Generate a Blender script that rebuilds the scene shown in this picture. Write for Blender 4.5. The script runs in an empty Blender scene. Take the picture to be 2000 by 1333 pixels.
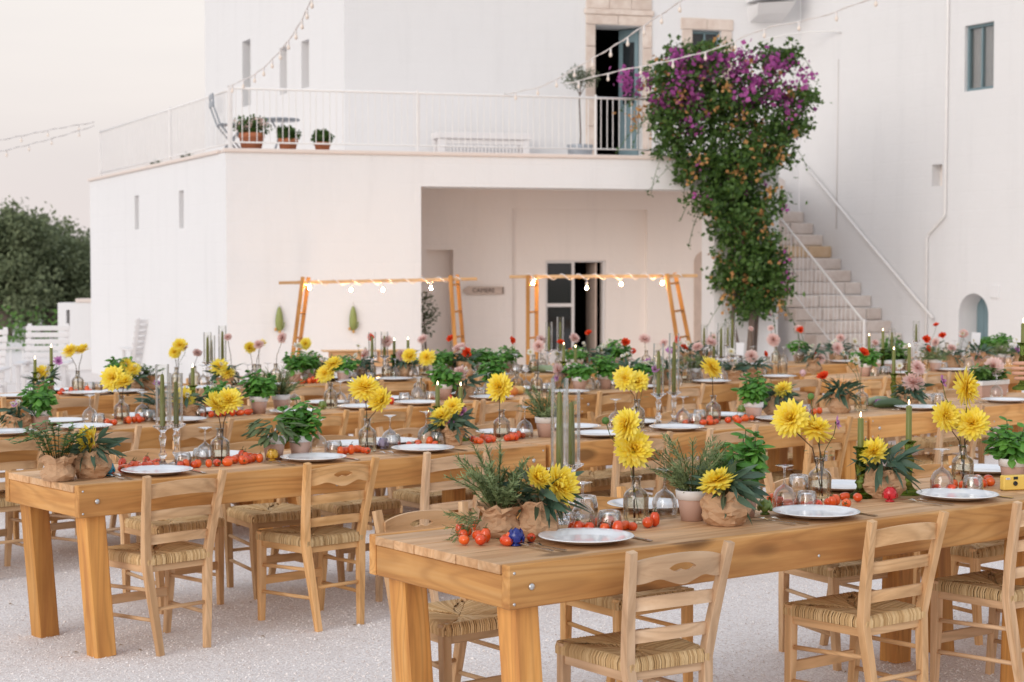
import bpy, bmesh, math, random
import numpy as np
from mathutils import Vector, Matrix, Euler, noise
R = math.radians
random.seed(7)
rng = np.random.default_rng(7)
sc = bpy.context.scene
COL = sc.collection

# ------------------------------------------------------------------ camera, sky, sun, exposure
cam = bpy.data.cameras.new('camera')
cam.sensor_width = 36.0
cam.lens = 61.2
cam.clip_start = 0.05
cam.clip_end = 3000
cam.dof.use_dof = True
cam.dof.focus_distance = 6.5
cam.dof.aperture_fstop = 5.2
camo = bpy.data.objects.new('camera', cam)
COL.objects.link(camo)
camo.location = (0, 0, 1.65)
camo.rotation_euler = (R(90 - 2.299), 0, 0)
sc.camera = camo

SUN_EL, SUN_AZ = R(18), R(-146)          # azimuth from +Y, negative = to the left
world = bpy.data.worlds.new('World')
sc.world = world
world.use_nodes = True
wn = world.node_tree
wn.nodes.clear()
w_out = wn.nodes.new('ShaderNodeOutputWorld')
w_mix = wn.nodes.new('ShaderNodeMixShader')
w_sky = wn.nodes.new('ShaderNodeTexSky')
w_sky.sky_type = 'NISHITA'
w_sky.sun_disc = False
w_sky.sun_elevation = R(14)
w_sky.sun_rotation = SUN_AZ
w_sky.dust_density = 4.0
w_b1 = wn.nodes.new('ShaderNodeBackground')
w_b1.inputs['Strength'].default_value = 0.10
w_b2 = wn.nodes.new('ShaderNodeBackground')       # thin even cloud veil of a pale dusk
w_b2.inputs['Strength'].default_value = 0.755
w_tc = wn.nodes.new('ShaderNodeTexCoord'); w_sep = wn.nodes.new('ShaderNodeSeparateXYZ'); w_rmp = wn.nodes.new('ShaderNodeValToRGB')
wn.links.new(w_tc.outputs['Generated'], w_sep.inputs[0]); wn.links.new(w_sep.outputs[2], w_rmp.inputs[0])
_e = w_rmp.color_ramp.elements
_e[0].position = 0.0; _e[0].color = (.87, .79, .785, 1)
_e[1].position = 0.75; _e[1].color = (.86, .94, 1.06, 1)
_m = _e.new(.15); _m.color = (1.0, .935, .895, 1)
w_ns = wn.nodes.new('ShaderNodeTexNoise'); w_mp = wn.nodes.new('ShaderNodeMapping'); w_mp.inputs['Scale'].default_value = (1.5, 1.5, 9)
wn.links.new(w_tc.outputs['Generated'], w_mp.inputs['Vector']); wn.links.new(w_mp.outputs[0], w_ns.inputs['Vector']); w_ns.inputs['Scale'].default_value = 2.2; w_ns.inputs['Detail'].default_value = 5
w_cm = wn.nodes.new('ShaderNodeMix'); w_cm.data_type = 'RGBA'; w_cm.blend_type = 'MULTIPLY'; w_cm.inputs[0].default_value = 1
w_r2 = wn.nodes.new('ShaderNodeValToRGB'); w_r2.color_ramp.elements[0].position = .3; w_r2.color_ramp.elements[0].color = (.95,.945,.95,1); w_r2.color_ramp.elements[1].position = .7; w_r2.color_ramp.elements[1].color = (1.03,1.02,1.01,1)
wn.links.new(w_ns.outputs[0], w_r2.inputs[0]); wn.links.new(w_rmp.outputs[0], w_cm.inputs[6]); wn.links.new(w_r2.outputs[0], w_cm.inputs[7])
wn.links.new(w_cm.outputs[2], w_b2.inputs['Color'])
w_mix.inputs[0].default_value = 0.86
wn.links.new(w_sky.outputs[0], w_b1.inputs['Color'])
wn.links.new(w_b1.outputs[0], w_mix.inputs[1])
wn.links.new(w_b2.outputs[0], w_mix.inputs[2])
wn.links.new(w_mix.outputs[0], w_out.inputs[0])

sun = bpy.data.lights.new('sun', 'SUN')
sun.energy = 0.95
sun.angle = R(40)
sun.color = (1.0, 0.975, 0.96)
suno = bpy.data.objects.new('sun', sun)
COL.objects.link(suno)
sd = Vector((math.sin(SUN_AZ) * math.cos(SUN_EL), math.cos(SUN_AZ) * math.cos(SUN_EL), math.sin(SUN_EL)))
suno.rotation_euler = sd.to_track_quat('Z', 'Y').to_euler()
suno.location = (-8, -4, 9)

sc.view_settings.view_transform = 'Standard'
sc.view_settings.look = 'None'
sc.view_settings.exposure = 0.46
sc.view_settings.gamma = 1.0
sc.view_settings.use_curve_mapping = False
sc.render.engine = 'CYCLES'
sc.cycles.use_denoising = True
sc.cycles.max_bounces = 10
sc.cycles.diffuse_bounces = 6
sc.cycles.transparent_max_bounces = 24
sc.cycles.caustics_reflective = False
sc.cycles.caustics_refractive = False
sc.cycles.sample_clamp_indirect = 6.0

# ------------------------------------------------------------------ helpers
class MB:
    """collects faces and builds ONE mesh"""
    def __init__(s):
        s.v, s.f, s.m, s.sm = [], [], [], []
    def add(s, vs, fs, mi=0, smooth=False):
        o = len(s.v)
        s.v += [tuple(v) for v in vs]
        for f in fs:
            s.f.append(tuple(i + o for i in f)); s.m.append(mi); s.sm.append(smooth)
        return s
    def hexa(s, p, mi=0):
        return s.add(p, [(0,3,2,1),(4,5,6,7),(0,1,5,4),(1,2,6,5),(2,3,7,6),(3,0,4,7)], mi)
    def box(s, x0, x1, y0, y1, z0, z1, mi=0):
        return s.hexa([(x0,y0,z0),(x1,y0,z0),(x1,y1,z0),(x0,y1,z0),(x0,y0,z1),(x1,y0,z1),(x1,y1,z1),(x0,y1,z1)], mi)
    def cbox(s, x0, x1, y0, y1, z0, z1, c=.004, mi=0):
        """box with chamfered edges"""
        vs, idx = [], {}
        for i, (x, sx) in enumerate(((x0,1),(x1,-1))):
            for j, (y, sy) in enumerate(((y0,1),(y1,-1))):
                for k, (z, sz) in enumerate(((z0,1),(z1,-1))):
                    idx[(i,j,k,0)] = len(vs); vs.append((x, y+sy*c, z+sz*c))
                    idx[(i,j,k,1)] = len(vs); vs.append((x+sx*c, y, z+sz*c))
                    idx[(i,j,k,2)] = len(vs); vs.append((x+sx*c, y+sy*c, z))
        g = lambda i,j,k,a: idx[(i,j,k,a)]
        fs = []
        fs.append((g(0,0,0,0),g(0,0,1,0),g(0,1,1,0),g(0,1,0,0))); fs.append((g(1,0,0,0),g(1,1,0,0),g(1,1,1,0),g(1,0,1,0)))
        fs.append((g(0,0,0,1),g(1,0,0,1),g(1,0,1,1),g(0,0,1,1))); fs.append((g(0,1,0,1),g(0,1,1,1),g(1,1,1,1),g(1,1,0,1)))
        fs.append((g(0,0,0,2),g(0,1,0,2),g(1,1,0,2),g(1,0,0,2))); fs.append((g(0,0,1,2),g(1,0,1,2),g(1,1,1,2),g(0,1,1,2)))
        for j in (0,1):
            for k in (0,1):
                fs.append((g(0,j,k,1),g(1,j,k,1),g(1,j,k,2),g(0,j,k,2)))
        for i in (0,1):
            for k in (0,1):
                fs.append((g(i,0,k,0),g(i,1,k,0),g(i,1,k,2),g(i,0,k,2)))
            for j in (0,1):
                fs.append((g(i,j,0,0),g(i,j,1,0),g(i,j,1,1),g(i,j,0,1)))
            for j in (0,1):
                for k in (0,1):
                    fs.append((g(i,j,k,0),g(i,j,k,1),g(i,j,k,2)))
        return s.add(vs, fs, mi)
    def bar(s, pts, w, d, mi=0, up=(0,1,0)):
        """square-section bar through pts; w along x-ish side, d along 'up'"""
        up = Vector(up); rings = []
        P = [Vector(p) for p in pts]
        for i, p in enumerate(P):
            t = (P[min(i+1, len(P)-1)] - P[max(i-1, 0)]).normalized()
            a = t.cross(up).normalized(); b = a.cross(t).normalized()
            ww = w[i] if isinstance(w, (list, tuple)) else w
            dd = d[i] if isinstance(d, (list, tuple)) else d
            c = .12
            ring = []
            for (u, v_) in ((-1+c,-1),(1-c,-1),(1,-1+c),(1,1-c),(1-c,1),(-1+c,1),(-1,1-c),(-1,-1+c)):
                ring.append(p + a*u*ww/2 + b*v_*dd/2)
            rings.append(ring)
        n = 8; vs = [v for r in rings for v in r]; fs = []
        for i in range(len(rings)-1):
            for j in range(n):
                fs.append((i*n+j, i*n+(j+1)%n, (i+1)*n+(j+1)%n, (i+1)*n+j))
        fs.append(tuple(range(n-1,-1,-1))); fs.append(tuple((len(rings)-1)*n+j for j in range(n)))
        return s.add(vs, fs, mi)
    def tube(s, pts, r, n=8, mi=0, cap=True):
        P = [Vector(p) for p in pts]; rings = []
        prev = None
        for i, p in enumerate(P):
            t = (P[min(i+1, len(P)-1)] - P[max(i-1, 0)])
            t = t.normalized() if t.length > 1e-9 else Vector((0,0,1))
            ref = Vector((0,0,1)) if abs(t.z) < .9 else Vector((1,0,0))
            if prev is not None:
                a = (prev - t*prev.dot(t)); a = a.normalized() if a.length > 1e-6 else t.cross(ref).normalized()
            else:
                a = t.cross(ref).normalized()
            prev = a; b = t.cross(a)
            rr = r[i] if isinstance(r, (list, tuple)) else r
            rings.append([p + (a*math.cos(2*math.pi*k/n) + b*math.sin(2*math.pi*k/n))*rr for k in range(n)])
        vs = [v for q in rings for v in q]; fs = []
        for i in range(len(rings)-1):
            for k in range(n):
                fs.append((i*n+k, i*n+(k+1)%n, (i+1)*n+(k+1)%n, (i+1)*n+k))
        if cap:
            fs.append(tuple(range(n-1,-1,-1))); fs.append(tuple((len(rings)-1)*n+k for k in range(n)))
        return s.add(vs, fs, mi, True)
    def lathe(s, prof, n=24, mi=0, c=(0,0,0), smooth=True):
        vs, fs = [], []
        for (r, z) in prof:
            for k in range(n):
                a = 2*math.pi*k/n
                vs.append((c[0]+r*math.cos(a), c[1]+r*math.sin(a), c[2]+z))
        for i in range(len(prof)-1):
            for k in range(n):
                fs.append((i*n+k, i*n+(k+1)%n, (i+1)*n+(k+1)%n, (i+1)*n+k))
        return s.add(vs, fs, mi, smooth)
    def prism(s, poly, y0, y1, mi=0):
        """polygon in xz extruded along y"""
        n = len(poly)
        vs = [(x,y0,z) for x,z in poly] + [(x,y1,z) for x,z in poly]
        fs = [tuple(range(n)), tuple(range(2*n-1, n-1, -1))]
        for i in range(n):
            j = (i+1) % n; fs.append((i, i+n, j+n, j))
        return s.add(vs, fs, mi)
    def mesh(s, name, mats):
        me = bpy.data.meshes.new(name)
        me.from_pydata(s.v, [], s.f)
        for m in (mats if isinstance(mats, (list, tuple)) else [mats]): me.materials.append(m)
        me.polygons.foreach_set('material_index', s.m)
        me.polygons.foreach_set('use_smooth', s.sm)
        me.update()
        return me

def np_mesh(name, V, Fq, mats, mi=None, smooth=False):
    me = bpy.data.meshes.new(name)
    k = Fq.shape[1]
    me.vertices.add(len(V)); me.vertices.foreach_set('co', V.astype(np.float32).ravel())
    me.loops.add(Fq.size); me.loops.foreach_set('vertex_index', Fq.astype(np.int32).ravel())
    me.polygons.add(len(Fq)); me.polygons.foreach_set('loop_start', np.arange(0, Fq.size, k, dtype=np.int32))
    me.polygons.foreach_set('loop_total', np.full(len(Fq), k, dtype=np.int32))
    for m in (mats if isinstance(mats, (list, tuple)) else [mats]): me.materials.append(m)
    if mi is not None: me.polygons.foreach_set('material_index', mi.astype(np.int32))
    me.polygons.foreach_set('use_smooth', np.full(len(Fq), smooth))
    me.update(calc_edges=True)
    return me

def obj(name, me, parent=None, loc=None, rot=None, scale=None, mat4=None):
    o = bpy.data.objects.new(name, me)
    COL.objects.link(o)
    if parent is not None: o.parent = parent
    if mat4 is not None: o.matrix_basis = mat4
    if loc is not None: o.location = loc
    if rot is not None: o.rotation_euler = rot
    if scale is not None: o.scale = (scale,)*3 if isinstance(scale, (int, float)) else scale
    return o
def tag(o, label=None, cat=None, group=None, kind=None):
    if label: o['label'] = label
    if cat: o['category'] = cat
    if group: o['group'] = group
    if kind: o['kind'] = kind
    return o
def thing(name, label, cat, loc=(0,0,0), rotz=0, group=None):
    o = obj(name, None, loc=loc, rot=(0,0,rotz)); o.empty_display_size = .05
    return tag(o, label, cat, group)

# ------------------------------------------------------------------ materials
class N:
    def __init__(s, name):
        s.mat = bpy.data.materials.new(name); s.mat.use_nodes = True
        s.t = s.mat.node_tree; s.t.nodes.clear()
        s.out = s.t.nodes.new('ShaderNodeOutputMaterial')
    def n(s, typ, **kw):
        nd = s.t.nodes.new(typ)
        for k, v in kw.items():
            if k in nd.inputs: 
                i = nd.inputs[k]
                if hasattr(v, 'is_output') : s.t.links.new(v, i)
                else: i.default_value = v
            else: setattr(nd, k, v)
        return nd
    def l(s, a, b): s.t.links.new(a, b)
    def principled(s, **kw):
        b = s.n('ShaderNodeBsdfPrincipled')
        for k, v in kw.items():
            i = b.inputs[k]
            if hasattr(v, 'is_output'): s.l(v, i)
            else: i.default_value = (*v, 1) if isinstance(v, tuple) and len(v) == 3 else v
        s.l(b.outputs[0], s.out.inputs[0]); s.b = b
        return b
    def ramp(s, fac, stops):
        r = s.t.nodes.new('ShaderNodeValToRGB'); s.l(fac, r.inputs[0])
        e = r.color_ramp.elements
        while len(e) < len(stops): e.new(.5)
        for q, (p, c) in zip(e, stops): q.position = p; q.color = (*c, 1)
        return r.outputs[0]
    def math(s, op, a, b=None, c=None):
        m = s.t.nodes.new('ShaderNodeMath'); m.operation = op
        for i, v in enumerate((a, b, c)):
            if v is None: continue
            if hasattr(v, 'is_output'): s.l(v, m.inputs[i])
            else: m.inputs[i].default_value = v
        return m.outputs[0]
    def mix(s, fac, a, b, typ='MIX'):
        m = s.t.nodes.new('ShaderNodeMix'); m.data_type = 'RGBA'; m.blend_type = typ
        for i, v in ((0, fac), (6, a), (7, b)):
            if hasattr(v, 'is_output'): s.l(v, m.inputs[i])
            else: m.inputs[i].default_value = (*v, 1) if isinstance(v, tuple) and len(v) == 3 else v
        return m.outputs[2]
    def bump(s, h, strength=.3, dist=.01):
        b = s.t.nodes.new('ShaderNodeBump'); b.inputs['Strength'].default_value = strength; b.inputs['Distance'].default_value = dist
        s.l(h, b.inputs['Height']); return b.outputs[0]
    def coord(s, scale=(1,1,1), rnd=True, kind='Object'):
        tc = s.t.nodes.new('ShaderNodeTexCoord'); mp = s.t.nodes.new('ShaderNodeMapping'); mp.inputs['Scale'].default_value = scale
        s.l(tc.outputs[kind], mp.inputs['Vector'])
        if rnd:
            oi = s.t.nodes.new('ShaderNodeObjectInfo'); v = s.t.nodes.new('ShaderNodeVectorMath'); v.operation = 'SCALE'
            v.inputs[0].default_value = (13.1, 7.7, 5.3); s.l(oi.outputs['Random'], v.inputs['Scale'])
            s.rand = oi.outputs['Random']
            s.l(v.outputs[0], mp.inputs['Location'])
        return mp.outputs[0]
    def noise(s, vec, scale=5, detail=4, rough=.5, dist=0):
        q = s.t.nodes.new('ShaderNodeTexNoise'); s.l(vec, q.inputs['Vector'])
        q.inputs['Scale'].default_value = scale; q.inputs['Detail'].default_value = detail; q.inputs['Roughness'].default_value = rough; q.inputs['Distortion'].default_value = dist
        return q.outputs[0]
    def voro(s, vec, scale, feature='F1', out=0):
        q = s.t.nodes.new('ShaderNodeTexVoronoi'); q.feature = feature; s.l(vec, q.inputs['Vector']); q.inputs['Scale'].default_value = scale
        return q.outputs[out]

def wood(name, dark, mid, light, axis=0, rough=.58, knots=True, spread=.32, scl=1.0, satur=1.03):
    m = N(name)
    sc_ = [11*scl, 11*scl, 11*scl]; sc_[axis] = .62*scl
    v = m.coord(tuple(sc_))
    g = m.noise(v, 1.5, 5, .6, .4)
    sc2 = [5.5*scl]*3; sc2[axis] = .55*scl
    cn = m.noise(m.coord(tuple(sc2)), 1.0, 1.5, .45)
    ring = m.math('ADD', m.math('MULTIPLY', m.math('SINE', m.math('MULTIPLY', cn, 105)), .5), .5)
    f = m.math('ADD', m.math('MULTIPLY', g, .92), .05)
    col = m.ramp(f, [(.36, dark), (.53, mid), (.72, light)])
    line = m.math('POWER', m.math('SUBTRACT', 1, ring), 3)
    col = m.mix(m.math('MULTIPLY', line, .36), col, tuple(c*.74 for c in dark))
    fine = m.noise(v, 9, 3, .65)
    col = m.mix(m.math('MULTIPLY', fine, .2), col, tuple(c*.70 for c in mid))
    if knots:
        k = m.coord(tuple([1.7 if i == axis else 4.6 for i in range(3)]))
        d = m.voro(k, 1.0)
        kf = m.ramp(d, [(.0, (1,1,1)), (.11, (1,1,1)), (.19, (0,0,0))])
        col = m.mix(m.math('MULTIPLY', kf, .75), col, tuple(c*.30 for c in dark))
        sf = m.ramp(m.noise(m.coord((3,3,3)), 7, 4, .7), [(.73, (0,0,0)), (.79, (1,1,1))])
        col = m.mix(m.math('MULTIPLY', sf, .35), col, (.80,.72,.62))
        st_ = m.ramp(m.noise(m.coord((1.2,1.2,1.2)), 2.3, 4, .6), [(.5, (0,0,0)), (.8, (1,1,1))])
        col = m.mix(m.math('MULTIPLY', st_, .35), col, tuple(c*.75 for c in dark))
    big = m.noise(m.coord((2,2,2)), 1.3, 2)
    hv = m.t.nodes.new('ShaderNodeHueSaturation')
    m.l(col, hv.inputs['Color'])
    val = m.math('ADD', m.math('MULTIPLY', m.rand, spread), 1 - spread*.62)
    val = m.math('ADD', val, m.math('MULTIPLY', m.math('SUBTRACT', big, .5), .18))
    oc = m.t.nodes.new('ShaderNodeObjectInfo'); sc_c = m.t.nodes.new('ShaderNodeSeparateColor'); m.l(oc.outputs['Color'], sc_c.inputs[0])
    val = m.math('MULTIPLY', val, sc_c.outputs[0])
    m.l(val, hv.inputs['Value'])
    m.l(m.math('MULTIPLY', sc_c.outputs[1], satur), hv.inputs['Saturation'])
    nrm = m.bump(m.math('ADD', f, m.math('MULTIPLY', fine, .5)), .25, .002)
    m.principled(**{'Base Color': hv.outputs[0], 'Roughness': rough, 'Normal': nrm, 'Specular IOR Level': .25})
    return m.mat

M = {}
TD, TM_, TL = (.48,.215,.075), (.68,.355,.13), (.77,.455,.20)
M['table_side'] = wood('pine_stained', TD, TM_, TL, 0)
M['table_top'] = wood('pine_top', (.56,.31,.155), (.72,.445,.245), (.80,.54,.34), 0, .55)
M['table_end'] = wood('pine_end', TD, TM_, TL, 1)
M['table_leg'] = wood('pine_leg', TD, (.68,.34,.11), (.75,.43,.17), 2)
CD, CM, CL = (.52,.30,.145), (.72,.455,.245), (.81,.56,.34)
M['chair_z'] = wood('beech_upright', CD, CM, CL, 2, .58, False, .20)
M['chair_x'] = wood('beech_slat', CD, CM, CL, 0, .58, False, .20)
M['chair_y'] = wood('beech_rail', CD, CM, CL, 1, .58, False, .20)
M['ladder'] = wood('light_frame_wood', (.36,.16,.05), (.50,.245,.08), (.58,.31,.12), 2, .58, False)

def rush():
    m = N('rush_weave')
    tc = m.n('ShaderNodeTexCoord'); sp = m.n('ShaderNodeSeparateXYZ'); m.l(tc.outputs['Object'], sp.inputs[0])
    x, y = sp.outputs[0], sp.outputs[1]
    y2 = m.math('SUBTRACT', y, .005)
    c = m.math('GREATER_THAN', m.math('MULTIPLY', m.math('ABSOLUTE', x), .185), m.math('MULTIPLY', m.math('ABSOLUTE', y2), .195))
    u = m.math('ADD', m.math('MULTIPLY', c, y2), m.math('MULTIPLY', m.math('SUBTRACT', 1, c), x))
    v = m.coord((30,30,30))
    wob = m.math('MULTIPLY', m.math('SUBTRACT', m.noise(v, 1.2, 3), .5), .016)
    ph = m.math('MULTIPLY', m.math('ADD', u, wob), 2*math.pi/.0098)
    s = m.math('ADD', m.math('MULTIPLY', m.math('SINE', ph), .5), .5)
    cell = m.math('FLOOR', m.math('MULTIPLY', m.math('ADD', u, wob), 1/.0098))
    wn_ = m.t.nodes.new('ShaderNodeTexWhiteNoise'); wn_.noise_dimensions = '1D'; m.l(cell, wn_.inputs['W'])
    col = m.ramp(s, [(.0, (.36,.21,.085)), (.3, (.66,.44,.21)), (1, (.86,.64,.36))])
    col = m.mix(m.math('MULTIPLY', wn_.outputs[0], .5), col, (.66,.42,.19), 'MIX')
    hv = m.t.nodes.new('ShaderNodeHueSaturation'); m.l(col, hv.inputs['Color'])
    m.l(m.math('ADD', .8, m.math('MULTIPLY', m.rand, .4)), hv.inputs['Value'])
    m.principled(**{'Base Color': hv.outputs[0], 'Roughness': .75, 'Normal': m.bump(s, .7, .006)})
    return m.mat
M['rush'] = rush()
def straw():
    m = N('straw_strand'); g = m.n('ShaderNodeNewGeometry'); v = m.coord((60,60,60))
    col = m.ramp(g.outputs['Random Per Island'], [(0, (.46,.285,.13)), (.3, (.58,.385,.19)), (.7, (.68,.475,.25)), (1, (.75,.55,.31))])
    col = m.mix(m.math('MULTIPLY', m.noise(v, 1.0, 3), .35), col, (.46,.29,.12))
    hv = m.t.nodes.new('ShaderNodeHueSaturation'); m.l(col, hv.inputs['Color']); m.l(m.math('ADD', .85, m.math('MULTIPLY', m.rand, .3)), hv.inputs['Value'])
    m.principled(**{'Base Color': hv.outputs[0], 'Roughness': .7, 'Specular IOR Level': .25}); return m.mat
M['straw'] = straw()

def whitewash(name, base, stain=.06):
    m = N(name)
    tc = m.n('ShaderNodeTexCoord'); sp = m.n('ShaderNodeSeparateXYZ'); m.l(tc.outputs['Object'], sp.inputs[0])
    cb = m.n('ShaderNodeCombineXYZ'); m.l(sp.outputs[0], cb.inputs[0]); m.l(sp.outputs[2], cb.inputs[1])
    br = m.n('ShaderNodeTexBrick'); m.l(cb.outputs[0], br.inputs['Vector'])
    br.inputs['Scale'].default_value = 1; br.inputs['Mortar Size'].default_value = .018; br.inputs['Mortar Smooth'].default_value = 1
    br.inputs['Brick Width'].default_value = .52; br.inputs['Row Height'].default_value = .25
    br.inputs['Color1'].default_value = (1,1,1,1); br.inputs['Color2'].default_value = (.85,.85,.85,1); br.inputs['Mortar'].default_value = (0,0,0,1)
    big = m.noise(tc.outputs['Object'], .7, 5, .6)
    fine = m.noise(tc.outputs['Object'], 14, 4, .6)
    mid = m.noise(tc.outputs['Object'], 3.2, 4, .6)
    col = m.mix(m.math('MULTIPLY', big, .5), base, tuple(c*(1-stain) for c in base))
    spots = m.ramp(m.noise(tc.outputs['Object'], 5.5, 6, .75), [(.70, (0,0,0)), (.78, (1,1,1))])
    col = m.mix(m.math('MULTIPLY', spots, .22), col, (.42,.38,.35))
    mpv = m.n('ShaderNodeMapping'); mpv.inputs['Scale'].default_value = (2.2, 2.2, .22); m.l(tc.outputs['Object'], mpv.inputs['Vector'])
    streak = m.ramp(m.noise(mpv.outputs[0], 1.6, 5, .65), [(.52, (0,0,0)), (.80, (1,1,1))])
    col = m.mix(m.math('MULTIPLY', streak, .22), col, tuple(c*.72 for c in base))
    h = m.math('ADD', m.math('MULTIPLY', br.outputs[0], .13), m.math('ADD', m.math('MULTIPLY', mid, 1.1), m.math('MULTIPLY', fine, .25)))
    m.principled(**{'Base Color': col, 'Roughness': .9, 'Specular IOR Level': .2, 'Normal': m.bump(h, .42, .022)})
    return m.mat
M['white'] = whitewash('whitewash', (.76,.755,.76), .10)
M['white_in'] = whitewash('limewash_portico', (.855,.79,.75), .07)
M['coping'] = whitewash('coping_limestone', (.75,.655,.60), .15)

def stone(name, a, b):
    m = N(name); v = m.coord((1,1,1))
    f = m.noise(v, 6, 6, .65); g = m.noise(v, 30, 3, .6)
    col = m.ramp(f, [(.3, a), (.7, b)])
    col = m.mix(m.math('MULTIPLY', m.rand, .35), col, tuple(c*.8 for c in a))
    m.principled(**{'Base Color': col, 'Roughness': .9, 'Normal': m.bump(m.math('ADD', f, m.math('MULTIPLY', g, .4)), .5, .012)})
    return m.mat
M['stone'] = stone('limestone_block', (.60,.48,.41), (.77,.68,.61))
M['step_ochre'] = stone('ochre_stained_stone', (.58,.40,.24), (.74,.58,.42))
M['step'] = stone('step_stone', (.60,.51,.455), (.77,.70,.655))

def plain(name, col, rough=.5, metal=0, var=.0, spec=.5, bumpy=0, **kw):
    m = N(name); c = col
    if var:
        v = m.coord((1,1,1)); f = m.noise(v, 9, 3)
        c = m.mix(f, tuple(x*(1-var) for x in col), tuple(min(1, x*(1+var)) for x in col))
    args = {'Base Color': c, 'Roughness': rough, 'Metallic': metal, 'Specular IOR Level': spec}
    if bumpy:
        v = m.coord((1,1,1)); args['Normal'] = m.bump(m.noise(v, 60, 4, .6), bumpy, .004)
    args.update(kw)
    m.principled(**args)
    return m.mat
M['iron'] = plain('white_painted_iron', (.78,.76,.75), .5, var=.08)
M['steel'] = plain('steel', (.62,.61,.6), .18, 1.0)
M['zinc'] = plain('zinc_bolt', (.6,.6,.6), .35, 1.0)
M['plate'] = plain('glazed_ceramic', (.80,.815,.84), .12, var=.03)
M['pot'] = plain('pale_terracotta', (.56,.375,.31), .85, var=.09, bumpy=.12)
M['pot_rim'] = plain('white_painted_rim', (.76,.74,.73), .7, var=.06)
M['terracotta'] = plain('red_terracotta', (.48,.17,.08), .85, var=.15, bumpy=.15)
M['soil'] = plain('soil', (.05,.032,.022), .95, bumpy=.5)
M['teal_paint'] = plain('teal_shutter_paint', (.165,.245,.275), .55, var=.12)
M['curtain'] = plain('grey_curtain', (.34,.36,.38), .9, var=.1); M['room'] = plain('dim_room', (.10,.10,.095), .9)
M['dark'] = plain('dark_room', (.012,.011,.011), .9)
M['grey_metal'] = plain('grey_metal', (.33,.36,.40), .45, .3)
M['white_wood'] = plain('white_painted_wood', (.72,.70,.70), .6, var=.06)
M['camera_yellow'] = plain('yellow_card', (.80,.55,.12), .45, var=.04)
M['black'] = plain('black_plastic', (.012,.012,.013), .3)
M['card'] = plain('white_card', (.80,.80,.82), .7)
M['ink'] = plain('blue_ink', (.06,.08,.3), .6)
M['sign'] = plain('weathered_board', (.55,.44,.38), .8, var=.2)
M['sign_ink'] = plain('dark_lettering', (.10,.075,.065), .7)
M['wire'] = plain('white_cable', (.72,.68,.66), .6)
M['cord_dark'] = plain('dark_cable', (.05,.05,.05), .6)
M['cactus'] = plain('green_glazed_cactus', (.23,.27,.08), .55, var=.3, bumpy=.2)
M['ochre'] = plain('ochre_fruit', (.55,.30,.08), .5)
M['paper'] = plain('kraft_paper', (.50,.305,.175), .85, var=.16, bumpy=.25)
M['bark'] = plain('grey_bark', (.16,.12,.10), .95, var=.3, bumpy=.8)
M['wax'] = plain('olive_green_wax', (.15,.165,.03), .45, **{'Subsurface Weight': .1})
M['tomato'] = None

def leafmat(name, a, b, rough=.45, trans=.25):
    m = N(name)
    oi = m.n('ShaderNodeObjectInfo'); geo = m.n('ShaderNodeNewGeometry')
    tc = m.n('ShaderNodeTexCoord')
    f = m.noise(tc.outputs['Object'], 23, 2)
    r = m.math('FRACT', m.math('ADD', oi.outputs['Random'], geo.outputs['Random Per Island']))
    col = m.mix(m.math('ADD', m.math('MULTIPLY', r, .7), m.math('MULTIPLY', f, .3)), a, b)
    p = m.n('ShaderNodeBsdfPrincipled'); m.l(col, p.inputs['Base Color']); p.inputs['Roughness'].default_value = rough
    p.inputs['Specular IOR Level'].default_value = .4
    t = m.n('ShaderNodeBsdfTranslucent'); m.l(m.mix(.5, col, (.35,.45,.05), 'MULTIPLY'), t.inputs[0])
    m.l(col, t.inputs[0])
    mx = m.n('ShaderNodeMixShader'); mx.inputs[0].default_value = trans
    m.l(p.outputs[0], mx.inputs[1]); m.l(t.outputs[0], mx.inputs[2]); m.l(mx.outputs[0], m.out.inputs[0])
    return m.mat
M['basil'] = leafmat('basil_leaf', (.04,.15,.022), (.165,.40,.06), .4)
M['thyme'] = leafmat('herb_leaf', (.06,.15,.03), (.17,.31,.07))
M['rosemary'] = leafmat('rosemary_needle', (.11,.17,.06), (.31,.37,.17), .6)
M['sage'] = leafmat('sage_leaf', (.09,.14,.06), (.19,.25,.12), .7)
M['euc'] = leafmat('eucalyptus_leaf', (.03,.08,.05), (.12,.19,.125), .5)
M['olive_leaf'] = leafmat('olive_leaf', (.05,.075,.035), (.20,.235,.15), .55)
M['tree_leaf'] = leafmat('olive_tree_leaf', (.085,.115,.055), (.25,.29,.155), .6)
M['boug_leaf'] = leafmat('bougainvillea_leaf', (.026,.07,.015), (.115,.21,.042), .45)
M['bract'] = leafmat('magenta_bract', (.30,.05,.25), (.52,.13,.40), .6, .35)
M['dry'] = leafmat('dried_bract', (.42,.20,.07), (.66,.37,.14), .7)
M['stem'] = leafmat('green_stem', (.06,.10,.02), (.13,.15,.04))
M['stem_d'] = leafmat('brown_stem', (.07,.035,.02), (.11,.07,.03))
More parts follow.
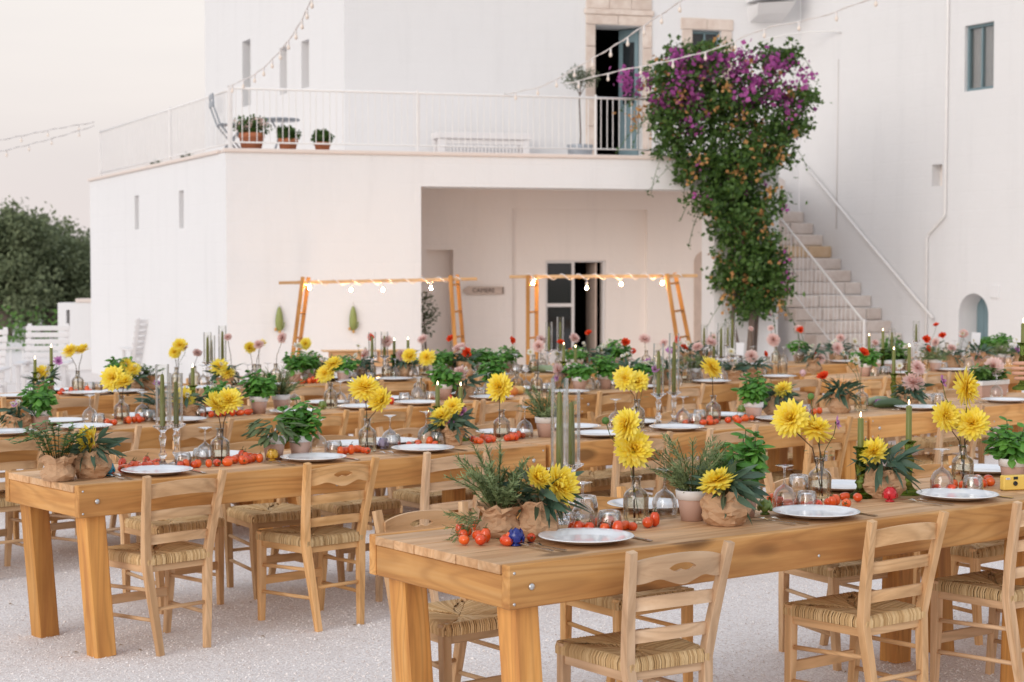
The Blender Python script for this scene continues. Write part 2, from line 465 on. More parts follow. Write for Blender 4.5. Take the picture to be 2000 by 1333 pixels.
def petal(name, a, b, inner):
    m = N(name); tc = m.n('ShaderNodeTexCoord')
    ln = m.n('ShaderNodeVectorMath'); ln.operation = 'LENGTH'; m.l(tc.outputs['Object'], ln.inputs[0])
    geo = m.n('ShaderNodeNewGeometry')
    oi = m.n('ShaderNodeObjectInfo')
    col = m.mix(geo.outputs['Random Per Island'], a, b)
    col = m.mix(m.math('MULTIPLY', oi.outputs['Random'], .2), col, inner)
    col = m.mix(m.ramp(ln.outputs['Value'], [(.10, (1,1,1)), (.55, (0,0,0))]), col, inner)
    p = m.n('ShaderNodeBsdfPrincipled'); m.l(col, p.inputs['Base Color']); p.inputs['Roughness'].default_value = .6; p.inputs['Specular IOR Level'].default_value = .2
    t = m.n('ShaderNodeBsdfTranslucent'); m.l(col, t.inputs[0])
    mx = m.n('ShaderNodeMixShader'); mx.inputs[0].default_value = .35
    m.l(p.outputs[0], mx.inputs[1]); m.l(t.outputs[0], mx.inputs[2]); m.l(mx.outputs[0], m.out.inputs[0])
    return m.mat
M['yellow'] = petal('yellow_petal', (.94,.78,.08), (.96,.86,.22), (.92,.66,.03))
M['pink'] = petal('blush_petal', (.84,.62,.59), (.88,.74,.70), (.72,.38,.27))
M['red'] = petal('coral_petal', (.80,.075,.022), (.86,.13,.035), (.62,.03,.012))
M['purple'] = petal('lilac_petal', (.52,.22,.50), (.66,.36,.64), (.30,.07,.26))
M['whitep'] = petal('white_petal', (.82,.82,.78), (.86,.86,.83), (.62,.48,.08))

def tomato_mat():
    m = N('tomato_skin'); v = m.coord((1,1,1))
    col = m.mix(m.rand, (.60,.02,.008), (.78,.10,.012))
    f = m.noise(v, 18, 2)
    col = m.mix(m.math('MULTIPLY', f, .4), col, (.85,.22,.02))
    m.principled(**{'Base Color': col, 'Roughness': .18, 'Coat Weight': .3, 'Coat Roughness': .08, 'Subsurface Weight': .0})
    return m.mat
M['tomato'] = tomato_mat()

def thin_glass(name, tint, gloss=1.0, edge=.55, rough=.0):
    """thin-walled glass: clear face-on, reflective and darker toward the edges"""
    m = N(name)
    lw = m.n('ShaderNodeLayerWeight'); lw.inputs['Blend'].default_value = .42
    fr = m.n('ShaderNodeFresnel'); fr.inputs['IOR'].default_value = 1.5
    tr = m.n('ShaderNodeBsdfTransparent')
    dark = tuple(c*edge for c in tint)
    f3 = m.math('POWER', lw.outputs['Facing'], 4.5)
    m.l(m.mix(f3, tint, dark), tr.inputs[0])
    gl = m.n('ShaderNodeBsdfGlossy'); gl.inputs['Roughness'].default_value = rough; gl.inputs['Color'].default_value = (1,1,1,1)
    mx = m.n('ShaderNodeMixShader'); m.l(m.math('MINIMUM', m.math('MULTIPLY', m.math('ADD', fr.outputs[0], .01), gloss), .8), mx.inputs[0])
    m.l(tr.outputs[0], mx.inputs[1]); m.l(gl.outputs[0], mx.inputs[2]); m.l(mx.outputs[0], m.out.inputs[0])
    return m.mat
M['glass'] = thin_glass('clear_thin_glass', (.965,.965,.965), 2.0, .35)
M['glass_b'] = thin_glass('bottle_glass', (.93,.91,.865), 1.7, .32)
M['water'] = thin_glass('amber_water', (.95,.915,.83), .35, .9)
M['glass_t'] = thin_glass('chimney_glass', (.98,.98,.97), 1.15, .45)
def solid_glass(name, col, f=.5):
    m = N(name)
    g = m.n('ShaderNodeBsdfGlass'); g.inputs['Color'].default_value = (*col, 1); g.inputs['IOR'].default_value = 1.45; g.inputs['Roughness'].default_value = .02
    t = m.n('ShaderNodeBsdfTransparent'); t.inputs[0].default_value = (*col, 1)
    mx = m.n('ShaderNodeMixShader'); mx.inputs[0].default_value = f
    m.l(g.outputs[0], mx.inputs[1]); m.l(t.outputs[0], mx.inputs[2]); m.l(mx.outputs[0], m.out.inputs[0])
    return m.mat
M['crystal'] = solid_glass('pressed_glass', (.97,.97,.98), .25)
M['green_glass'] = solid_glass('green_pressed_glass', (.46,.54,.26), .38)
M['pane'] = plain('window_pane', (.02,.023,.026), .06, spec=.6)

def emit(name, col, s):
    m = N(name); e = m.n('ShaderNodeEmission'); e.inputs[0].default_value = (*col, 1); e.inputs[1].default_value = s
    m.l(e.outputs[0], m.out.inputs[0]); return m.mat
M['bulb_on'] = emit('lit_bulb', (1.0,.56,.22), 420)
M['flame'] = emit('candle_flame', (1.0,.72,.40), 9)
M['bulb_off'] = plain('unlit_bulb', (.80,.70,.62), .15)

def gravel():
    m = N('white_gravel')
    tc = m.n('ShaderNodeTexCoord'); v = tc.outputs['Object']
    d = m.voro(v, 95); cc = m.voro(v, 95, out=1)
    d2 = m.voro(v, 42)
    big = m.noise(v, .55, 5, .6); md = m.noise(v, 6, 4, .6)
    sepc = m.n('ShaderNodeSeparateColor'); m.l(cc, sepc.inputs[0])
    col = m.ramp(sepc.outputs[0], [(.0, (.70,.64,.605)), (.2, (.84,.79,.76)), (.8, (.90,.86,.835)), (1, (.92,.89,.87))])
    gap = m.ramp(d, [(.35, (1,1,1)), (.75, (.84,.81,.80))])
    col = m.mix(1.0, col, gap, 'MULTIPLY')
    col = m.mix(m.math('MULTIPLY', m.ramp(md, [(.42, (0,0,0)), (.75, (1,1,1))]), .26), col, (.60,.52,.475))
    col = m.mix(m.math('MULTIPLY', m.ramp(big, [(.35, (0,0,0)), (.7, (1,1,1))]), .30), col, (.70,.63,.595))
    h = m.math('ADD', m.math('MULTIPLY', m.math('SUBTRACT', 1, d), .8), m.math('MULTIPLY', md, .6))
    m.principled(**{'Base Color': col, 'Roughness': .95, 'Specular IOR Level': .15, 'Normal': m.bump(h, .5, .005)})
    return m.mat
M['gravel'] = gravel()
def pebble():
    m = N('pebble_stone'); g = m.n('ShaderNodeNewGeometry')
    col = m.ramp(g.outputs['Random Per Island'], [(0, (.58,.50,.455)), (.12, (.76,.70,.67)), (.6, (.855,.81,.785)), (1, (.90,.87,.85))])
    m.principled(**{'Base Color': col, 'Roughness': .9, 'Specular IOR Level': .2}); return m.mat
M['pebble'] = pebble()
M['field'] = plain('dry_field', (.19,.17,.09), .95, var=.25)

# ------------------------------------------------------------------ ground
me = MB(); nx = 60
me.add([(-45,-6,0),(45,-6,0),(45,60,0),(-45,60,0)], [(0,1,2,3)])
tag(obj('gravel_courtyard', me.mesh('gravel_courtyard', M['gravel'])), 'pale gravel courtyard', None, None, 'structure')
me = MB(); me.add([(-1500,-300,-.05),(1500,-300,-.05),(1500,2500,-.05),(-1500,2500,-.05)], [(0,1,2,3)])
tag(obj('field', me.mesh('field', M['field'])), None, None, None, 'structure')

def pebbles():
    n = 90000
    y = 5.6 + 7.4 * rng.random(n)**1.25
    x = (rng.random(n)*2-1) * .34 * y
    r = .0020 + .0034*rng.random(n)**2.4 + .005*(rng.random(n) > .994)
    base = np.array([(1,0,0),(-.5,.87,0),(-.5,-.87,0),(.55,.0,.8),(-.3,.5,.85),(-.3,-.5,.8)])
    F = np.array([(0,1,4),(0,4,3),(1,2,5),(1,5,4),(2,0,3),(2,3,5),(3,4,5)])
    V = base[None]*r[:,None,None]*(.7+.6*rng.random((n,6,1)))
    a = rng.random(n)*6.283; c, s = np.cos(a), np.sin(a)
    X = V[:,:,0]*c[:,None]-V[:,:,1]*s[:,None]; Y = V[:,:,0]*s[:,None]+V[:,:,1]*c[:,None]
    Z = V[:,:,2]*(.7+.5*rng.random((n,1)))+.0005
    V = np.stack([X+x[:,None], Y+y[:,None], Z], 2).reshape(-1,3)
    Fq = (F[None]+(np.arange(n)*6)[:,None,None]).reshape(-1,3)
    tag(obj('gravel_stones', np_mesh('gravel_stones', V, Fq, M['pebble'])), 'loose pale gravel stones between the tables', None, None, 'stuff')
pebbles()

n_ = 70; y_ = 6.2+5*rng.random(n_); x_ = (rng.random(n_)*2-1)*.32*y_; a_ = rng.random(n_)*6.283; l_ = .012+.016*rng.random(n_)
V_ = []
for i_ in range(n_):
    c_, s_ = math.cos(a_[i_]), math.sin(a_[i_])
    for (u_, v_, w_) in ((0,0,.004),(.5,.3,.009),(1,0,.006),(.5,-.3,.008)): V_.append((x_[i_]+l_[i_]*(u_*c_-v_*s_), y_[i_]+l_[i_]*(u_*s_+v_*c_), w_))
tag(obj('fallen_leaves', np_mesh('fallen_leaves', np.array(V_), np.arange(n_*4).reshape(-1,4), plain('dead_leaf', (.30,.20,.10), .8, var=.3))), 'a few dry leaves scattered on the gravel', None, None, 'stuff')

# ------------------------------------------------------------------ farmhouse
house = thing('farmhouse', 'large whitewashed farmhouse with terrace, tower, outside stairs and recessed portico', 'building', (-3.49,21.3,0))
HI = Matrix.Translation((3.49,-21.3,0))
def frame(o, d):
    n = math.hypot(*d); dx, dy = d[0]/n, d[1]/n
    return HI @ Matrix(((dx,-dy,0,o[0]),(dy,dx,0,o[1]),(0,0,1,0),(0,0,0,1)))
FF = frame((-3.49,21.3), (1,.268)); FW = frame((-3.49,21.3), (-.48,1)); FT = frame((-2.47,25.8), (1,.27))
FTL = frame((-2.47,25.8), (-.48,1)); FR = frame((4.57,27.7), (.53,-1))
def hp(name, mb, mat, fr, parent=None, loc=None):
    """house part; sub-parts take the parent's own frame"""
    me = mb.mesh(name, mat)
    if parent is None: return obj(name, me, house, mat4=fr if loc is None else fr @ Matrix.Translation(loc))
    return obj(name, me, parent, loc=loc)
def wall_holes(x0, x1, z0, z1, y0, y1, holes, step=0):
    mb = MB()
    xs = sorted({x0, x1, *[h[0] for h in holes], *[h[1] for h in holes]}); zs = sorted({z0, z1, *[h[2] for h in holes], *[h[3] for h in holes]})
    xs = [x for x in xs if x0 <= x <= x1]; zs = [z for z in zs if z0 <= z <= z1]
    ins = lambda x, z: any(h[0] < x < h[1] and h[2] < z < h[3] for h in holes)
    for i in range(len(xs)-1):
        for j in range(len(zs)-1):
            a, b, c, d = xs[i], xs[i+1], zs[j], zs[j+1]
            if ins((a+b)/2, (c+d)/2): continue
            mb.add([(a,y0,c),(b,y0,c),(b,y0,d),(a,y0,d)], [(0,1,2,3)]); mb.add([(a,y1,c),(b,y1,c),(b,y1,d),(a,y1,d)], [(0,3,2,1)])
            for (p, q, nb) in (((a,c),(a,d),(a-1e-3,(c+d)/2)), ((b,d),(b,c),(b+1e-3,(c+d)/2)), ((a,d),(b,d),((a+b)/2,d+1e-3)), ((b,c),(a,c),((a+b)/2,c-1e-3))):
                inside = x0 < nb[0] < x1 and z0 < nb[1] < z1
                if (not inside) or ins(*nb):
                    mb.add([(p[0],y0,p[1]),(q[0],y0,q[1]),(q[0],y1,q[1]),(p[0],y1,p[1])], [(0,1,2,3)])
    return mb

# front of the terrace wing with the wide portico opening
hp('terrace_wall', wall_holes(0, 7.28, -.2, 3.10, 0, .45, [(2.43,6.37,-.2,2.715)]), M['white'], FF)
hp('terrace_coping', MB().cbox(-.03, 7.31, -.03, .44, 3.10, 3.15, .01), M['coping'], FF)
hp('wing_wall', wall_holes(.02, 7.75, -.2, 3.097, -.45, -.003, [(4.46,4.70,2.26,2.75),(1.98,2.22,2.22,2.72)]), M['white'], FW)
hp('wing_coping', MB().cbox(.30, 7.78, -.44, .03, 3.10, 3.147, .01), M['coping'], FW)
hp('slit_back', MB().box(4.4,4.76,-.42,-.34,2.2,2.8).box(1.92,2.28,-.42,-.34,2.16,2.78), M['white_in'], FW)
pts = [(-3.28,21.8),(3.3,23.6),(4.3,27.5),(-2.6,25.95),(-5.8,32.4),(-6.4,28.4)]
mb = MB(); mb.add([(x,y,3.08) for x,y in pts]+[(x,y,2.80) for x,y in pts], [tuple(range(6)), tuple(range(11,5,-1))]+[(i,i+6,(i+1)%6+6,(i+1)%6) for i in range(6)])
obj('terrace_floor', mb.mesh('terrace_floor', M['white_in']), house, mat4=HI)
hp('wing_end_wall', MB().box(7.25,7.74,-5.5,-.46,-.2,3.05), M['white'], FW)
# portico room
hp('portico_back_wall', wall_holes(.8, 7.9, -.2, 2.80, 1.7, 2.08, [(2.87,3.24,-.2,1.94),(4.07,6.04,-.2,2.51)]), M['white_in'], FF)
hp('portico_panel', wall_holes(4.0, 6.1, -.2, 2.7, 1.80, 2.07, [(4.58,5.46,-.2,1.80)]), M['white_in'], FF)
hp('portico_recess', MB().box(2.8,3.3,1.92,2.06,-.2,2.1), M['white_in'], FF)
hp('portico_side_wall', MB().box(.78,1.2,.46,1.69,-.2,2.79), M['white_in'], FF)
mb = MB(); n = 14
mb.prism([(6.74+.17+.17*math.cos(math.pi*k/n), 1.77+.17*math.sin(math.pi*k/n)) for k in range(n+1)]+[(6.74,-.1),(7.08,-.1)], 1.685, 1.7)
hp('arch_niche_shade', mb, M['sign'], FF)  # flat sheet on the wall; the niche's shade is put into its darker colour
# portico door: two glazed panes left, open dark leaf right
door = hp('portico_door', MB().cbox(4.58,4.615,1.83,1.91,0,1.80).cbox(4.97,5.01,1.83,1.91,0,1.80).cbox(5.425,5.46,1.83,1.91,0,1.80).cbox(4.615,4.97,1.83,1.91,1.76,1.80).cbox(4.615,4.97,1.83,1.91,1.15,1.20).cbox(4.615,4.97,1.83,1.91,.02,.55).cbox(5.01,5.425,1.83,1.91,1.775,1.80), M['white_wood'], FF)
hp('pane', MB().box(4.617,4.968,1.86,1.87,1.202,1.758), M['pane'], None, door); hp('pane', MB().box(4.617,4.968,1.86,1.87,.552,1.148), M['pane'], None, door)
hp('door_leaf', MB().cbox(5.34,5.37,1.93,2.35,0,1.77).cbox(5.345,5.365,1.97,2.31,.9,.94), M['sign'], None, door)
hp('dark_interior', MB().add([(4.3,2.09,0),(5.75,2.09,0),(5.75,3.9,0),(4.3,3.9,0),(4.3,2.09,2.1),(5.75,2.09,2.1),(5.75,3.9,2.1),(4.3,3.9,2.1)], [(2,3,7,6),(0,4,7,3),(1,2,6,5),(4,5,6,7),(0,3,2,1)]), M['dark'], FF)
hp('portico_floor', MB().box(1.2,7.9,.46,1.69,-.05,.012), M['step'], FF)
# tower
hp('tower_wall', wall_holes(0, 7.28, 2.9, 9.5, 0, .5, [(3.88,4.64,3.08,5.42),(5.46,5.94,4.62,5.40)]), M['white'], FT)
hp('tower_side_wall', wall_holes(.012, 7.5, 2.9, 9.5, -.55, -.004, [(4.66,5.13,4.5,5.63),(2.69,3.06,4.52,5.28),(1.60,1.97,4.52,5.26)]), M['white'], FTL)
for (a, b, c, d, mt) in ((4.6,5.2,4.45,5.7,'pane'),(2.6,3.1,4.5,5.3,'white_in'),(1.5,2.05,4.5,5.3,'white_in')):
    hp('slit_window', MB().box(a,b,-.5,-.44,c,d), M[mt], FTL)
hp('tower_base_wall', MB().box(5.8,7.28,.002,.5,-.2,2.898), M['white'], FT)
hp('tower_back', MB().box(0,7.2,5.8,6.3,2.9,9.45), M['white'], FT)
def stones(fr, boxes, parent=None, mat='stone'):
    q = None
    for (a, b, c, d, e, f) in boxes:
        hp('stone_block', MB().cbox(a,b,c,d,e,f,.008), M[mat], fr)
dj = []
for s0, s1 in ((3.725,3.88),(4.64,4.795)):
    z = 3.085
    for h in (.42,.36,.44,.38,.40,.337):
        dj.append((s0+.002, s1-.002, -.022, .14, z+.004, z+h-.004)); z += h
dj += [(3.725,4.24,-.024,.14,5.425,5.575),(4.248,4.795,-.021,.14,5.425,5.575),(3.70,4.82,-.04,.02,5.578,5.66),(3.73,4.10,-.022,.05,5.664,6.05),(4.106,4.46,-.018,.05,5.664,6.05),(4.466,4.79,-.022,.05,5.664,6.05)]
wj = []
for s0, s1 in ((5.29,5.46),(5.94,6.12)):
    z = 4.62
    for h in (.27,.25,.26): wj.append((s0+.002,s1-.002,-.022,.12,z+.004,z+h-.004)); z += h
wj += [(5.27,5.70,-.024,.12,5.404,5.58),(5.706,6.14,-.020,.12,5.404,5.575),(5.30,6.10,-.05,.12,4.54,4.616)]
stones(FT, dj+wj)
d2 = hp('terrace_door', MB().hexa([(4.40,.42,3.09),(4.62,.14,3.09),(4.65,.165,3.09),(4.43,.445,3.09),(4.40,.42,5.4),(4.62,.14,5.4),(4.65,.165,5.4),(4.43,.445,5.4)]).cbox(3.884,3.93,.2,.27,3.09,5.41), M['teal_paint'], FT)
hp('pane', MB().hexa([(4.445,.355,4.25),(4.575,.19,4.25),(4.58,.195,4.25),(4.45,.36,4.25),(4.445,.355,5.2),(4.575,.19,5.2),(4.58,.195,5.2),(4.45,.36,5.2)]), M['pane'], None, d2)
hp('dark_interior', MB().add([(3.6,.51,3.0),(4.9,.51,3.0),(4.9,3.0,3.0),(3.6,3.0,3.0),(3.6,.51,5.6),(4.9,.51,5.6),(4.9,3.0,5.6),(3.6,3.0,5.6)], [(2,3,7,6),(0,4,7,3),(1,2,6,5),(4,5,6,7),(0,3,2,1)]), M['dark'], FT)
w1 = hp('tower_window', MB().cbox(5.46,5.49,.1,.16,4.63,5.39).cbox(5.905,5.94,.1,.16,4.63,5.39).cbox(5.69,5.72,.1,.16,4.63,5.39).cbox(5.49,5.69,.1,.16,5.355,5.39).cbox(5.72,5.905,.1,.16,5.355,5.39), M['teal_paint'], FT)
hp('pane', MB().box(5.46,5.94,.135,.145,4.63,5.39), M['pane'], None, w1)
mb = MB(); mb.hexa([(6.42,-.30,5.62),(6.95,-.30,5.68),(6.95,.01,5.55),(6.42,.01,5.55),(6.36,-.48,5.78),(7.0,-.48,5.84),(7.0,.01,5.84),(6.36,.01,5.78)]).box(6.37,6.99,-.47,.01,5.85,7.2)
hp('corbelled_box', mb, M['white'], FT)
# right-hand house wall
hp('side_house_wall', wall_holes(-.01, 14, -.2, 9.5, 0, .5, [(3.72,4.29,4.15,5.06),(3.07,3.29,2.86,3.17),(3.65,4.24,-.2,1.34)]), M['white'], FR)
hp('niche_back', MB().box(3.0,3.35,.16,.3,2.8,3.22), M['white_in'], FR)
w2 = hp('side_window', MB().cbox(3.72,3.755,.05,.11,4.15,5.06).cbox(4.255,4.29,.05,.11,4.15,5.06).cbox(3.755,4.255,.05,.11,5.02,5.06).cbox(3.755,4.255,.05,.11,4.15,4.19).cbox(3.98,4.01,.06,.10,4.19,5.02), M['teal_paint'], FR)
hp('pane', MB().box(3.74,4.27,.085,.090,4.17,5.04), M['glass_t'], None, w2)
mbc = MB(); nc = 24; vc = []
for i_ in range(nc+1):
    x_ = 3.80+.30*i_/nc; vc += [(x_,.17+.018*math.sin(i_*1.5),4.15),(x_,.17+.018*math.sin(i_*1.5),5.06)]
mbc.add(vc, [(2*i_,2*i_+2,2*i_+3,2*i_+1) for i_ in range(nc)], 0, True)
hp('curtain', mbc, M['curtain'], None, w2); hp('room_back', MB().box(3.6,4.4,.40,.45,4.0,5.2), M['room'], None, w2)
mb = MB(); n = 12; cx, cz, rr = 3.945, 1.045, .295
for sgn in (-1, 1):
    arc = [(cx+sgn*rr*math.cos(math.pi/2*k/n), cz+rr*math.sin(math.pi/2*k/n)) for k in range(n+1)]
    poly = arc + [(cx+sgn*rr, cz+rr+.0)]
    if sgn < 0: poly = poly[::-1]
    mb.prism(poly, .001, .45)
hp('door_arch', mb, M['white'], FR)
d3 = hp('arched_door', MB().cbox(3.66,4.23,.34,.38,-.1,1.33), M['teal_paint'], FR)
for k in range(4): hp('plank', MB().cbox(3.665+.14*k,3.80+.14*k,.325,.345,0,1.33,.004), M['sign' if k > 1 else 'teal_paint'], None, d3)
mb = MB(); mb.tube([(3.40,-.03,9),(3.40,-.03,5),(3.385,-.03,2.47),(3.36,-.03,2.42),(3.05,-.03,2.19),(3.01,-.03,2.12),(3.01,-.03,.1)], .022, 8)
hp('downpipe', mb, M['iron'], FR)
mb = MB(); mb.tube([(.95,-.012,4.9),(.93,-.012,2.3)], .008, 6)
hp('wall_cable', mb, M['wire'], FR)
mb = MB(); mb.tube([(1.02,-.01,5.30),(.9,-.06,5.33),(.6,-.3,5.34),(.4,-.6,5.30),(.28,-.9,5.22)], .012, 6)
hp('wall_bracket', mb, M['iron'], FR)
hp('plaque', MB().cbox(4.29,4.45,-.02,.002,1.28,1.46,.006), M['white'], FR)
mb = MB(); mb.tube([(.22,-.09,3.33),(1.6,-.09,2.23),(3.22,-.09,.98)], .022, 8)
for l, z in ((.5,3.11),(1.7,2.15),(2.9,1.23)): mb.tube([(l,-.09,z),(l,0.0,z-.06)], .012, 6)
hp('wall_handrail', mb, M['iron'], FR)
# staircase: stone steps on a white flank
core = MB(); prof = []
for k in range(14):
    z = .185*(k+1); l = 2.49+(.74-z)*1.277
    prof.append((l-.03, z-.19)); prof.append((l-.03, z-.006))
prof += [(-.15, .185*14-.006), (-.15, -.1)]
prof = [(3.5,-.1),(prof[0][0],-.1)] + prof[1:] if False else [(prof[0][0], -.1)] + prof[1:]
vs = [(x,-1.58,z) for x,z in prof]+[(x,-.002,z) for x,z in prof]; n = len(prof)
core.add(vs, [tuple(range(n)), tuple(range(2*n-1,n-1,-1))]+[(i,i+n,(i+1)%n+n,(i+1)%n) for i in range(n)])
stair = hp('staircase', core, M['white'], FR)
rs = random.Random(5)
for k in range(14):
    z = .185*(k+1); l = 2.49+(.74-z)*1.277
    ys = [-1.6]; 
    while ys[-1] < -.45: ys.append(ys[-1]+rs.uniform(.3,.62))
    ys = [y for y in ys if y < -.2]+[-.004]
    for a, b in zip(ys[:-1], ys[1:]):
        j = rs.uniform(-.008,.008)
        hp('step_stone', MB().cbox(l-.29, l+j*1.6, a+.007, b-.007, z-.178, z+rs.uniform(-.006,.004), .014), M['step_ochre' if (k == 10 and b > -.6) else 'step'], None, stair)
def railing(fr, p0, p1, z0, z1, n, name='terrace_railing', posts=(), dz=0, r=.006):
    """balustrade between two local points; dz = rise from p0 to p1"""
    q = lambda t, z: (p0[0]+(p1[0]-p0[0])*t, p0[1]+(p1[1]-p0[1])*t, z+dz*t)
    rail = hp(name, MB().tube([q(0,z1), q(.5,z1), q(1,z1)], .016, 8), M['iron'], fr)
    hp('bottom_rail', MB().tube([q(0,z0), q(1,z0)], .011, 6), M['iron'], None, rail)
    bm_ = MB().tube([(0,0,0),(0,0,z1-z0)], r, 6, cap=False).mesh('baluster', M['iron'])
    pm = MB().cbox(-.014,.014,-.014,.014,0,z1-z0+.14).mesh('post', M['iron'])
    for i in range(1, n):
        t = (i+rs.uniform(-.12,.12))/n
        obj('baluster', bm_, rail, loc=q(t, z0))
    for t in posts: obj('post', pm, rail, loc=q(t, z0-.1))
    return rail
railing(FF, (.06,.16), (7.0,.16), 3.235, 3.895, 84, posts=(0,.34,.68,1))
railing(FW, (.30,-.16), (7.68,-.16), 3.235, 3.895, 88, posts=(0,.4,1), r=.005)
railing(FR, (3.45,-1.52), (.15,-1.52), .10, .95, 34, 'stair_railing', (0,), dz=2.54)

# small fittings on the front wall
sg = thing('arrow_sign', 'small weathered arrow-shaped wooden sign on the portico wall', 'sign', (-.395,23.87,1.385), math.atan(.268))
mb = MB(); mb.prism([(-.29,0),(-.22,-.055),(.29,-.05),(.29,.05),(-.22,.055)], -.02, -.001)
obj('board', mb.mesh('board', M['sign']), sg)
fc = bpy.data.curves.new('lettering', 'FONT'); fc.body = 'CAMERE'; fc.size = .085; fc.align_x = 'CENTER'; fc.align_y = 'CENTER'; fc.extrude = .001; fc.materials.append(M['sign_ink'])
_tmp = bpy.data.objects.new('tmp', fc); COL.objects.link(_tmp); bpy.context.view_layer.update()
_lm = bpy.data.meshes.new_from_object(_tmp.evaluated_get(bpy.context.evaluated_depsgraph_get())); bpy.data.objects.remove(_tmp)
obj('lettering', _lm, sg, loc=(.0,-.024,0), rot=(R(90),0,0))
obj('edge_mark', MB().box(.268,.280,-.0235,-.019,-.045,.045).mesh('edge_mark', M['sign_ink']), sg)
fd = Vector((1,.268,0)).normalized(); fn = Vector((fd.y,-fd.x,0))
for px_l, lab in ((.64,'green prickly pear ornament hung left of the left light frame'),(1.56,'green prickly pear ornament hung under the left light frame')):
    p = Vector((-3.49,21.3,0))+fd*px_l+fn*.03
    t = thing('cactus_ornament', lab, 'ornament', (p.x,p.y,.9), math.atan(.268), 'prickly pear ornaments on the wall')
    mb = MB(); n = 18; ol = [(.055*math.sin(a)*(1.0 if a < math.pi else 1), .16-.16*math.cos(a)*1.0) for a in [2*math.pi*k/n for k in range(n)]]
    ol = [(x*(1.15-.55*(z/.32)), z) for x, z in ol]
    vs = [(x*1.0,.012,z) for x,z in ol]+[(x*.75,-.022,.16+(z-.16)*.85) for x,z in ol]+[(0,-.03,.16)]
    fs = [(i,(i+1)%n,n+(i+1)%n,n+i) for i in range(n)]+[(n+i,n+(i+1)%n,2*n) for i in range(n)]
    mb.add(vs, fs, 0, True); obj('pad', mb.mesh('pad', M['cactus']), t)
    for (x, z) in ((-.05,.02),(.0,-.015)):
        mb = MB(); mb.lathe([(0,-.02),(.014,-.012),(.018,.004),(.012,.02),(0,.024)], 8); obj('fruit', mb.mesh('fruit', M['ochre']), t, loc=(x,-.012,z+.01))
    obj('stalk', MB().tube([(.03,-.01,.03),(.055,-.012,.07),(.06,-.012,.12)], .008, 6).mesh('stalk', M['cactus']), t)
    obj('hook', MB().tube([(0,-.005,.31),(0,.02,.34),(0,.028,.37)], .004, 5).mesh('hook', M['wire']), t)

# low boundary wall left of the wing
bw = thing('boundary_wall', 'low whitewashed boundary wall beyond the left wing', 'wall', (-7.2,29.2,0))
obj('masonry', wall_holes(-.42,.4,-.2,1.12,0,.4,[(-.28,-.22,.72,1.0)]).mesh('masonry', M['white']), bw)
obj('coping', MB().cbox(-.12,.42,-.02,.42,1.122,1.19,.01).mesh('coping', M['coping']), bw)
obj('slit_back', MB().box(-.3,-.2,.2,.25,.68,1.04).mesh('slit_back', M['white_in']), bw)

# ------------------------------------------------------------------ terrace furniture
def leaf_cloud(centers, n, size, seed, flat=.6, asp=.45, shell=.5, clumps=0, cr=.07):
    """many small two-triangle leaves spread through ellipsoids -> verts, tris"""
    g = np.random.default_rng(seed)
    C = np.array([c[:3] for c in centers], float); Rr = np.array([c[3:6] for c in centers], float)
    w = Rr.prod(1)**.67; idx = g.choice(len(C), n, p=w/w.sum())
    d = g.normal(size=(n,3)); d /= np.linalg.norm(d,axis=1)[:,None]
    rad = (shell+(1-shell)*g.random(n))**.8
    # clumping: pull toward random clump directions
    P = C[idx]+d*rad[:,None]*Rr[idx]
    wob = np.array([noise.noise(Vector(p)*(.9/size*.22)) for p in P]); P += d*(wob[:,None]*Rr[idx]*.55)
    if clumps:                                  # gather the leaves into sprays
        ci = g.integers(0, clumps, n); P = P[:clumps][ci]+g.normal(size=(n,3))*cr*(.5+g.random((n,1)))
    s = size*(.6+.8*g.random(n))
    a = d*.7+g.normal(size=(n,3))*.8; a /= np.linalg.norm(a,axis=1)[:,None]
    b = np.cross(a, g.normal(size=(n,3))); b /= np.linalg.norm(b,axis=1)[:,None]
    nn = np.cross(a,b)
    V = np.stack([P, P+a*s[:,None]*.5+b*s[:,None]*asp+nn*s[:,None]*.12, P+a*s[:,None], P+a*s[:,None]*.5-b*s[:,None]*asp+nn*s[:,None]*.12], 1).reshape(-1,3)
    o = np.arange(n)[:,None]*4
    T = np.concatenate([o+np.array([[0,1,2]]), o+np.array([[0,2,3]])],1).reshape(-1,3)
    return V, T
def cloud_obj(name, centers, n, size, seed, mat, parent, **kw):
    V, T = leaf_cloud(centers, n, size, seed, **kw)
    return tag(obj(name, np_mesh(name, V, T, mat), parent), kind='stuff')

for (px, rt, hh, lab, sd_, fl) in ((493,.165,.30,'large terracotta pot with pink flowering plant on the terrace',1,1),(564,.125,.23,'medium terracotta pot with round green shrub on the terrace',2,0),(631,.105,.185,'small terracotta pot with low green plant on the terrace',3,0)):
    Y = 21.95; X = (px-1000)/3400*Y
    t = thing('terracotta_pot', lab, 'potted plant', (X,Y,3.08), 0, 'terracotta pots on the terrace')
    mb = MB(); mb.lathe([(0,0),(rt*.66,0),(rt*.93,hh*.80),(rt*1.02,hh*.81),(rt*1.02,hh),(rt*.92,hh),(rt*.90,hh*.9)], 20)
    obj('pot', mb.mesh('pot', M['terracotta']), t)
    obj('soil', MB().lathe([(rt*.9,hh*.92),(0,hh*.94)],16).mesh('soil', M['soil']), t)
    c = [(0,0,hh+.06+.02*fl,rt*(1.1+.35*fl),rt*1.1,.09+.03*fl)]
    cloud_obj('foliage', c, 900, .035, sd_, M['boug_leaf'], t, shell=.2)
    if fl: cloud_obj('blossom', [(0,0,hh+.11,rt*1.5,rt*1.2,.08)], 160, .03, 9, M['pink'], t, asp=.6, shell=.6)
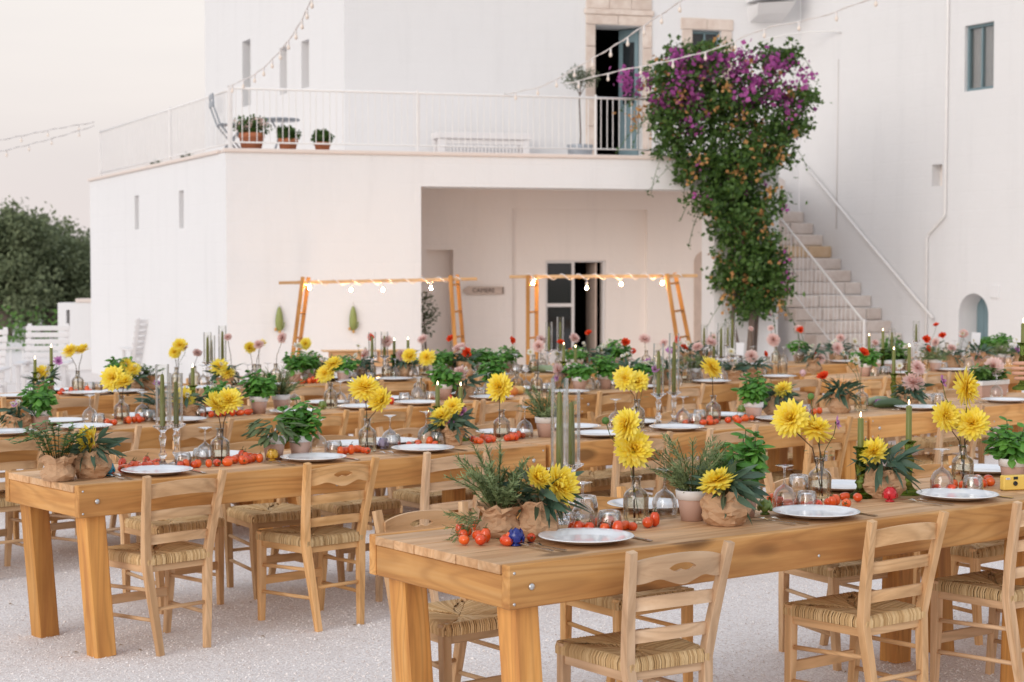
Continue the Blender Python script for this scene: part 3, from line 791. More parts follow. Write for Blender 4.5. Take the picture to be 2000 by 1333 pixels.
# folding chair and little table
t = thing('folding_chair', 'grey metal folding chair on the terrace corner', 'chair', (-3.53,22.0,3.08), .3)
gm = M['grey_metal']
for s in (-.17,.17):
    obj('leg', MB().tube([(-.17,s,0),(.16,s*.98,.40)], .011, 6).mesh('leg', gm), t); obj('leg', MB().tube([(.17,s*.85,0),(-.16,s*.85,.40),(-.24,s*.85,.62),(-.25,s*.85,.78)], .011, 6).mesh('leg', gm), t)
for k in range(5): obj('seat_slat', MB().cbox(-.17+.07*k,-.115+.07*k,-.18,.18,.40,.415).mesh('seat_slat', gm), t)
for z in (.62,.72): obj('back_slat', MB().cbox(-.26,-.245,-.16,.16,z,z+.07).mesh('back_slat', gm), t)
t = thing('bistro_table', 'small blue-grey metal table behind the terracotta pots', 'table', (-3.02,22.7,3.08), .2)
obj('table_top', MB().lathe([(0,.52),(.26,.52),(.265,.535),(.26,.545),(0,.545)],24).mesh('table_top', gm), t)
for k in range(3):
    a = k*2.094; obj('leg', MB().tube([(.2*math.cos(a),.2*math.sin(a),0),(-.1*math.cos(a),-.1*math.sin(a),.52)], .011, 6).mesh('leg', gm), t)
# low white slatted bench
p = Vector((-2.47,25.8,0))+Vector((1,.27,0)).normalized()*1.97+Vector((.26,-.965,0))*.45
t = thing('terrace_bench', 'long low white slatted bench against the tower wall', 'bench', (p.x,p.y,3.08), math.atan(.27)); t.scale = (1,1,1.5)
for x in (-.64,.64):
    obj('leg', MB().cbox(x-.05,x+.05,-.18,-.1,0,.34).mesh('leg', M['white_wood']), t); obj('leg', MB().cbox(x-.05,x+.05,.1,.18,0,.34).mesh('leg', M['white_wood']), t)
obj('top_board', MB().cbox(-.72,.72,-.2,.2,.342,.40).mesh('top_board', M['white_wood']), t)
obj('low_rail', MB().cbox(-.59,.59,-.16,-.13,.10,.13).mesh('low_rail', M['white_wood']), t); obj('high_rail', MB().cbox(-.59,.59,-.16,-.13,.29,.335).mesh('high_rail', M['white_wood']), t)
sm = MB().cbox(-.012,.012,-.155,-.135,.132,.288,.002).mesh('slat', M['white_wood'])
for k in range(22): obj('slat', sm, t, loc=(-.56+k*.0533,0,0))
# potted olive standard by the door
t = thing('potted_olive', 'small round-headed olive tree in a blue-grey pot by the terrace door', 'potted tree', (1.02,26.2,3.08))
obj('pot', MB().lathe([(0,0),(.15,0),(.19,.42),(.2,.46),(.18,.46),(.17,.40)],20).mesh('pot', gm), t)
obj('trunk', MB().tube([(0,0,.38),(.01,0,.6),(-.01,.01,1.1),(0,0,1.3),(.06,0,1.5)], [.014,.012,.011,.01,.005], 7).mesh('trunk', M['bark']), t)
for q in ((-.12,.03,1.42),(.13,-.02,1.45),(.02,.1,1.5)): obj('branch', MB().tube([(0,0,1.2),q], [.008,.004], 5).mesh('branch', M['bark']), t)
cloud_obj('crown', [(-.1,0,1.45,.22,.2,.14),(.12,0,1.46,.2,.2,.16),(0,0,1.5,.2,.2,.18)], 900, .045, 21, M['olive_leaf'], t, asp=.16, shell=.2)
t = thing('olive_bush', 'olive bush growing just inside the portico left corner', 'plant', (-1.17,23.0,0))
obj('stem', MB().tube([(0,0,0),(.03,0,.6),(.0,.02,1.1)], [.02,.015,.008], 6).mesh('stem', M['bark']), t)
cloud_obj('foliage', [(.0,0,1.25,.14,.15,.16),(.08,0,1.05,.14,.15,.12),(.03,0,.9,.1,.12,.1)], 330, .05, 22, M['olive_leaf'], t, asp=.25, shell=.1)
for (l, lab) in ((4.6,'shallow planter tray on the wing parapet, farther one'),(2.9,'shallow planter tray on the wing parapet, nearer one')):
    wd = Vector((-.48,1,0)).normalized(); p = Vector((-3.49,21.3,0))+wd*l+Vector((.902,.433,0))*.30
    t = thing('planter_tray', lab, 'planter', (p.x,p.y,3.16), math.atan2(wd.y,wd.x), 'trays on the wing parapet')
    obj('tray', MB().cbox(-.3,.3,-.08,.08,0,.05).mesh('tray', M['sign']), t)
    cloud_obj('seedlings', [(0,0,.07,.26,.06,.05)], 60, .04, 33, M['olive_leaf'], t)

# ------------------------------------------------------------------ bougainvillea
bt = thing('bougainvillea', 'tall bougainvillea with purple flowers climbing beside the outside stairs', 'climbing plant', (3.05,22.75,0))
mb = MB()
def wpt(px, py, Y): return ((px-1000)/3400*Y-3.05, Y-22.75, 1.65+(530-py)/3400*Y)
trunks = [[(1462,815),(1465,690),(1470,600),(1455,500),(1435,400),(1410,300),(1400,200)], [(1450,815),(1446,700),(1430,620),(1440,540),(1420,440),(1440,330),(1480,230)], [(1466,815),(1475,680),(1480,590),(1470,480),(1420,380),(1350,260)]]
for i, tr in enumerate(trunks):
    mb = MB(); P = [wpt(x,y,22.75+.05*i) for x,y in tr]; mb.tube(P, [.055,.05,.042,.036,.03,.02,.01][:len(P)] if i == 0 else [.034,.03,.026,.022,.018,.012,.008][:len(P)], 7)
    obj('trunk', mb.mesh('trunk', M['bark']), bt)
BB = [(1385,395,32,32),(1480,400,48,45),(1470,600,48,28),(1500,575,45,36),(1505,500,30,26),(1555,250,26,18),(1290,230,30,30),(1310,290,32,32),(1510,290,36,34),(1400,175,120,75),(1470,225,95,75),(1335,215,75,65),(1405,285,88,55),(1405,350,72,58),(1440,420,66,60),(1455,500,58,56),(1470,565,54,40),(1300,165,40,38),(1552,205,32,26),(1520,120,40,30),(1500,540,42,40),(1335,330,26,26),(1415,545,30,28),(1470,330,50,50),(1475,470,50,40),(1350,120,55,28)]
CB = [(*wpt(x,y,22.72),rx/150,min(.42,.25+rx/300),ry/150) for x,y,rx,ry in BB]
cloud_obj('leaves', CB, 9000, .070, 41, M['boug_leaf'], bt, shell=.15, asp=.36)
cloud_obj('leaf_sprays', CB, 8500, .068, 45, M['boug_leaf'], bt, shell=.75, asp=.36, clumps=330, cr=.06)
TOP = [(1320,125,55,32),(1400,125,65,26),(1480,140,60,40),(1530,165,38,48),(1410,200,80,50),(1240,170,30,28),(1320,190,45,40),(1555,215,35,18),(1370,110,60,20)]
cloud_obj('flowers', [(*wpt(x,y,22.62),rx/150,.36,ry/150) for x,y,rx,ry in TOP], 1500, .058, 42, M['bract'], bt, shell=.75, asp=.55, clumps=95, cr=.06)
cloud_obj('scattered_flowers', CB, 220, .05, 43, M['bract'], bt, shell=.95, asp=.55, clumps=45, cr=.04)
cloud_obj('dried_flowers', CB, 1500, .055, 44, M['dry'], bt, shell=.97, asp=.5, clumps=130, cr=.055)
mb = MB(); gs = random.Random(8)
for k in range(70):
    x, y, rx, ry = gs.choice(BB); a = gs.uniform(0,6.28); x0, y0 = x+rx*.8*math.cos(a), y+ry*.8*math.sin(a)
    P = [wpt(x0+rx*.25*i*math.cos(a), y0+ry*.25*i*math.sin(a)+3*i*i, 22.6+gs.uniform(-.2,.2)) for i in range(5)]
    mb.tube(P, .004, 4)
    for q in P:
        for _ in range(4):
            d = Vector((gs.gauss(0,1),gs.gauss(0,1),gs.gauss(0,1))).normalized()*.05; e = d.cross(Vector((0,0,1))).normalized()*.016
            q_ = Vector(q)+d*.2; mb.add([q_, q_+d*.5+e, q_+d, q_+d*.5-e], [(0,1,2,3)])
tag(obj('shoots', mb.mesh('shoots', M['boug_leaf']), bt), kind='stuff')

# ------------------------------------------------------------------ olive trees behind the fence
def olive_tree(px, Y, crowns, lab, seed):
    X = (px-1000)/3400*Y
    t = thing('olive_tree', lab, 'tree', (X,Y,0), 0, 'olive trees beyond the fence')
    z0 = min(c[2] for c in crowns)
    obj('trunk', MB().tube([(0,0,-.1),(.1,0,.5),(-.05,.1,1.0),(.05,0,z0)], [.28,.22,.2,.14], 8).mesh('trunk', M['bark']), t)
    for c in crowns: obj('limb', MB().tube([(0,0,.9),(c[0]*.5,c[1]*.5,(.9+c[2])/2),c[:3]], [.13,.09,.04], 6).mesh('limb', M['bark']), t)
    cloud_obj('crown', crowns, 15000, .13, seed, M['tree_leaf'], t, asp=.26, shell=.3, clumps=700, cr=.13)
olive_tree(95, 44, [(0,0,2.0,1.1,1.2,.75),(-.6,0,2.4,.7,.8,.5),(.6,.2,1.6,.8,.9,.7),(.75,0,1.0,.75,.8,.7),(-.5,0,1.1,.9,.9,.7)], 'olive tree nearest the wing wall, right-hand one', 51)
olive_tree(0, 42, [(0,0,2.35,1.1,1.2,.7),(.5,0,2.65,.6,.8,.42),(-.7,0,2.3,1.0,1.0,.8),(.5,0,1.3,.9,.9,.8),(-.6,0,1.2,1,1,.8)], 'olive tree at the left edge of the picture', 52)
olive_tree(55, 52, [(0,0,2.2,1.5,1.4,1.0),(.9,0,1.8,1.1,1.2,1.1),(-1,0,2.0,1.2,1.2,1.1),(0,0,1.0,2.2,1.2,.9)], 'farthest olive tree, filling the gap between the front two', 53)
olive_tree(170, 49, [(0,0,1.7,1.0,1.2,.9),(.9,0,1.2,1.1,1.2,.9),(-.4,0,1.1,1.1,1.1,.9)], 'low dark olive tree half hidden by the wing', 54)
olive_tree(-60, 47, [(0,0,1.7,1.2,1.2,1.1),(-.9,0,1.6,1.1,1.2,1.1),(.5,0,1.1,1.1,1.1,.9)], 'olive tree cut by the left picture edge, farther back', 55)
V, T = leaf_cloud([(-14+k*1.1,36+.3*math.sin(k*2.1),.35,.8,.6,.5) for k in range(8)], 2600, .10, 56, asp=.3)
tag(obj('hedge', np_mesh('hedge', V, T, M['thyme'])), 'low green undergrowth behind the white fence', None, None, 'stuff')
# white fence
fe = thing('garden_fence', 'white iron garden fence in front of the olive trees', 'fence', (-7.2,24,0))
obj('top_rail', MB().tube([(-3.0,0,.59),(.75,0,.59)], .022, 6).mesh('top_rail', M['iron']), fe); obj('bottom_rail', MB().tube([(-3.0,0,.1),(.75,0,.1)], .016, 6).mesh('bottom_rail', M['iron']), fe)
bm_ = MB().tube([(0,0,.1),(0,0,.59)], .010, 6).mesh('baluster', M['iron'])
for k in range(22): obj('baluster', bm_, fe, loc=(-2.95+.17*k,0,0))
# white slatted garden chairs
def garden_chair(px, Y, rz, lab, tilt=.35):
    t = thing('garden_chair', lab, 'garden chair', ((px-1000)/3400*Y,Y,0), rz, 'white slatted garden chairs')
    w = M['white_wood']
    for s in (-.27,.27):
        obj('leg', MB().bar([(s,-.28,0),(s,-.28,.5)], .05, .05).mesh('leg', w), t); obj('leg', MB().bar([(s,.25,0),(s,.25,.36)], .05, .05).mesh('leg', w), t)
        obj('armrest', MB().cbox(s-.06,s+.06,-.34,.36,.5,.53).mesh('armrest', w), t)
        obj('back_post', MB().bar([(s*.85,.22,.3),(s*.85,.22+tilt,.98)], .05, .03).mesh('back_post', w), t)
    for k in range(6): obj('seat_slat', MB().cbox(-.25,.25,-.27+.085*k,-.20+.085*k,.36-.012*k,.38-.012*k).mesh('seat_slat', w), t)
    for k in range(7):
        z = .40+.083*k; y = .20+tilt*(z-.3)/.68
        obj('back_slat', MB().cbox(-.27,.27,y-.012,y+.008,z,z+.062).mesh('back_slat', w), t)
garden_chair(84, 21.5, .15, 'white slatted garden chair in front of the fence, seen whole')
garden_chair(-48, 20.0, .1, 'white slatted garden chair cut by the left picture edge')
garden_chair(284, 25.5, -2.75, 'white slatted garden chair standing askew before the wing wall', .5)

# ------------------------------------------------------------------ layout of the tables, chairs and everything on them (metres)
TABLES = [
 ('1', -0.009, 5.226, 0.76, 0.6375, 2.68),
 ('1', 2.16, 6.833, 0.76, 0.6375, 2.68),
 ('2', -1.816, 7.261, 0.75, 0.707, 2.62),
 ('2', 0.198, 8.983, 0.75, 0.707, 2.62),
 ('2', 2.213, 10.704, 0.75, 0.707, 2.62),
 ('3', -5.098, 6.956, 0.75, 0.7904, 2.62),
 ('3', -3.233, 8.839, 0.75, 0.7904, 2.62),
 ('3', -1.369, 10.723, 0.75, 0.7904, 2.62),
 ('3', 0.496, 12.606, 0.75, 0.7904, 2.62),
 ('4', 2.976, 14.405, 0.75, 0.7814, 2.62),
 ('5', -4.886, 11.063, 0.75, 0.6532, 2.62),
 ('5', -2.782, 12.674, 0.75, 0.6532, 2.62),
 ('5', -0.677, 14.284, 0.75, 0.6532, 2.62),
 ('6', 1.695, 15.959, 0.75, 0.5138, 2.62),
 ('6', 4.003, 17.262, 0.75, 0.5138, 2.62),
]
CHAIRS = [
 ('1', 'near', 0.408, 5.667, 0.566, 1),
 ('1', 'near', 1.267, 6.342, 0.648, 0),
 ('1', 'near', 1.924, 6.832, 0.622, 0),
 ('1', 'far', -0.192, 6.231, 3.804, 1),
 ('1', 'far', 0.437, 6.692, 3.818, 0),
 ('1', 'far', 1.392, 7.384, 3.714, 0),
 ('1', 'far', 2.078, 7.877, 3.839, 0),
 ('2', 'near', -1.573, 7.649, 0.775, 0),
 ('2', 'near', -0.94, 8.159, 0.732, 1),
 ('2', 'near', -0.42, 8.628, 0.73, 0),
 ('2', 'near', 0.556, 9.463, 0.711, 0),
 ('2', 'near', 1.082, 9.903, 0.737, 0),
 ('2', 'near', 1.723, 10.431, 0.775, 0),
 ('2', 'near', 2.757, 11.35, 0.639, 0),
 ('2', 'far', -1.691, 8.577, 3.922, 0),
 ('2', 'far', -1.25, 8.938, 3.776, 0),
 ('2', 'far', -0.861, 9.282, 3.789, 0),
 ('2', 'far', -0.438, 9.647, 3.875, 1),
 ('2', 'far', -0.016, 9.96, 3.795, 0),
 ('2', 'far', 0.493, 10.425, 3.86, 0),
 ('2', 'far', 0.786, 10.682, 3.917, 1),
 ('2', 'far', 1.218, 11.022, 3.769, 0),
 ('2', 'far', 1.761, 11.524, 3.771, 0),
 ('2', 'far', 2.46, 12.119, 3.787, 0),
 ('2', 'far', 3.046, 12.615, 3.894, 0),
 ('2', 'far', 3.476, 12.987, 3.857, 0),
 ('3', 'near', -2.829, 9.44, 0.743, 0),
 ('3', 'near', -2.413, 9.848, 0.763, 0),
 ('3', 'near', -1.971, 10.307, 0.834, 1),
 ('3', 'near', -1.34, 10.921, 0.795, 0),
 ('3', 'near', -0.957, 11.282, 0.716, 0),
 ('3', 'near', -0.545, 11.731, 0.789, 0),
 ('3', 'near', -0.23, 12.064, 0.808, 0),
 ('3', 'near', 0.612, 12.873, 0.768, 0),
 ('3', 'near', 1.178, 13.481, 0.794, 0),
 ('3', 'near', 1.77, 14.035, 0.844, 0),
 ('3', 'near', 2.29, 14.608, 0.724, 0),
 ('3', 'far', -2.774, 10.442, 3.913, 0),
 ('3', 'far', -2.479, 10.754, 3.902, 0),
 ('3', 'far', -2.089, 11.117, 3.93, 0),
 ('3', 'far', -1.767, 11.484, 3.867, 0),
 ('3', 'far', -1.426, 11.78, 3.951, 1),
 ('3', 'far', -1.178, 12.075, 3.934, 0),
 ('3', 'far', -0.865, 12.365, 3.989, 0),
 ('3', 'far', -0.415, 12.838, 3.863, 0),
 ('3', 'far', -0.002, 13.262, 3.883, 0),
 ('3', 'far', 0.335, 13.569, 3.986, 0),
 ('3', 'far', 0.71, 13.955, 3.98, 0),
 ('3', 'far', 1.118, 14.353, 3.992, 0),
 ('3', 'far', 1.542, 14.782, 3.876, 0),
 ('3', 'far', 1.983, 15.245, 3.906, 0),
 ('3', 'far', 2.46, 15.729, 3.997, 0),
 ('4', 'near', 2.782, 14.394, 0.702, 0),
 ('4', 'near', 3.485, 15.068, 0.789, 0),
 ('4', 'near', 4.02, 15.609, 0.816, 0),
 ('4', 'far', 3.393, 15.945, 3.855, 0),
 ('4', 'far', 4.078, 16.611, 3.979, 0),
 ('4', 'far', 4.673, 17.207, 3.966, 0),
 ('5', 'near', -3.505, 12.296, 0.673, 0),
 ('5', 'near', -3.259, 12.469, 0.671, 0),
 ('5', 'near', -2.846, 12.766, 0.719, 0),
 ('5', 'near', -2.607, 12.957, 0.719, 0),
 ('5', 'near', -2.354, 13.143, 0.712, 0),
 ('5', 'near', -2.125, 13.342, 0.671, 0),
 ('5', 'near', -1.726, 13.63, 0.596, 0),
 ('5', 'near', -1.401, 13.895, 0.631, 0),
 ('5', 'near', -1.013, 14.187, 0.595, 0),
 ('5', 'near', -0.555, 14.508, 0.596, 0),
 ('5', 'near', -0.215, 14.805, 0.602, 0),
 ('5', 'near', 0.199, 15.126, 0.633, 0),
 ('5', 'far', -3.344, 13.255, 3.771, 0),
 ('5', 'far', -2.974, 13.54, 3.73, 0),
 ('5', 'far', -2.617, 13.802, 3.865, 0),
 ('5', 'far', -2.246, 14.075, 3.819, 0),
 ('5', 'far', -1.752, 14.46, 3.763, 0),
 ('5', 'far', -1.344, 14.758, 3.718, 0),
 ('5', 'far', -0.948, 15.107, 3.848, 0),
 ('5', 'far', -0.508, 15.436, 3.844, 0),
 ('5', 'far', -0.103, 15.754, 3.74, 0),
 ('5', 'far', 0.381, 16.105, 3.794, 0),
 ('6', 'near', 1.61, 16.052, 0.584, 0),
 ('6', 'near', 2.112, 16.345, 0.589, 0),
 ('6', 'near', 2.596, 16.588, 0.538, 0),
 ('6', 'near', 3.294, 17.008, 0.553, 0),
]
ITEMS = [
 dict(k='basil_pot', r='1', x=0.842, y=6.305, h=0.29),
 dict(k='basil_pot', r='1', x=2.094, y=7.25, h=0.25),
 dict(k='bottle', r='1', x=0.44, y=6.15, heads=[('dahlia', 0.43, 6.143, 1.023, 0.135), ('dahlia', 0.403, 6.129, 1.11, 0.115), ('bud_stem', 0.33, 6.124, 1.121)]),
 dict(k='bottle', r='1', x=1.2, y=6.76, heads=[('dahlia', 1.086, 6.785, 1.076, 0.13), ('dahlia', 1.188, 6.778, 1.04, 0.14), ('bud_stem', 1.166, 6.776, 1.16), ('cosmos', 1.26, 6.743, 1.062)]),
 dict(k='bottle', r='1', x=1.884, y=7.25, heads=[('dahlia', 1.897, 7.237, 1.165, 0.15), ('dahlia', 1.806, 7.23, 1.048, 0.125), ('dahlia', 1.914, 7.226, 1.018, 0.13), ('cosmos', 1.79, 7.233, 1.191)]),
 dict(k='bouquet', r='1', x=0.09, y=5.838, form='tall', heads=[('dahlia', 0.159, 5.822, 0.935, 0.135), ('dahlia', 0.086, 5.814, 0.961, 0.09)]),
 dict(k='bouquet', r='1', x=0.75, y=6.1, form='ball', heads=[('dahlia', 0.715, 6.094, 0.921, 0.115)]),
 dict(k='bouquet', r='1', x=1.464, y=6.837, form='ball', heads=[('dahlia', 1.416, 6.839, 0.944, 0.12)]),
 dict(k='bud', r='1', x=0.013, y=5.619, col='blue'),
 dict(k='bud', r='1', x=0.926, y=6.345, col='green'),
 dict(k='bud', r='1', x=1.461, y=6.7, col='red'),
 dict(k='camera', r='1', x=2.046, y=7.062),
 dict(k='candle_glass', r='1', x=0.168, y=6.125, top=1.271),
 dict(k='candle_glass', r='1', x=0.215, y=6.263, top=1.217),
 dict(k='candle_green', r='1', x=1.37, y=6.821, top=1.083),
 dict(k='candle_green', r='1', x=1.581, y=6.916, top=1.124),
 dict(k='plate', r='1', x=0.244, y=5.694, side='near', set=1),
 dict(k='plate', r='1', x=0.514, y=6.485, side='far'),
 dict(k='plate', r='1', x=1.102, y=6.279, side='near', set=1),
 dict(k='plate', r='1', x=1.345, y=7.062, side='far'),
 dict(k='plate', r='1', x=1.741, y=6.775, side='near', set=1),
 dict(k='plate', r='1', x=2.09, y=7.652, side='far'),
 dict(k='rosemary_bag', r='1', x=-0.043, y=5.838, h=0.33),
 dict(k='rosemary_pot', r='1', x=0.645, y=6.201, h=0.34),
 dict(k='tomato', r='1', x=-0.161, y=5.726, where='beside blue ceramic bud', n=1),
 dict(k='tomato', r='1', x=-0.129, y=5.737, where='beside blue ceramic bud', n=1),
 dict(k='tomato', r='1', x=-0.111, y=5.607, where='beside blue ceramic bud', n=1),
 dict(k='tomato', r='1', x=-0.143, y=5.619, where='beside blue ceramic bud', n=1),
 dict(k='tomato', r='1', x=-0.138, y=5.815, where='beside blue ceramic bud', n=1),
 dict(k='tomato', r='1', x=-0.172, y=5.82, where='beside blue ceramic bud', n=1),
 dict(k='tomato', r='1', x=-0.12, y=5.861, where='beside blue ceramic bud', n=1),
 dict(k='tomato', r='1', x=-0.119, y=5.895, where='beside blue ceramic bud', n=1),
 dict(k='tomato', r='1', x=-0.087, y=5.683, where='beside blue ceramic bud', n=1),
 dict(k='tomato', r='1', x=-0.009, y=5.621, where='beside blue ceramic bud', n=1),
 dict(k='tomato', r='1', x=-0.037, y=5.64, where='beside blue ceramic bud', n=1),
 dict(k='tomato', r='1', x=0.0, y=5.598, where='beside blue ceramic bud', n=1),
 dict(k='tomato', r='1', x=0.021, y=5.838, where='beside blue ceramic bud', n=1),
 dict(k='tomato', r='1', x=0.052, y=5.825, where='beside blue ceramic bud', n=1),
 dict(k='tomato', r='1', x=0.037, y=5.661, where='beside blue ceramic bud', n=1),
 dict(k='tomato', r='1', x=0.061, y=5.705, where='beside blue ceramic bud', n=1),
 dict(k='tomato', r='1', x=0.224, y=5.907, where='around leftmost tumbler', n=2),
 dict(k='tomato', r='1', x=0.191, y=5.914, where='around leftmost tumbler', n=2),
 dict(k='tomato', r='1', x=0.234, y=5.872, where='around leftmost tumbler', n=2),
 dict(k='tomato', r='1', x=0.226, y=5.871, where='around leftmost tumbler', n=2),
 dict(k='tomato', r='1', x=0.263, y=5.871, where='around leftmost tumbler', n=2),
 dict(k='tomato', r='1', x=0.312, y=5.86, where='around leftmost tumbler', n=2),
 dict(k='tomato', r='1', x=0.306, y=6.026, where='around leftmost tumbler', n=2),
 dict(k='tomato', r='1', x=0.338, y=6.037, where='around leftmost tumbler', n=2),
 dict(k='tomato', r='1', x=0.288, y=6.035, where='around leftmost tumbler', n=2),
 dict(k='tomato', r='1', x=0.321, y=6.026, where='around leftmost tumbler', n=2),
 dict(k='tomato', r='1', x=0.354, y=5.838, where='around leftmost tumbler', n=2),
 dict(k='tomato', r='1', x=0.402, y=5.99, where='around leftmost tumbler', n=2),
 dict(k='tomato', r='1', x=0.425, y=5.942, where='around leftmost tumbler', n=2),
 dict(k='tomato', r='1', x=0.464, y=5.99, where='around leftmost tumbler', n=2),
 dict(k='tomato', r='1', x=0.499, y=6.05, where='around leftmost tumbler', n=2),
 dict(k='tomato', r='1', x=1.009, y=6.67, where='beside second bottle vase', n=3),
 dict(k='tomato', r='1', x=1.03, y=6.549, where='beside second bottle vase', n=3),
 dict(k='tomato', r='1', x=1.006, y=6.525, where='beside second bottle vase', n=3),
 dict(k='tomato', r='1', x=1.067, y=6.496, where='beside second bottle vase', n=3),
 dict(k='tomato', r='1', x=1.09, y=6.468, where='beside second bottle vase', n=3),
 dict(k='tomato', r='1', x=1.147, y=6.468, where='beside second bottle vase', n=3),
 dict(k='tomato', r='1', x=1.144, y=6.502, where='beside second bottle vase', n=3),
 dict(k='tomato', r='1', x=1.185, y=6.553, where='beside second bottle vase', n=3),
 dict(k='tomato', r='1', x=1.212, y=6.552, where='beside second bottle vase', n=3),
 dict(k='tomato', r='1', x=1.229, y=6.582, where='beside second bottle vase', n=3),
 dict(k='tomato', r='1', x=1.263, y=6.525, where='beside second bottle vase', n=3),
 dict(k='tomato', r='1', x=1.316, y=6.76, where='beside second bottle vase', n=3),
 dict(k='tomato', r='1', x=1.336, y=6.67, where='beside second bottle vase', n=3),
 dict(k='tomato', r='1', x=1.728, y=6.98, where='left of yellow camera', n=4),
 dict(k='tomato', r='1', x=1.742, y=6.953, where='left of yellow camera', n=4),
 dict(k='tomato', r='1', x=1.831, y=7.046, where='left of yellow camera', n=4),
 dict(k='tomato', r='1', x=1.801, y=7.063, where='left of yellow camera', n=4),
 dict(k='tomato', r='1', x=1.93, y=7.181, where='left of yellow camera', n=4),
 dict(k='tomato', r='1', x=1.95, y=7.146, where='left of yellow camera', n=4),
 dict(k='tomato', r='1', x=2.028, y=7.321, where='left of yellow camera', n=4),
 dict(k='tomato', r='1', x=1.998, y=7.181, where='left of yellow camera', n=4),
 dict(k='tumbler', r='1', x=0.27, y=6.304),
 dict(k='tumbler', r='1', x=0.332, y=5.907),
 dict(k='tumbler', r='1', x=1.151, y=6.956),
 dict(k='tumbler', r='1', x=1.101, y=6.477),
 dict(k='tumbler', r='1', x=1.847, y=6.948),
 dict(k='wine', r='1', x=0.242, y=5.942),
 dict(k='wine', r='1', x=0.554, y=6.289),
 dict(k='wine', r='1', x=1.015, y=6.459),
 dict(k='wine', r='1', x=1.729, y=6.975),
 dict(k='basil_pot', r='2', x=-1.027, y=8.409, h=0.27),
 dict(k='basil_pot', r='2', x=1.467, y=10.54, h=0.27),
 dict(k='bottle', r='2', x=-1.37, y=8.143, heads=[('dahlia', -1.383, 8.162, 1.022, 0.125), ('dahlia', -1.33, 8.161, 1.046, 0.115)]),
 dict(k='bottle', r='2', x=-0.722, y=8.67, heads=[('dahlia', -0.736, 8.688, 1.071, 0.14), ('dahlia', -0.654, 8.652, 1.007, 0.12)]),
 dict(k='bottle', r='2', x=-0.055, y=9.24, heads=[('dahlia', -0.068, 9.263, 1.032, 0.125)]),
 dict(k='bottle', r='2', x=0.719, y=9.992, heads=[('dahlia', 0.648, 9.967, 1.036, 0.125), ('dahlia', 0.725, 9.998, 1.015, 0.125), ('cosmos', 0.825, 10.002, 1.083, 0.06)]),
 dict(k='bottle', r='2', x=1.195, y=10.307, heads=[('dahlia', 1.187, 10.308, 1.083, 0.135)]),
 dict(k='bottle', r='2', x=2.255, y=11.213, heads=[('poppy', 2.261, 11.188, 1.122, 0.085), ('white', 2.219, 11.239, 1.076, 0.07), ('white', 2.139, 11.235, 1.122, 0.05)]),
 dict(k='bouquet', r='2', x=-1.84, y=7.588, form='ball', heads=[('dahlia', -1.847, 7.614, 0.912, 0.12)]),
 dict(k='bouquet', r='2', x=-0.319, y=9.014, form='low', heads=[('dahlia', -0.367, 9.003, 0.901, 0.1), ('dahlia', -0.308, 9.022, 0.952, 0.11), ('cosmos', -0.252, 9.028, 0.92, 0.06), ('cosmos', -0.314, 9.035, 0.88, 0.05)]),
 dict(k='bouquet', r='2', x=1.639, y=10.687, form='ball', heads=[('dahlia', 1.656, 10.667, 0.933, 0.12)]),
 dict(k='bouquet', r='2', x=2.089, y=11.071, form='tall', heads=[('poppy', 1.977, 11.07, 0.979, 0.085)]),
 dict(k='bouquet', r='2', x=2.644, y=11.572, form='low', heads=[('pink', 2.666, 11.574, 0.914, 0.15), ('pink', 2.692, 11.56, 1.01, 0.1), ('white', 2.577, 11.596, 1.02, 0.05)]),
 dict(k='bud', r='2', x=-1.779, y=7.645, col='teal'),
 dict(k='bud', r='2', x=-1.139, y=8.247, col='yellow'),
 dict(k='bud', r='2', x=-0.652, y=8.799, col='lilac'),
 dict(k='bud', r='2', x=1.453, y=10.975, col='green'),
 dict(k='bud', r='2', x=2.425, y=11.486, col='purple'),
 dict(k='candle_glass', r='2', x=-1.595, y=7.924, top=1.223),
 dict(k='candle_glass', r='2', x=-1.55, y=8.015, top=1.178),
 dict(k='candle_glass', r='2', x=0.844, y=10.008, top=1.232),
 dict(k='candle_glass', r='2', x=0.946, y=10.147, top=1.286),
 dict(k='candle_green', r='2', x=-0.39, y=9.111, top=1.06),
 dict(k='candle_green', r='2', x=-0.273, y=9.238, top=1.046),
 dict(k='candle_green', r='2', x=2.56, y=11.658, top=1.129),
 dict(k='candle_green', r='2', x=2.707, y=11.849, top=1.141),
 dict(k='gourd', r='2', x=2.439, y=11.554),
 dict(k='gourd', r='2', x=2.475, y=11.375),
 dict(k='planter', r='2', x=3.437, y=12.538, heads=[('pink', 3.475, 12.543, 0.964, 0.12)]),
 dict(k='plate', r='2', x=-1.574, y=7.692, side='near', set=1),
 dict(k='plate', r='2', x=-1.43, y=8.354, side='far'),
 dict(k='plate', r='2', x=-0.943, y=8.231, side='near', set=1),
 dict(k='plate', r='2', x=-0.812, y=8.882, side='far'),
 dict(k='plate', r='2', x=-0.639, y=9.03, side='far'),
 dict(k='plate', r='2', x=-0.445, y=8.657, side='near', set=1),
 dict(k='plate', r='2', x=-0.042, y=9.54, side='far'),
 dict(k='plate', r='2', x=0.35, y=9.875, side='far'),
 dict(k='plate', r='2', x=0.479, y=9.446, side='near', set=1),
 dict(k='plate', r='2', x=0.721, y=10.192, side='far'),
 dict(k='plate', r='2', x=0.934, y=9.835, side='near', set=1),
 dict(k='plate', r='2', x=1.298, y=10.685, side='far'),
 dict(k='plate', r='2', x=1.619, y=10.42, side='near', set=1),
 dict(k='plate', r='2', x=2.648, y=11.299, side='near', set=1),
 dict(k='plate', r='2', x=3.382, y=11.926, side='near', set=1),
 dict(k='rosemary_pot', r='2', x=0.184, y=9.444, h=0.3),
 dict(k='sage_pot', r='2', x=-1.141, y=8.312, h=0.2),
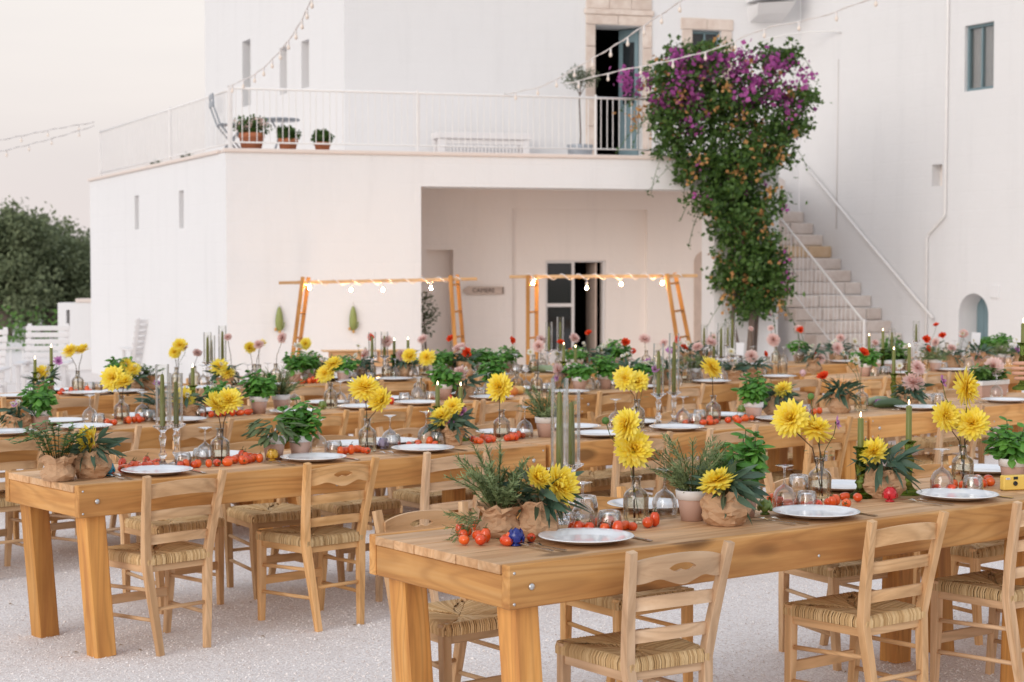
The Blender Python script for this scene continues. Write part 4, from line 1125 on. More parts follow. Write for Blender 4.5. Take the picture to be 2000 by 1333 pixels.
 dict(k='thyme_bag', r='2', x=-1.956, y=7.476, h=0.3),
 dict(k='tomato', r='2', x=-1.762, y=7.702, where='beside teal ceramic bud', n=5),
 dict(k='tomato', r='2', x=-1.795, y=7.696, where='beside teal ceramic bud', n=5),
 dict(k='tomato', r='2', x=-1.751, y=7.764, where='beside teal ceramic bud', n=5),
 dict(k='tomato', r='2', x=-1.734, y=7.771, where='beside teal ceramic bud', n=5),
 dict(k='tomato', r='2', x=-1.766, y=7.87, where='beside teal ceramic bud', n=5),
 dict(k='tomato', r='2', x=-1.723, y=7.79, where='beside teal ceramic bud', n=5),
 dict(k='tomato', r='2', x=-1.735, y=7.768, where='beside teal ceramic bud', n=5),
 dict(k='tomato', r='2', x=-1.728, y=7.889, where='beside teal ceramic bud', n=5),
 dict(k='tomato', r='2', x=-1.705, y=7.812, where='beside teal ceramic bud', n=5),
 dict(k='tomato', r='2', x=-1.701, y=7.817, where='beside teal ceramic bud', n=5),
 dict(k='tomato', r='2', x=-1.712, y=7.943, where='beside teal ceramic bud', n=5),
 dict(k='tomato', r='2', x=-1.707, y=7.838, where='beside teal ceramic bud', n=5),
 dict(k='tomato', r='2', x=-1.683, y=7.862, where='beside teal ceramic bud', n=5),
 dict(k='tomato', r='2', x=-1.665, y=7.864, where='beside teal ceramic bud', n=5),
 dict(k='tomato', r='2', x=-1.67, y=7.898, where='beside teal ceramic bud', n=5),
 dict(k='tomato', r='2', x=-1.682, y=7.981, where='beside teal ceramic bud', n=5),
 dict(k='tomato', r='2', x=-1.647, y=7.854, where='beside teal ceramic bud', n=5),
 dict(k='tomato', r='2', x=-1.65, y=7.983, where='beside teal ceramic bud', n=5),
 dict(k='tomato', r='2', x=-1.681, y=7.97, where='beside teal ceramic bud', n=5),
 dict(k='tomato', r='2', x=-1.611, y=7.866, where='beside teal ceramic bud', n=5),
 dict(k='tomato', r='2', x=-1.486, y=7.912, where='left of sage pot', n=6),
 dict(k='tomato', r='2', x=-1.509, y=7.887, where='left of sage pot', n=6),
 dict(k='tomato', r='2', x=-1.442, y=7.957, where='left of sage pot', n=6),
 dict(k='tomato', r='2', x=-1.455, y=7.925, where='left of sage pot', n=6),
 dict(k='tomato', r='2', x=-1.431, y=7.972, where='left of sage pot', n=6),
 dict(k='tomato', r='2', x=-1.392, y=7.966, where='left of sage pot', n=6),
 dict(k='tomato', r='2', x=-1.375, y=8.033, where='left of sage pot', n=6),
 dict(k='tomato', r='2', x=-1.339, y=8.012, where='left of sage pot', n=6),
 dict(k='tomato', r='2', x=-1.306, y=8.118, where='left of sage pot', n=6),
 dict(k='tomato', r='2', x=-1.307, y=8.197, where='left of sage pot', n=6),
 dict(k='tomato', r='2', x=-1.28, y=8.217, where='left of sage pot', n=6),
 dict(k='tomato', r='2', x=-1.279, y=8.115, where='left of sage pot', n=6),
 dict(k='tomato', r='2', x=-1.245, y=8.111, where='left of sage pot', n=6),
 dict(k='tomato', r='2', x=-1.257, y=8.081, where='left of sage pot', n=6),
 dict(k='tomato', r='2', x=-1.248, y=8.287, where='left of sage pot', n=6),
 dict(k='tomato', r='2', x=-1.275, y=8.267, where='left of sage pot', n=6),
 dict(k='tomato', r='2', x=-1.255, y=8.175, where='left of sage pot', n=6),
 dict(k='tomato', r='2', x=-1.218, y=8.201, where='left of sage pot', n=6),
 dict(k='tomato', r='2', x=-1.243, y=8.225, where='left of sage pot', n=6),
 dict(k='tomato', r='2', x=-1.188, y=8.165, where='left of sage pot', n=6),
 dict(k='tomato', r='2', x=-1.22, y=8.152, where='left of sage pot', n=6),
 dict(k='tomato', r='2', x=-1.209, y=8.188, where='left of sage pot', n=6),
 dict(k='tomato', r='2', x=-1.239, y=8.203, where='left of sage pot', n=6),
 dict(k='tomato', r='2', x=-0.838, y=8.478, where='by bottle left of lilac bud', n=7),
 dict(k='tomato', r='2', x=-0.826, y=8.529, where='by bottle left of lilac bud', n=7),
 dict(k='tomato', r='2', x=-0.841, y=8.499, where='by bottle left of lilac bud', n=7),
 dict(k='tomato', r='2', x=-0.814, y=8.507, where='by bottle left of lilac bud', n=7),
 dict(k='tomato', r='2', x=-0.791, y=8.532, where='by bottle left of lilac bud', n=7),
 dict(k='tomato', r='2', x=-0.824, y=8.643, where='by bottle left of lilac bud', n=7),
 dict(k='tomato', r='2', x=-0.79, y=8.638, where='by bottle left of lilac bud', n=7),
 dict(k='tomato', r='2', x=-0.762, y=8.609, where='by bottle left of lilac bud', n=7),
 dict(k='tomato', r='2', x=-0.739, y=8.576, where='by bottle left of lilac bud', n=7),
 dict(k='tomato', r='2', x=-0.718, y=8.568, where='by bottle left of lilac bud', n=7),
 dict(k='tomato', r='2', x=-0.522, y=8.841, where='behind third near-side plate', n=8),
 dict(k='tomato', r='2', x=-0.482, y=8.835, where='behind third near-side plate', n=8),
 dict(k='tomato', r='2', x=-0.469, y=8.938, where='behind third near-side plate', n=8),
 dict(k='tomato', r='2', x=-0.427, y=8.935, where='behind third near-side plate', n=8),
 dict(k='tomato', r='2', x=-0.404, y=8.889, where='behind third near-side plate', n=8),
 dict(k='tomato', r='2', x=-0.423, y=8.917, where='behind third near-side plate', n=8),
 dict(k='tomato', r='2', x=-0.193, y=9.095, where='around fourth bottle vase', n=9),
 dict(k='tomato', r='2', x=-0.148, y=9.05, where='around fourth bottle vase', n=9),
 dict(k='tomato', r='2', x=-0.166, y=9.079, where='around fourth bottle vase', n=9),
 dict(k='tomato', r='2', x=-0.158, y=9.218, where='around fourth bottle vase', n=9),
 dict(k='tomato', r='2', x=-0.141, y=9.166, where='around fourth bottle vase', n=9),
 dict(k='tomato', r='2', x=-0.113, y=9.15, where='around fourth bottle vase', n=9),
 dict(k='tomato', r='2', x=-0.088, y=9.173, where='around fourth bottle vase', n=9),
 dict(k='tomato', r='2', x=-0.091, y=9.116, where='around fourth bottle vase', n=9),
 dict(k='tomato', r='2', x=-0.115, y=9.092, where='around fourth bottle vase', n=9),
 dict(k='tomato', r='2', x=-0.03, y=9.208, where='around fourth bottle vase', n=9),
 dict(k='tomato', r='2', x=-0.038, y=9.175, where='around fourth bottle vase', n=9),
 dict(k='tomato', r='2', x=-0.005, y=9.243, where='around fourth bottle vase', n=9),
 dict(k='tomato', r='2', x=0.034, y=9.337, where='around fourth bottle vase', n=9),
 dict(k='tomato', r='2', x=-0.007, y=9.277, where='around fourth bottle vase', n=9),
 dict(k='tomato', r='2', x=0.0, y=9.339, where='around fourth bottle vase', n=9),
 dict(k='tomato', r='2', x=0.022, y=9.226, where='around fourth bottle vase', n=9),
 dict(k='tomato', r='2', x=0.038, y=9.306, where='around fourth bottle vase', n=9),
 dict(k='tomato', r='2', x=0.015, y=9.331, where='around fourth bottle vase', n=9),
 dict(k='tomato', r='2', x=0.061, y=9.338, where='around fourth bottle vase', n=9),
 dict(k='tomato', r='2', x=0.029, y=9.328, where='around fourth bottle vase', n=9),
 dict(k='tomato', r='2', x=1.035, y=10.145, where='beside green ceramic bud', n=10),
 dict(k='tomato', r='2', x=1.025, y=10.177, where='beside green ceramic bud', n=10),
 dict(k='tomato', r='2', x=1.125, y=10.159, where='beside green ceramic bud', n=10),
 dict(k='tomato', r='2', x=1.095, y=10.143, where='beside green ceramic bud', n=10),
 dict(k='tomato', r='2', x=1.135, y=10.177, where='beside green ceramic bud', n=10),
 dict(k='tomato', r='2', x=1.171, y=10.34, where='beside green ceramic bud', n=10),
 dict(k='tomato', r='2', x=1.198, y=10.242, where='beside green ceramic bud', n=10),
 dict(k='tomato', r='2', x=1.168, y=10.258, where='beside green ceramic bud', n=10),
 dict(k='tomato', r='2', x=1.17, y=10.239, where='beside green ceramic bud', n=10),
 dict(k='tomato', r='2', x=1.193, y=10.214, where='beside green ceramic bud', n=10),
 dict(k='tomato', r='2', x=1.264, y=10.3, where='beside green ceramic bud', n=10),
 dict(k='tomato', r='2', x=1.357, y=10.296, where='beside green ceramic bud', n=10),
 dict(k='tomato', r='2', x=1.333, y=10.32, where='beside green ceramic bud', n=10),
 dict(k='tomato', r='2', x=1.356, y=10.406, where='beside green ceramic bud', n=10),
 dict(k='tomato', r='2', x=1.405, y=10.447, where='beside green ceramic bud', n=10),
 dict(k='tomato', r='2', x=1.371, y=10.45, where='beside green ceramic bud', n=10),
 dict(k='tomato', r='2', x=1.42, y=10.421, where='beside green ceramic bud', n=10),
 dict(k='tomato', r='2', x=1.443, y=10.445, where='beside green ceramic bud', n=10),
 dict(k='tomato', r='2', x=1.782, y=10.756, where='between two wrapped bouquets', n=11),
 dict(k='tomato', r='2', x=1.8, y=10.785, where='between two wrapped bouquets', n=11),
 dict(k='tomato', r='2', x=1.857, y=10.952, where='between two wrapped bouquets', n=11),
 dict(k='tomato', r='2', x=1.86, y=10.876, where='between two wrapped bouquets', n=11),
 dict(k='tomato', r='2', x=1.89, y=10.861, where='between two wrapped bouquets', n=11),
 dict(k='tomato', r='2', x=1.879, y=10.893, where='between two wrapped bouquets', n=11),
 dict(k='tomato', r='2', x=1.938, y=10.956, where='between two wrapped bouquets', n=11),
 dict(k='tumbler', r='2', x=-1.51, y=7.957),
 dict(k='tumbler', r='2', x=-1.463, y=8.159),
 dict(k='tumbler', r='2', x=-0.872, y=8.515),
 dict(k='tumbler', r='2', x=-0.606, y=8.835),
 dict(k='tumbler', r='2', x=-0.381, y=8.974),
 dict(k='tumbler', r='2', x=1.073, y=10.164),
 dict(k='tumbler', r='2', x=1.126, y=10.433),
 dict(k='tumbler', r='2', x=1.825, y=10.819),
 dict(k='tumbler', r='2', x=2.81, y=11.74),
 dict(k='tumbler', r='2', x=2.898, y=11.815),
 dict(k='wine', r='2', x=-1.435, y=8.114),
 dict(k='wine', r='2', x=-0.949, y=8.503),
 dict(k='wine', r='2', x=-0.619, y=8.811),
 dict(k='wine', r='2', x=-0.444, y=8.987),
 dict(k='wine', r='2', x=0.069, y=9.374),
 dict(k='wine', r='2', x=0.595, y=9.979),
 dict(k='wine', r='2', x=0.999, y=10.14),
 dict(k='wine', r='2', x=3.428, y=12.294),
 dict(k='basil_pot', r='3', x=-2.692, y=9.898, h=0.27),
 dict(k='basil_pot', r='3', x=-1.602, y=10.999, h=0.27),
 dict(k='basil_pot', r='3', x=-0.474, y=12.195, h=0.25),
 dict(k='basil_pot', r='3', x=-0.131, y=12.706, h=0.257885466867534),
 dict(k='basil_pot', r='3', x=0.507, y=13.052, h=0.2174541735886843),
 dict(k='basil_pot', r='3', x=0.71, y=13.291, h=0.25461631568625087),
 dict(k='bottle', r='3', x=-2.311, y=10.283, heads=[('dahlia', -2.369, 10.304, 1.02, 0.12), ('dahlia', -2.299, 10.283, 0.996, 0.12)]),
 dict(k='bottle', r='3', x=-1.194, y=11.439, heads=[('dahlia', -1.233, 11.445, 0.977, 0.11), ('dahlia', -1.176, 11.435, 1.044, 0.11)]),
 dict(k='bottle', r='3', x=-0.649, y=12.231, heads=[('dahlia', -0.717, 12.211, 1.053, 0.1), ('dahlia', -0.601, 12.22, 1.045, 0.11)]),
 dict(k='bottle', r='3', x=0.038, y=12.826, heads=[('poppy', -0.002, 12.817, 1.141, 0.06967772054660859)]),
 dict(k='bottle', r='3', x=0.182, y=12.754, heads=[('pink', 0.195, 12.741, 1.102, 0.08649798127561473)]),
 dict(k='bottle', r='3', x=0.349, y=13.163, heads=[('poppy', 0.368, 13.139, 1.11, 0.06918663606431621)]),
 dict(k='bottle', r='3', x=1.409, y=14.069, heads=[('pink', 1.499, 14.071, 1.038, 0.09), ('white', 1.429, 14.067, 1.062, 0.05)]),
 dict(k='bottle', r='3', x=1.5, y=14.197, heads=[('pink', 1.624, 14.188, 1.073, 0.1)]),
 dict(k='bottle', r='3', x=2.205, y=14.973, heads=[('poppy', 2.182, 15.002, 0.936, 0.075)]),
 dict(k='bottle', r='3', x=2.365, y=15.205, heads=[('pink', 2.282, 15.186, 1.051, 0.1)]),
 dict(k='bouquet', r='3', x=-2.8, y=9.846, form='low', heads=[('cosmos', -2.815, 9.869, 0.896, 0.05)]),
 dict(k='bouquet', r='3', x=-2.143, y=10.53, form='low', heads=[('cosmos', -2.14, 10.547, 0.965, 0.07923301719274384)]),
 dict(k='bouquet', r='3', x=-1.993, y=10.661, form='low', heads=[('dahlia', -2.005, 10.655, 0.871, 0.11)]),
 dict(k='bouquet', r='3', x=-0.335, y=12.336, form='low', heads=[('pink', -0.371, 12.355, 0.924, 0.13)]),
 dict(k='bouquet', r='3', x=0.445, y=13.123, form='tall', heads=[('pink', 0.348, 13.096, 0.908, 0.1), ('cosmos', 0.34, 13.096, 0.847, 0.06)]),
 dict(k='bouquet', r='3', x=0.913, y=13.619, form='tall', heads=[('white', 0.899, 13.648, 0.995, 0.0707574755564616)]),
 dict(k='bouquet', r='3', x=1.061, y=13.746, form='low', heads=[('cosmos', 1.069, 13.753, 0.942, 0.07), ('cosmos', 1.101, 13.732, 0.873, 0.06)]),
 dict(k='bouquet', r='3', x=1.241, y=13.822, form='tall', heads=[('cosmos', 1.252, 13.817, 1.007, 0.09103778086232105)]),
 dict(k='bouquet', r='3', x=1.811, y=14.336, form='low', heads=[('white', 1.8, 14.318, 0.988, 0.08043666548383788)]),
 dict(k='bouquet', r='3', x=2.052, y=14.731, form='low', heads=[('pink', 2.02, 14.704, 0.933, 0.1013622437991706)]),
 dict(k='bouquet', r='3', x=2.702, y=15.545, form='tall', heads=[('poppy', 2.571, 15.54, 1.124, 0.07), ('pink', 2.746, 15.527, 0.872, 0.09)]),
 dict(k='bud', r='3', x=-1.234, y=11.313, col='green'),
 dict(k='bud', r='3', x=2.495, y=14.91, col='pink'),
 dict(k='candle_glass', r='3', x=1.674, y=14.413, top=1.099),
 dict(k='candle_glass', r='3', x=1.734, y=14.425, top=1.217),
 dict(k='candle_glass', r='3', x=1.851, y=14.615, top=1.298),
 dict(k='candle_green', r='3', x=-1.977, y=10.762, top=1.061),
 dict(k='candle_green', r='3', x=0.393, y=13.213, top=1.098),
 dict(k='candle_green', r='3', x=0.486, y=13.307, top=1.071),
 dict(k='flower_pot', r='3', x=-1.818, y=10.819, h=0.18850770775556736, heads=[]),
 dict(k='flower_pot', r='3', x=1.048, y=13.596, h=0.1835936041764646, heads=[]),
 dict(k='plate', r='3', x=-2.774, y=9.545, side='near'),
 dict(k='plate', r='3', x=-2.664, y=10.267, side='far'),
 dict(k='plate', r='3', x=-2.435, y=9.887, side='near'),
 dict(k='plate', r='3', x=-2.291, y=10.644, side='far'),
 dict(k='plate', r='3', x=-1.978, y=10.349, side='near'),
 dict(k='plate', r='3', x=-1.89, y=11.049, side='far'),
 dict(k='plate', r='3', x=-1.373, y=10.96, side='near'),
 dict(k='plate', r='3', x=-1.242, y=11.703, side='far'),
 dict(k='plate', r='3', x=-0.987, y=11.35, side='near'),
 dict(k='plate', r='3', x=-0.856, y=12.094, side='far'),
 dict(k='plate', r='3', x=-0.638, y=11.702, side='near'),
 dict(k='plate', r='3', x=-0.371, y=12.583, side='far'),
 dict(k='plate', r='3', x=-0.144, y=12.202, side='near'),
 dict(k='plate', r='3', x=0.155, y=13.114, side='far'),
 dict(k='plate', r='3', x=0.414, y=12.765, side='near'),
 dict(k='plate', r='3', x=0.812, y=13.778, side='far'),
 dict(k='plate', r='3', x=0.983, y=13.339, side='near'),
 dict(k='plate', r='3', x=1.397, y=14.369, side='far'),
 dict(k='plate', r='3', x=1.605, y=13.968, side='near'),
 dict(k='plate', r='3', x=2.238, y=14.607, side='near'),
 dict(k='pumpkin', r='3', x=-0.0, y=12.532),
 dict(k='pumpkin', r='3', x=0.015, y=12.717),
 dict(k='pumpkin', r='3', x=0.052, y=12.67),
 dict(k='rosemary_pot', r='3', x=-1.486, y=11.173, h=0.32),
 dict(k='rosemary_pot', r='3', x=1.483, y=14.204, h=0.22),
 dict(k='tomato', r='3', x=-2.368, y=10.139, where='under two dahlias, third table row', n=12),
 dict(k='tomato', r='3', x=-2.357, y=10.193, where='under two dahlias, third table row', n=12),
 dict(k='tomato', r='3', x=-2.329, y=10.179, where='under two dahlias, third table row', n=12),
 dict(k='tomato', r='3', x=-2.296, y=10.326, where='under two dahlias, third table row', n=12),
 dict(k='tomato', r='3', x=-2.261, y=10.248, where='under two dahlias, third table row', n=12),
 dict(k='tomato', r='3', x=-2.243, y=10.308, where='under two dahlias, third table row', n=12),
 dict(k='tomato', r='3', x=-2.241, y=10.382, where='under two dahlias, third table row', n=12),
 dict(k='tomato', r='3', x=-2.213, y=10.31, where='under two dahlias, third table row', n=12),
 dict(k='tomato', r='3', x=-2.201, y=10.365, where='under two dahlias, third table row', n=12),
 dict(k='tomato', r='3', x=-1.884, y=10.685, where='left of basil pot, third table row', n=13),
 dict(k='tomato', r='3', x=-1.853, y=10.688, where='left of basil pot, third table row', n=13),
 dict(k='tomato', r='3', x=-1.832, y=10.752, where='left of basil pot, third table row', n=13),
 dict(k='tomato', r='3', x=-1.799, y=10.743, where='left of basil pot, third table row', n=13),
 dict(k='tomato', r='3', x=-1.771, y=10.8, where='left of basil pot, third table row', n=13),
 dict(k='tomato', r='3', x=-1.737, y=10.791, where='left of basil pot, third table row', n=13),
 dict(k='tomato', r='3', x=-1.716, y=10.855, where='left of basil pot, third table row', n=13),
 dict(k='tomato', r='3', x=-1.682, y=10.847, where='left of basil pot, third table row', n=13),
 dict(k='tomato', r='3', x=-1.658, y=10.899, where='left of basil pot, third table row', n=13),
 dict(k='tomato', r='3', x=-1.636, y=10.879, where='left of basil pot, third table row', n=13),
 dict(k='tomato', r='3', x=-0.952, y=11.613, where='behind plates of third table row', n=14),
 dict(k='tomato', r='3', x=-0.918, y=11.619, where='behind plates of third table row', n=14),
 dict(k='tomato', r='3', x=-0.889, y=11.69, where='behind plates of third table row', n=14),
 dict(k='tomato', r='3', x=-0.861, y=11.677, where='behind plates of third table row', n=14),
 dict(k='tomato', r='3', x=-0.838, y=11.742, where='behind plates of third table row', n=14),
 dict(k='tomato', r='3', x=-0.814, y=11.727, where='behind plates of third table row', n=14),
 dict(k='tomato', r='3', x=-0.527, y=12.084, where='behind plates of third table row', n=14),
 dict(k='tomato', r='3', x=-0.431, y=12.182, where='behind plates of third table row', n=14),
 dict(k='tumbler', r='3', x=-2.415, y=10.135),
 dict(k='tumbler', r='3', x=-2.175, y=10.419),
 dict(k='tumbler', r='3', x=-1.921, y=10.677),
 dict(k='tumbler', r='3', x=-1.015, y=11.676),
 dict(k='tumbler', r='3', x=-0.735, y=11.874),
 dict(k='tumbler', r='3', x=-0.56, y=12.023),
 dict(k='tumbler', r='3', x=-0.226, y=12.448),
 dict(k='tumbler', r='3', x=0.249, y=12.92),
 dict(k='tumbler', r='3', x=0.285, y=12.916),
 dict(k='tumbler', r='3', x=0.674, y=13.298),
 dict(k='tumbler', r='3', x=0.731, y=13.483),
 dict(k='tumbler', r='3', x=0.778, y=13.335),
 dict(k='tumbler', r='3', x=0.995, y=13.702),
 dict(k='tumbler', r='3', x=1.115, y=13.591),
 dict(k='tumbler', r='3', x=2.158, y=14.956),
 dict(k='wine', r='3', x=-2.478, y=10.195),
 dict(k='wine', r='3', x=-2.225, y=10.455),
 dict(k='wine', r='3', x=-2.078, y=10.522),
 dict(k='wine', r='3', x=-1.733, y=10.925),
 dict(k='wine', r='3', x=-1.425, y=11.376),
 dict(k='wine', r='3', x=-1.14, y=11.531),
 dict(k='wine', r='3', x=-1.058, y=11.624),
 dict(k='wine', r='3', x=-0.659, y=12.062),
 dict(k='wine', r='3', x=-0.642, y=11.968),
 dict(k='wine', r='3', x=-0.171, y=12.576),
 dict(k='wine', r='3', x=-0.068, y=12.636),
 dict(k='wine', r='3', x=0.102, y=12.824),
 dict(k='wine', r='3', x=0.587, y=13.391),
 dict(k='wine', r='3', x=0.584, y=13.207),
 dict(k='wine', r='3', x=1.298, y=13.701),
 dict(k='wine', r='3', x=1.522, y=14.213),
 dict(k='wine', r='3', x=1.458, y=14.104),
 dict(k='wine', r='3', x=1.712, y=14.137),
 dict(k='wine', r='3', x=1.891, y=14.403),
 dict(k='bottle', r='4', x=3.523, y=15.429, heads=[('white', 3.495, 15.402, 0.98, 0.08385865226119742)]),
 dict(k='bottle', r='4', x=3.756, y=15.742, heads=[('poppy', 3.753, 15.75, 1.03, 0.085), ('poppy', 3.763, 15.729, 0.946, 0.08), ('poppy', 3.835, 15.733, 1.159, 0.065)]),
 dict(k='bottle', r='4', x=4.139, y=16.048, heads=[('pink', 4.164, 16.028, 1.081, 0.07645706249645517)]),
 dict(k='bouquet', r='4', x=4.065, y=16.049, form='tall', heads=[('pink', 4.054, 16.064, 0.942, 0.09), ('white', 4.147, 16.038, 1.074, 0.06), ('white', 3.922, 16.053, 0.928, 0.06)]),
 dict(k='bouquet', r='4', x=4.402, y=16.407, form='tall', heads=[('pink', 4.387, 16.418, 0.834, 0.11902467106691186)]),
 dict(k='bouquet', r='4', x=4.881, y=16.7, form='tall', heads=[('cosmos', 4.837, 16.679, 0.896, 0.07683029033219727)]),
 dict(k='candle_glass', r='4', x=3.36, y=15.384, top=1.107),
 dict(k='candle_green', r='4', x=3.098, y=15.09, top=1.095),
 dict(k='candle_green', r='4', x=3.269, y=15.33, top=1.132),
 dict(k='card', r='4', x=4.385, y=16.507, top=1.019),
 dict(k='flower_pot', r='4', x=3.033, y=14.92, h=0.22436546338899907, heads=[]),
 dict(k='planter', r='4', x=3.391, y=15.45, heads=[]),
 dict(k='plate', r='4', x=3.451, y=15.116, side='near'),
 dict(k='plate', r='4', x=3.956, y=15.617, side='near'),
 dict(k='rosemary_pot', r='4', x=3.815, y=15.674, h=0.22),
 dict(k='rosemary_pot', r='4', x=4.688, y=16.697, h=0.22),
 dict(k='tumbler', r='4', x=3.229, y=15.121),
 dict(k='tumbler', r='4', x=3.273, y=15.202),
 dict(k='tumbler', r='4', x=3.629, y=15.554),
 dict(k='tumbler', r='4', x=3.944, y=15.884),
 dict(k='wine', r='4', x=3.101, y=14.894),
 dict(k='wine', r='4', x=3.847, y=15.785),
 dict(k='wine', r='4', x=4.182, y=15.909),
 dict(k='wine', r='4', x=4.514, y=16.522),
 dict(k='wine', r='4', x=4.759, y=16.656),
 dict(k='wine', r='4', x=4.959, y=16.686),
 dict(k='basil_pot', r='5', x=-2.955, y=13.108, h=0.26),
 dict(k='basil_pot', r='5', x=-1.74, y=13.915, h=0.2406882187478653),
 dict(k='basil_pot', r='5', x=-0.916, y=14.718, h=0.20248930395167533),
 dict(k='basil_pot', r='5', x=-0.605, y=14.882, h=0.22678884600506136),
 dict(k='basil_pot', r='5', x=1.033, y=16.19, h=0.2038434116969709),
 dict(k='bottle', r='5', x=-3.211, y=12.849, heads=[('dahlia', -3.261, 12.823, 1.068, 0.115), ('dahlia', -3.17, 12.833, 1.068, 0.11)]),
 dict(k='bottle', r='5', x=-2.574, y=13.336, heads=[('dahlia', -2.584, 13.321, 1.03, 0.1), ('dahlia', -2.544, 13.326, 1.085, 0.1), ('cosmos', -2.497, 13.317, 1.062, 0.05)]),
 dict(k='bottle', r='5', x=-2.473, y=13.535, heads=[('pink', -2.443, 13.507, 1.017, 0.07407336386589015)]),
 dict(k='bottle', r='5', x=-2.178, y=13.604, heads=[('pink', -2.222, 13.603, 1.135, 0.0636259372947825)]),
 dict(k='bottle', r='5', x=-2.046, y=13.804, heads=[('dahlia', -2.081, 13.816, 1.041, 0.1), ('dahlia', -1.999, 13.827, 1.073, 0.1)]),
 dict(k='bottle', r='5', x=-1.998, y=13.744, heads=[('pink', -2.0, 13.729, 1.073, 0.08165007325523561)]),
 dict(k='bottle', r='5', x=-1.884, y=13.859, heads=[('pink', -1.837, 13.889, 1.12, 0.09119784582093456)]),
 dict(k='bottle', r='5', x=-1.245, y=14.417, heads=[('poppy', -1.223, 14.444, 0.954, 0.07), ('white', -1.273, 14.388, 1.031, 0.04)]),
 dict(k='bottle', r='5', x=-1.181, y=14.528, heads=[('poppy', -1.176, 14.516, 1.099, 0.07)]),
 dict(k='bottle', r='5', x=-1.042, y=14.473, heads=[('pink', -1.042, 14.49, 1.065, 0.09356473649796904)]),
 dict(k='bottle', r='5', x=-0.749, y=14.752, heads=[('pink', -0.759, 14.747, 1.074, 0.09076852554967059)]),
 dict(k='bottle', r='5', x=0.193, y=15.342, heads=[('white', 0.16, 15.341, 0.937, 0.06026906292939268)]),
 dict(k='bottle', r='5', x=0.266, y=15.573, heads=[('pink', 0.261, 15.58, 1.041, 0.08)]),
 dict(k='bottle', r='5', x=0.431, y=15.77, heads=[('white', 0.411, 15.755, 0.901, 0.06395858577547539)]),
 dict(k='bouquet', r='5', x=-3.422, y=12.688, form='low', heads=[('dahlia', -3.431, 12.712, 0.911, 0.1), ('cosmos', -3.296, 12.664, 0.997, 0.07)]),
 dict(k='bouquet', r='5', x=-2.862, y=13.053, form='low', heads=[('dahlia', -2.891, 13.069, 0.951, 0.1), ('dahlia', -2.845, 13.06, 0.912, 0.11)]),
 dict(k='bouquet', r='5', x=-2.238, y=13.493, form='low', heads=[('dahlia', -2.265, 13.49, 0.911, 0.12), ('dahlia', -2.194, 13.465, 0.864, 0.1)]),
 dict(k='bouquet', r='5', x=-1.58, y=14.227, form='low', heads=[('poppy', -1.594, 14.204, 0.934, 0.07992528894326581)]),
 dict(k='bouquet', r='5', x=-1.259, y=14.463, form='tall', heads=[('pink', -1.219, 14.465, 0.967, 0.07845644552738569)]),
 dict(k='bouquet', r='5', x=-0.903, y=14.59, form='ball', heads=[('pink', -0.924, 14.618, 0.942, 0.1)]),
 dict(k='bouquet', r='5', x=-0.51, y=15.042, form='tall', heads=[('pink', -0.452, 15.037, 0.982, 0.13), ('poppy', -0.531, 15.069, 1.066, 0.08)]),
 dict(k='bouquet', r='5', x=-0.407, y=14.867, form='tall', heads=[('poppy', -0.379, 14.896, 0.951, 0.1057111457775409)]),
 dict(k='bouquet', r='5', x=0.7, y=15.842, form='tall', heads=[('pink', 0.569, 15.861, 1.044, 0.1), ('poppy', 0.699, 15.829, 1.086, 0.085), ('poppy', 0.532, 15.823, 0.923, 0.07)]),
 dict(k='bouquet', r='5', x=0.828, y=16.064, form='tall', heads=[('white', 0.828, 16.058, 0.922, 0.0871027044021718)]),
 dict(k='candle_glass', r='5', x=-2.363, y=13.498, top=1.174),
 dict(k='candle_glass', r='5', x=-2.358, y=13.636, top=1.137),
 dict(k='candle_glass', r='5', x=-2.27, y=13.632, top=1.221),
 dict(k='candle_glass', r='5', x=-1.156, y=14.371, top=1.075),
 dict(k='candle_glass', r='5', x=-1.063, y=14.493, top=1.13),
 dict(k='candle_glass', r='5', x=0.33, y=15.559, top=1.193),
 dict(k='candle_glass', r='5', x=0.435, y=15.702, top=1.235),
 dict(k='candle_green', r='5', x=-3.471, y=12.65, top=1.017),
 dict(k='candle_green', r='5', x=-3.386, y=12.778, top=1.097),
 dict(k='candle_green', r='5', x=-0.99, y=14.612, top=1.074),
 dict(k='candle_green', r='5', x=-0.879, y=14.697, top=1.079),
 dict(k='flower_pot', r='5', x=-1.654, y=14.066, h=0.24, heads=[('dahlia', -1.673, 14.093, 1.062, 0.1), ('white', -1.731, 14.08, 1.046, 0.08)]),
 dict(k='flower_pot', r='5', x=-1.376, y=14.167, h=0.19317464660843037, heads=[]),
 dict(k='flower_pot', r='5', x=-0.272, y=15.183, h=0.21238134772955397, heads=[]),
 dict(k='flower_pot', r='5', x=-0.268, y=15.164, h=0.22, heads=[('white', -0.313, 15.181, 0.891, 0.05)]),
 dict(k='flower_pot', r='5', x=-0.113, y=15.283, h=0.2, heads=[]),
 dict(k='flower_pot', r='5', x=-0.038, y=15.383, h=0.22198744963388306, heads=[]),
 dict(k='flower_pot', r='5', x=0.587, y=15.723, h=0.18527054159821205, heads=[]),
 dict(k='flower_pot', r='5', x=0.948, y=16.095, h=0.25, heads=[('poppy', 1.052, 16.091, 0.992, 0.085), ('poppy', 1.123, 16.073, 0.911, 0.06), ('white', 0.829, 16.088, 0.93, 0.09)]),
 dict(k='gourd', r='5', x=0.272, y=15.388),
 dict(k='plate', r='5', x=-3.508, y=12.332, side='near'),
 dict(k='plate', r='5', x=-3.399, y=12.957, side='far'),
 dict(k='plate', r='5', x=-3.11, y=12.637, side='near'),
 dict(k='plate', r='5', x=-2.871, y=12.819, side='near'),
 dict(k='plate', r='5', x=-2.772, y=13.437, side='far'),
 dict(k='plate', r='5', x=-2.373, y=13.201, side='near'),
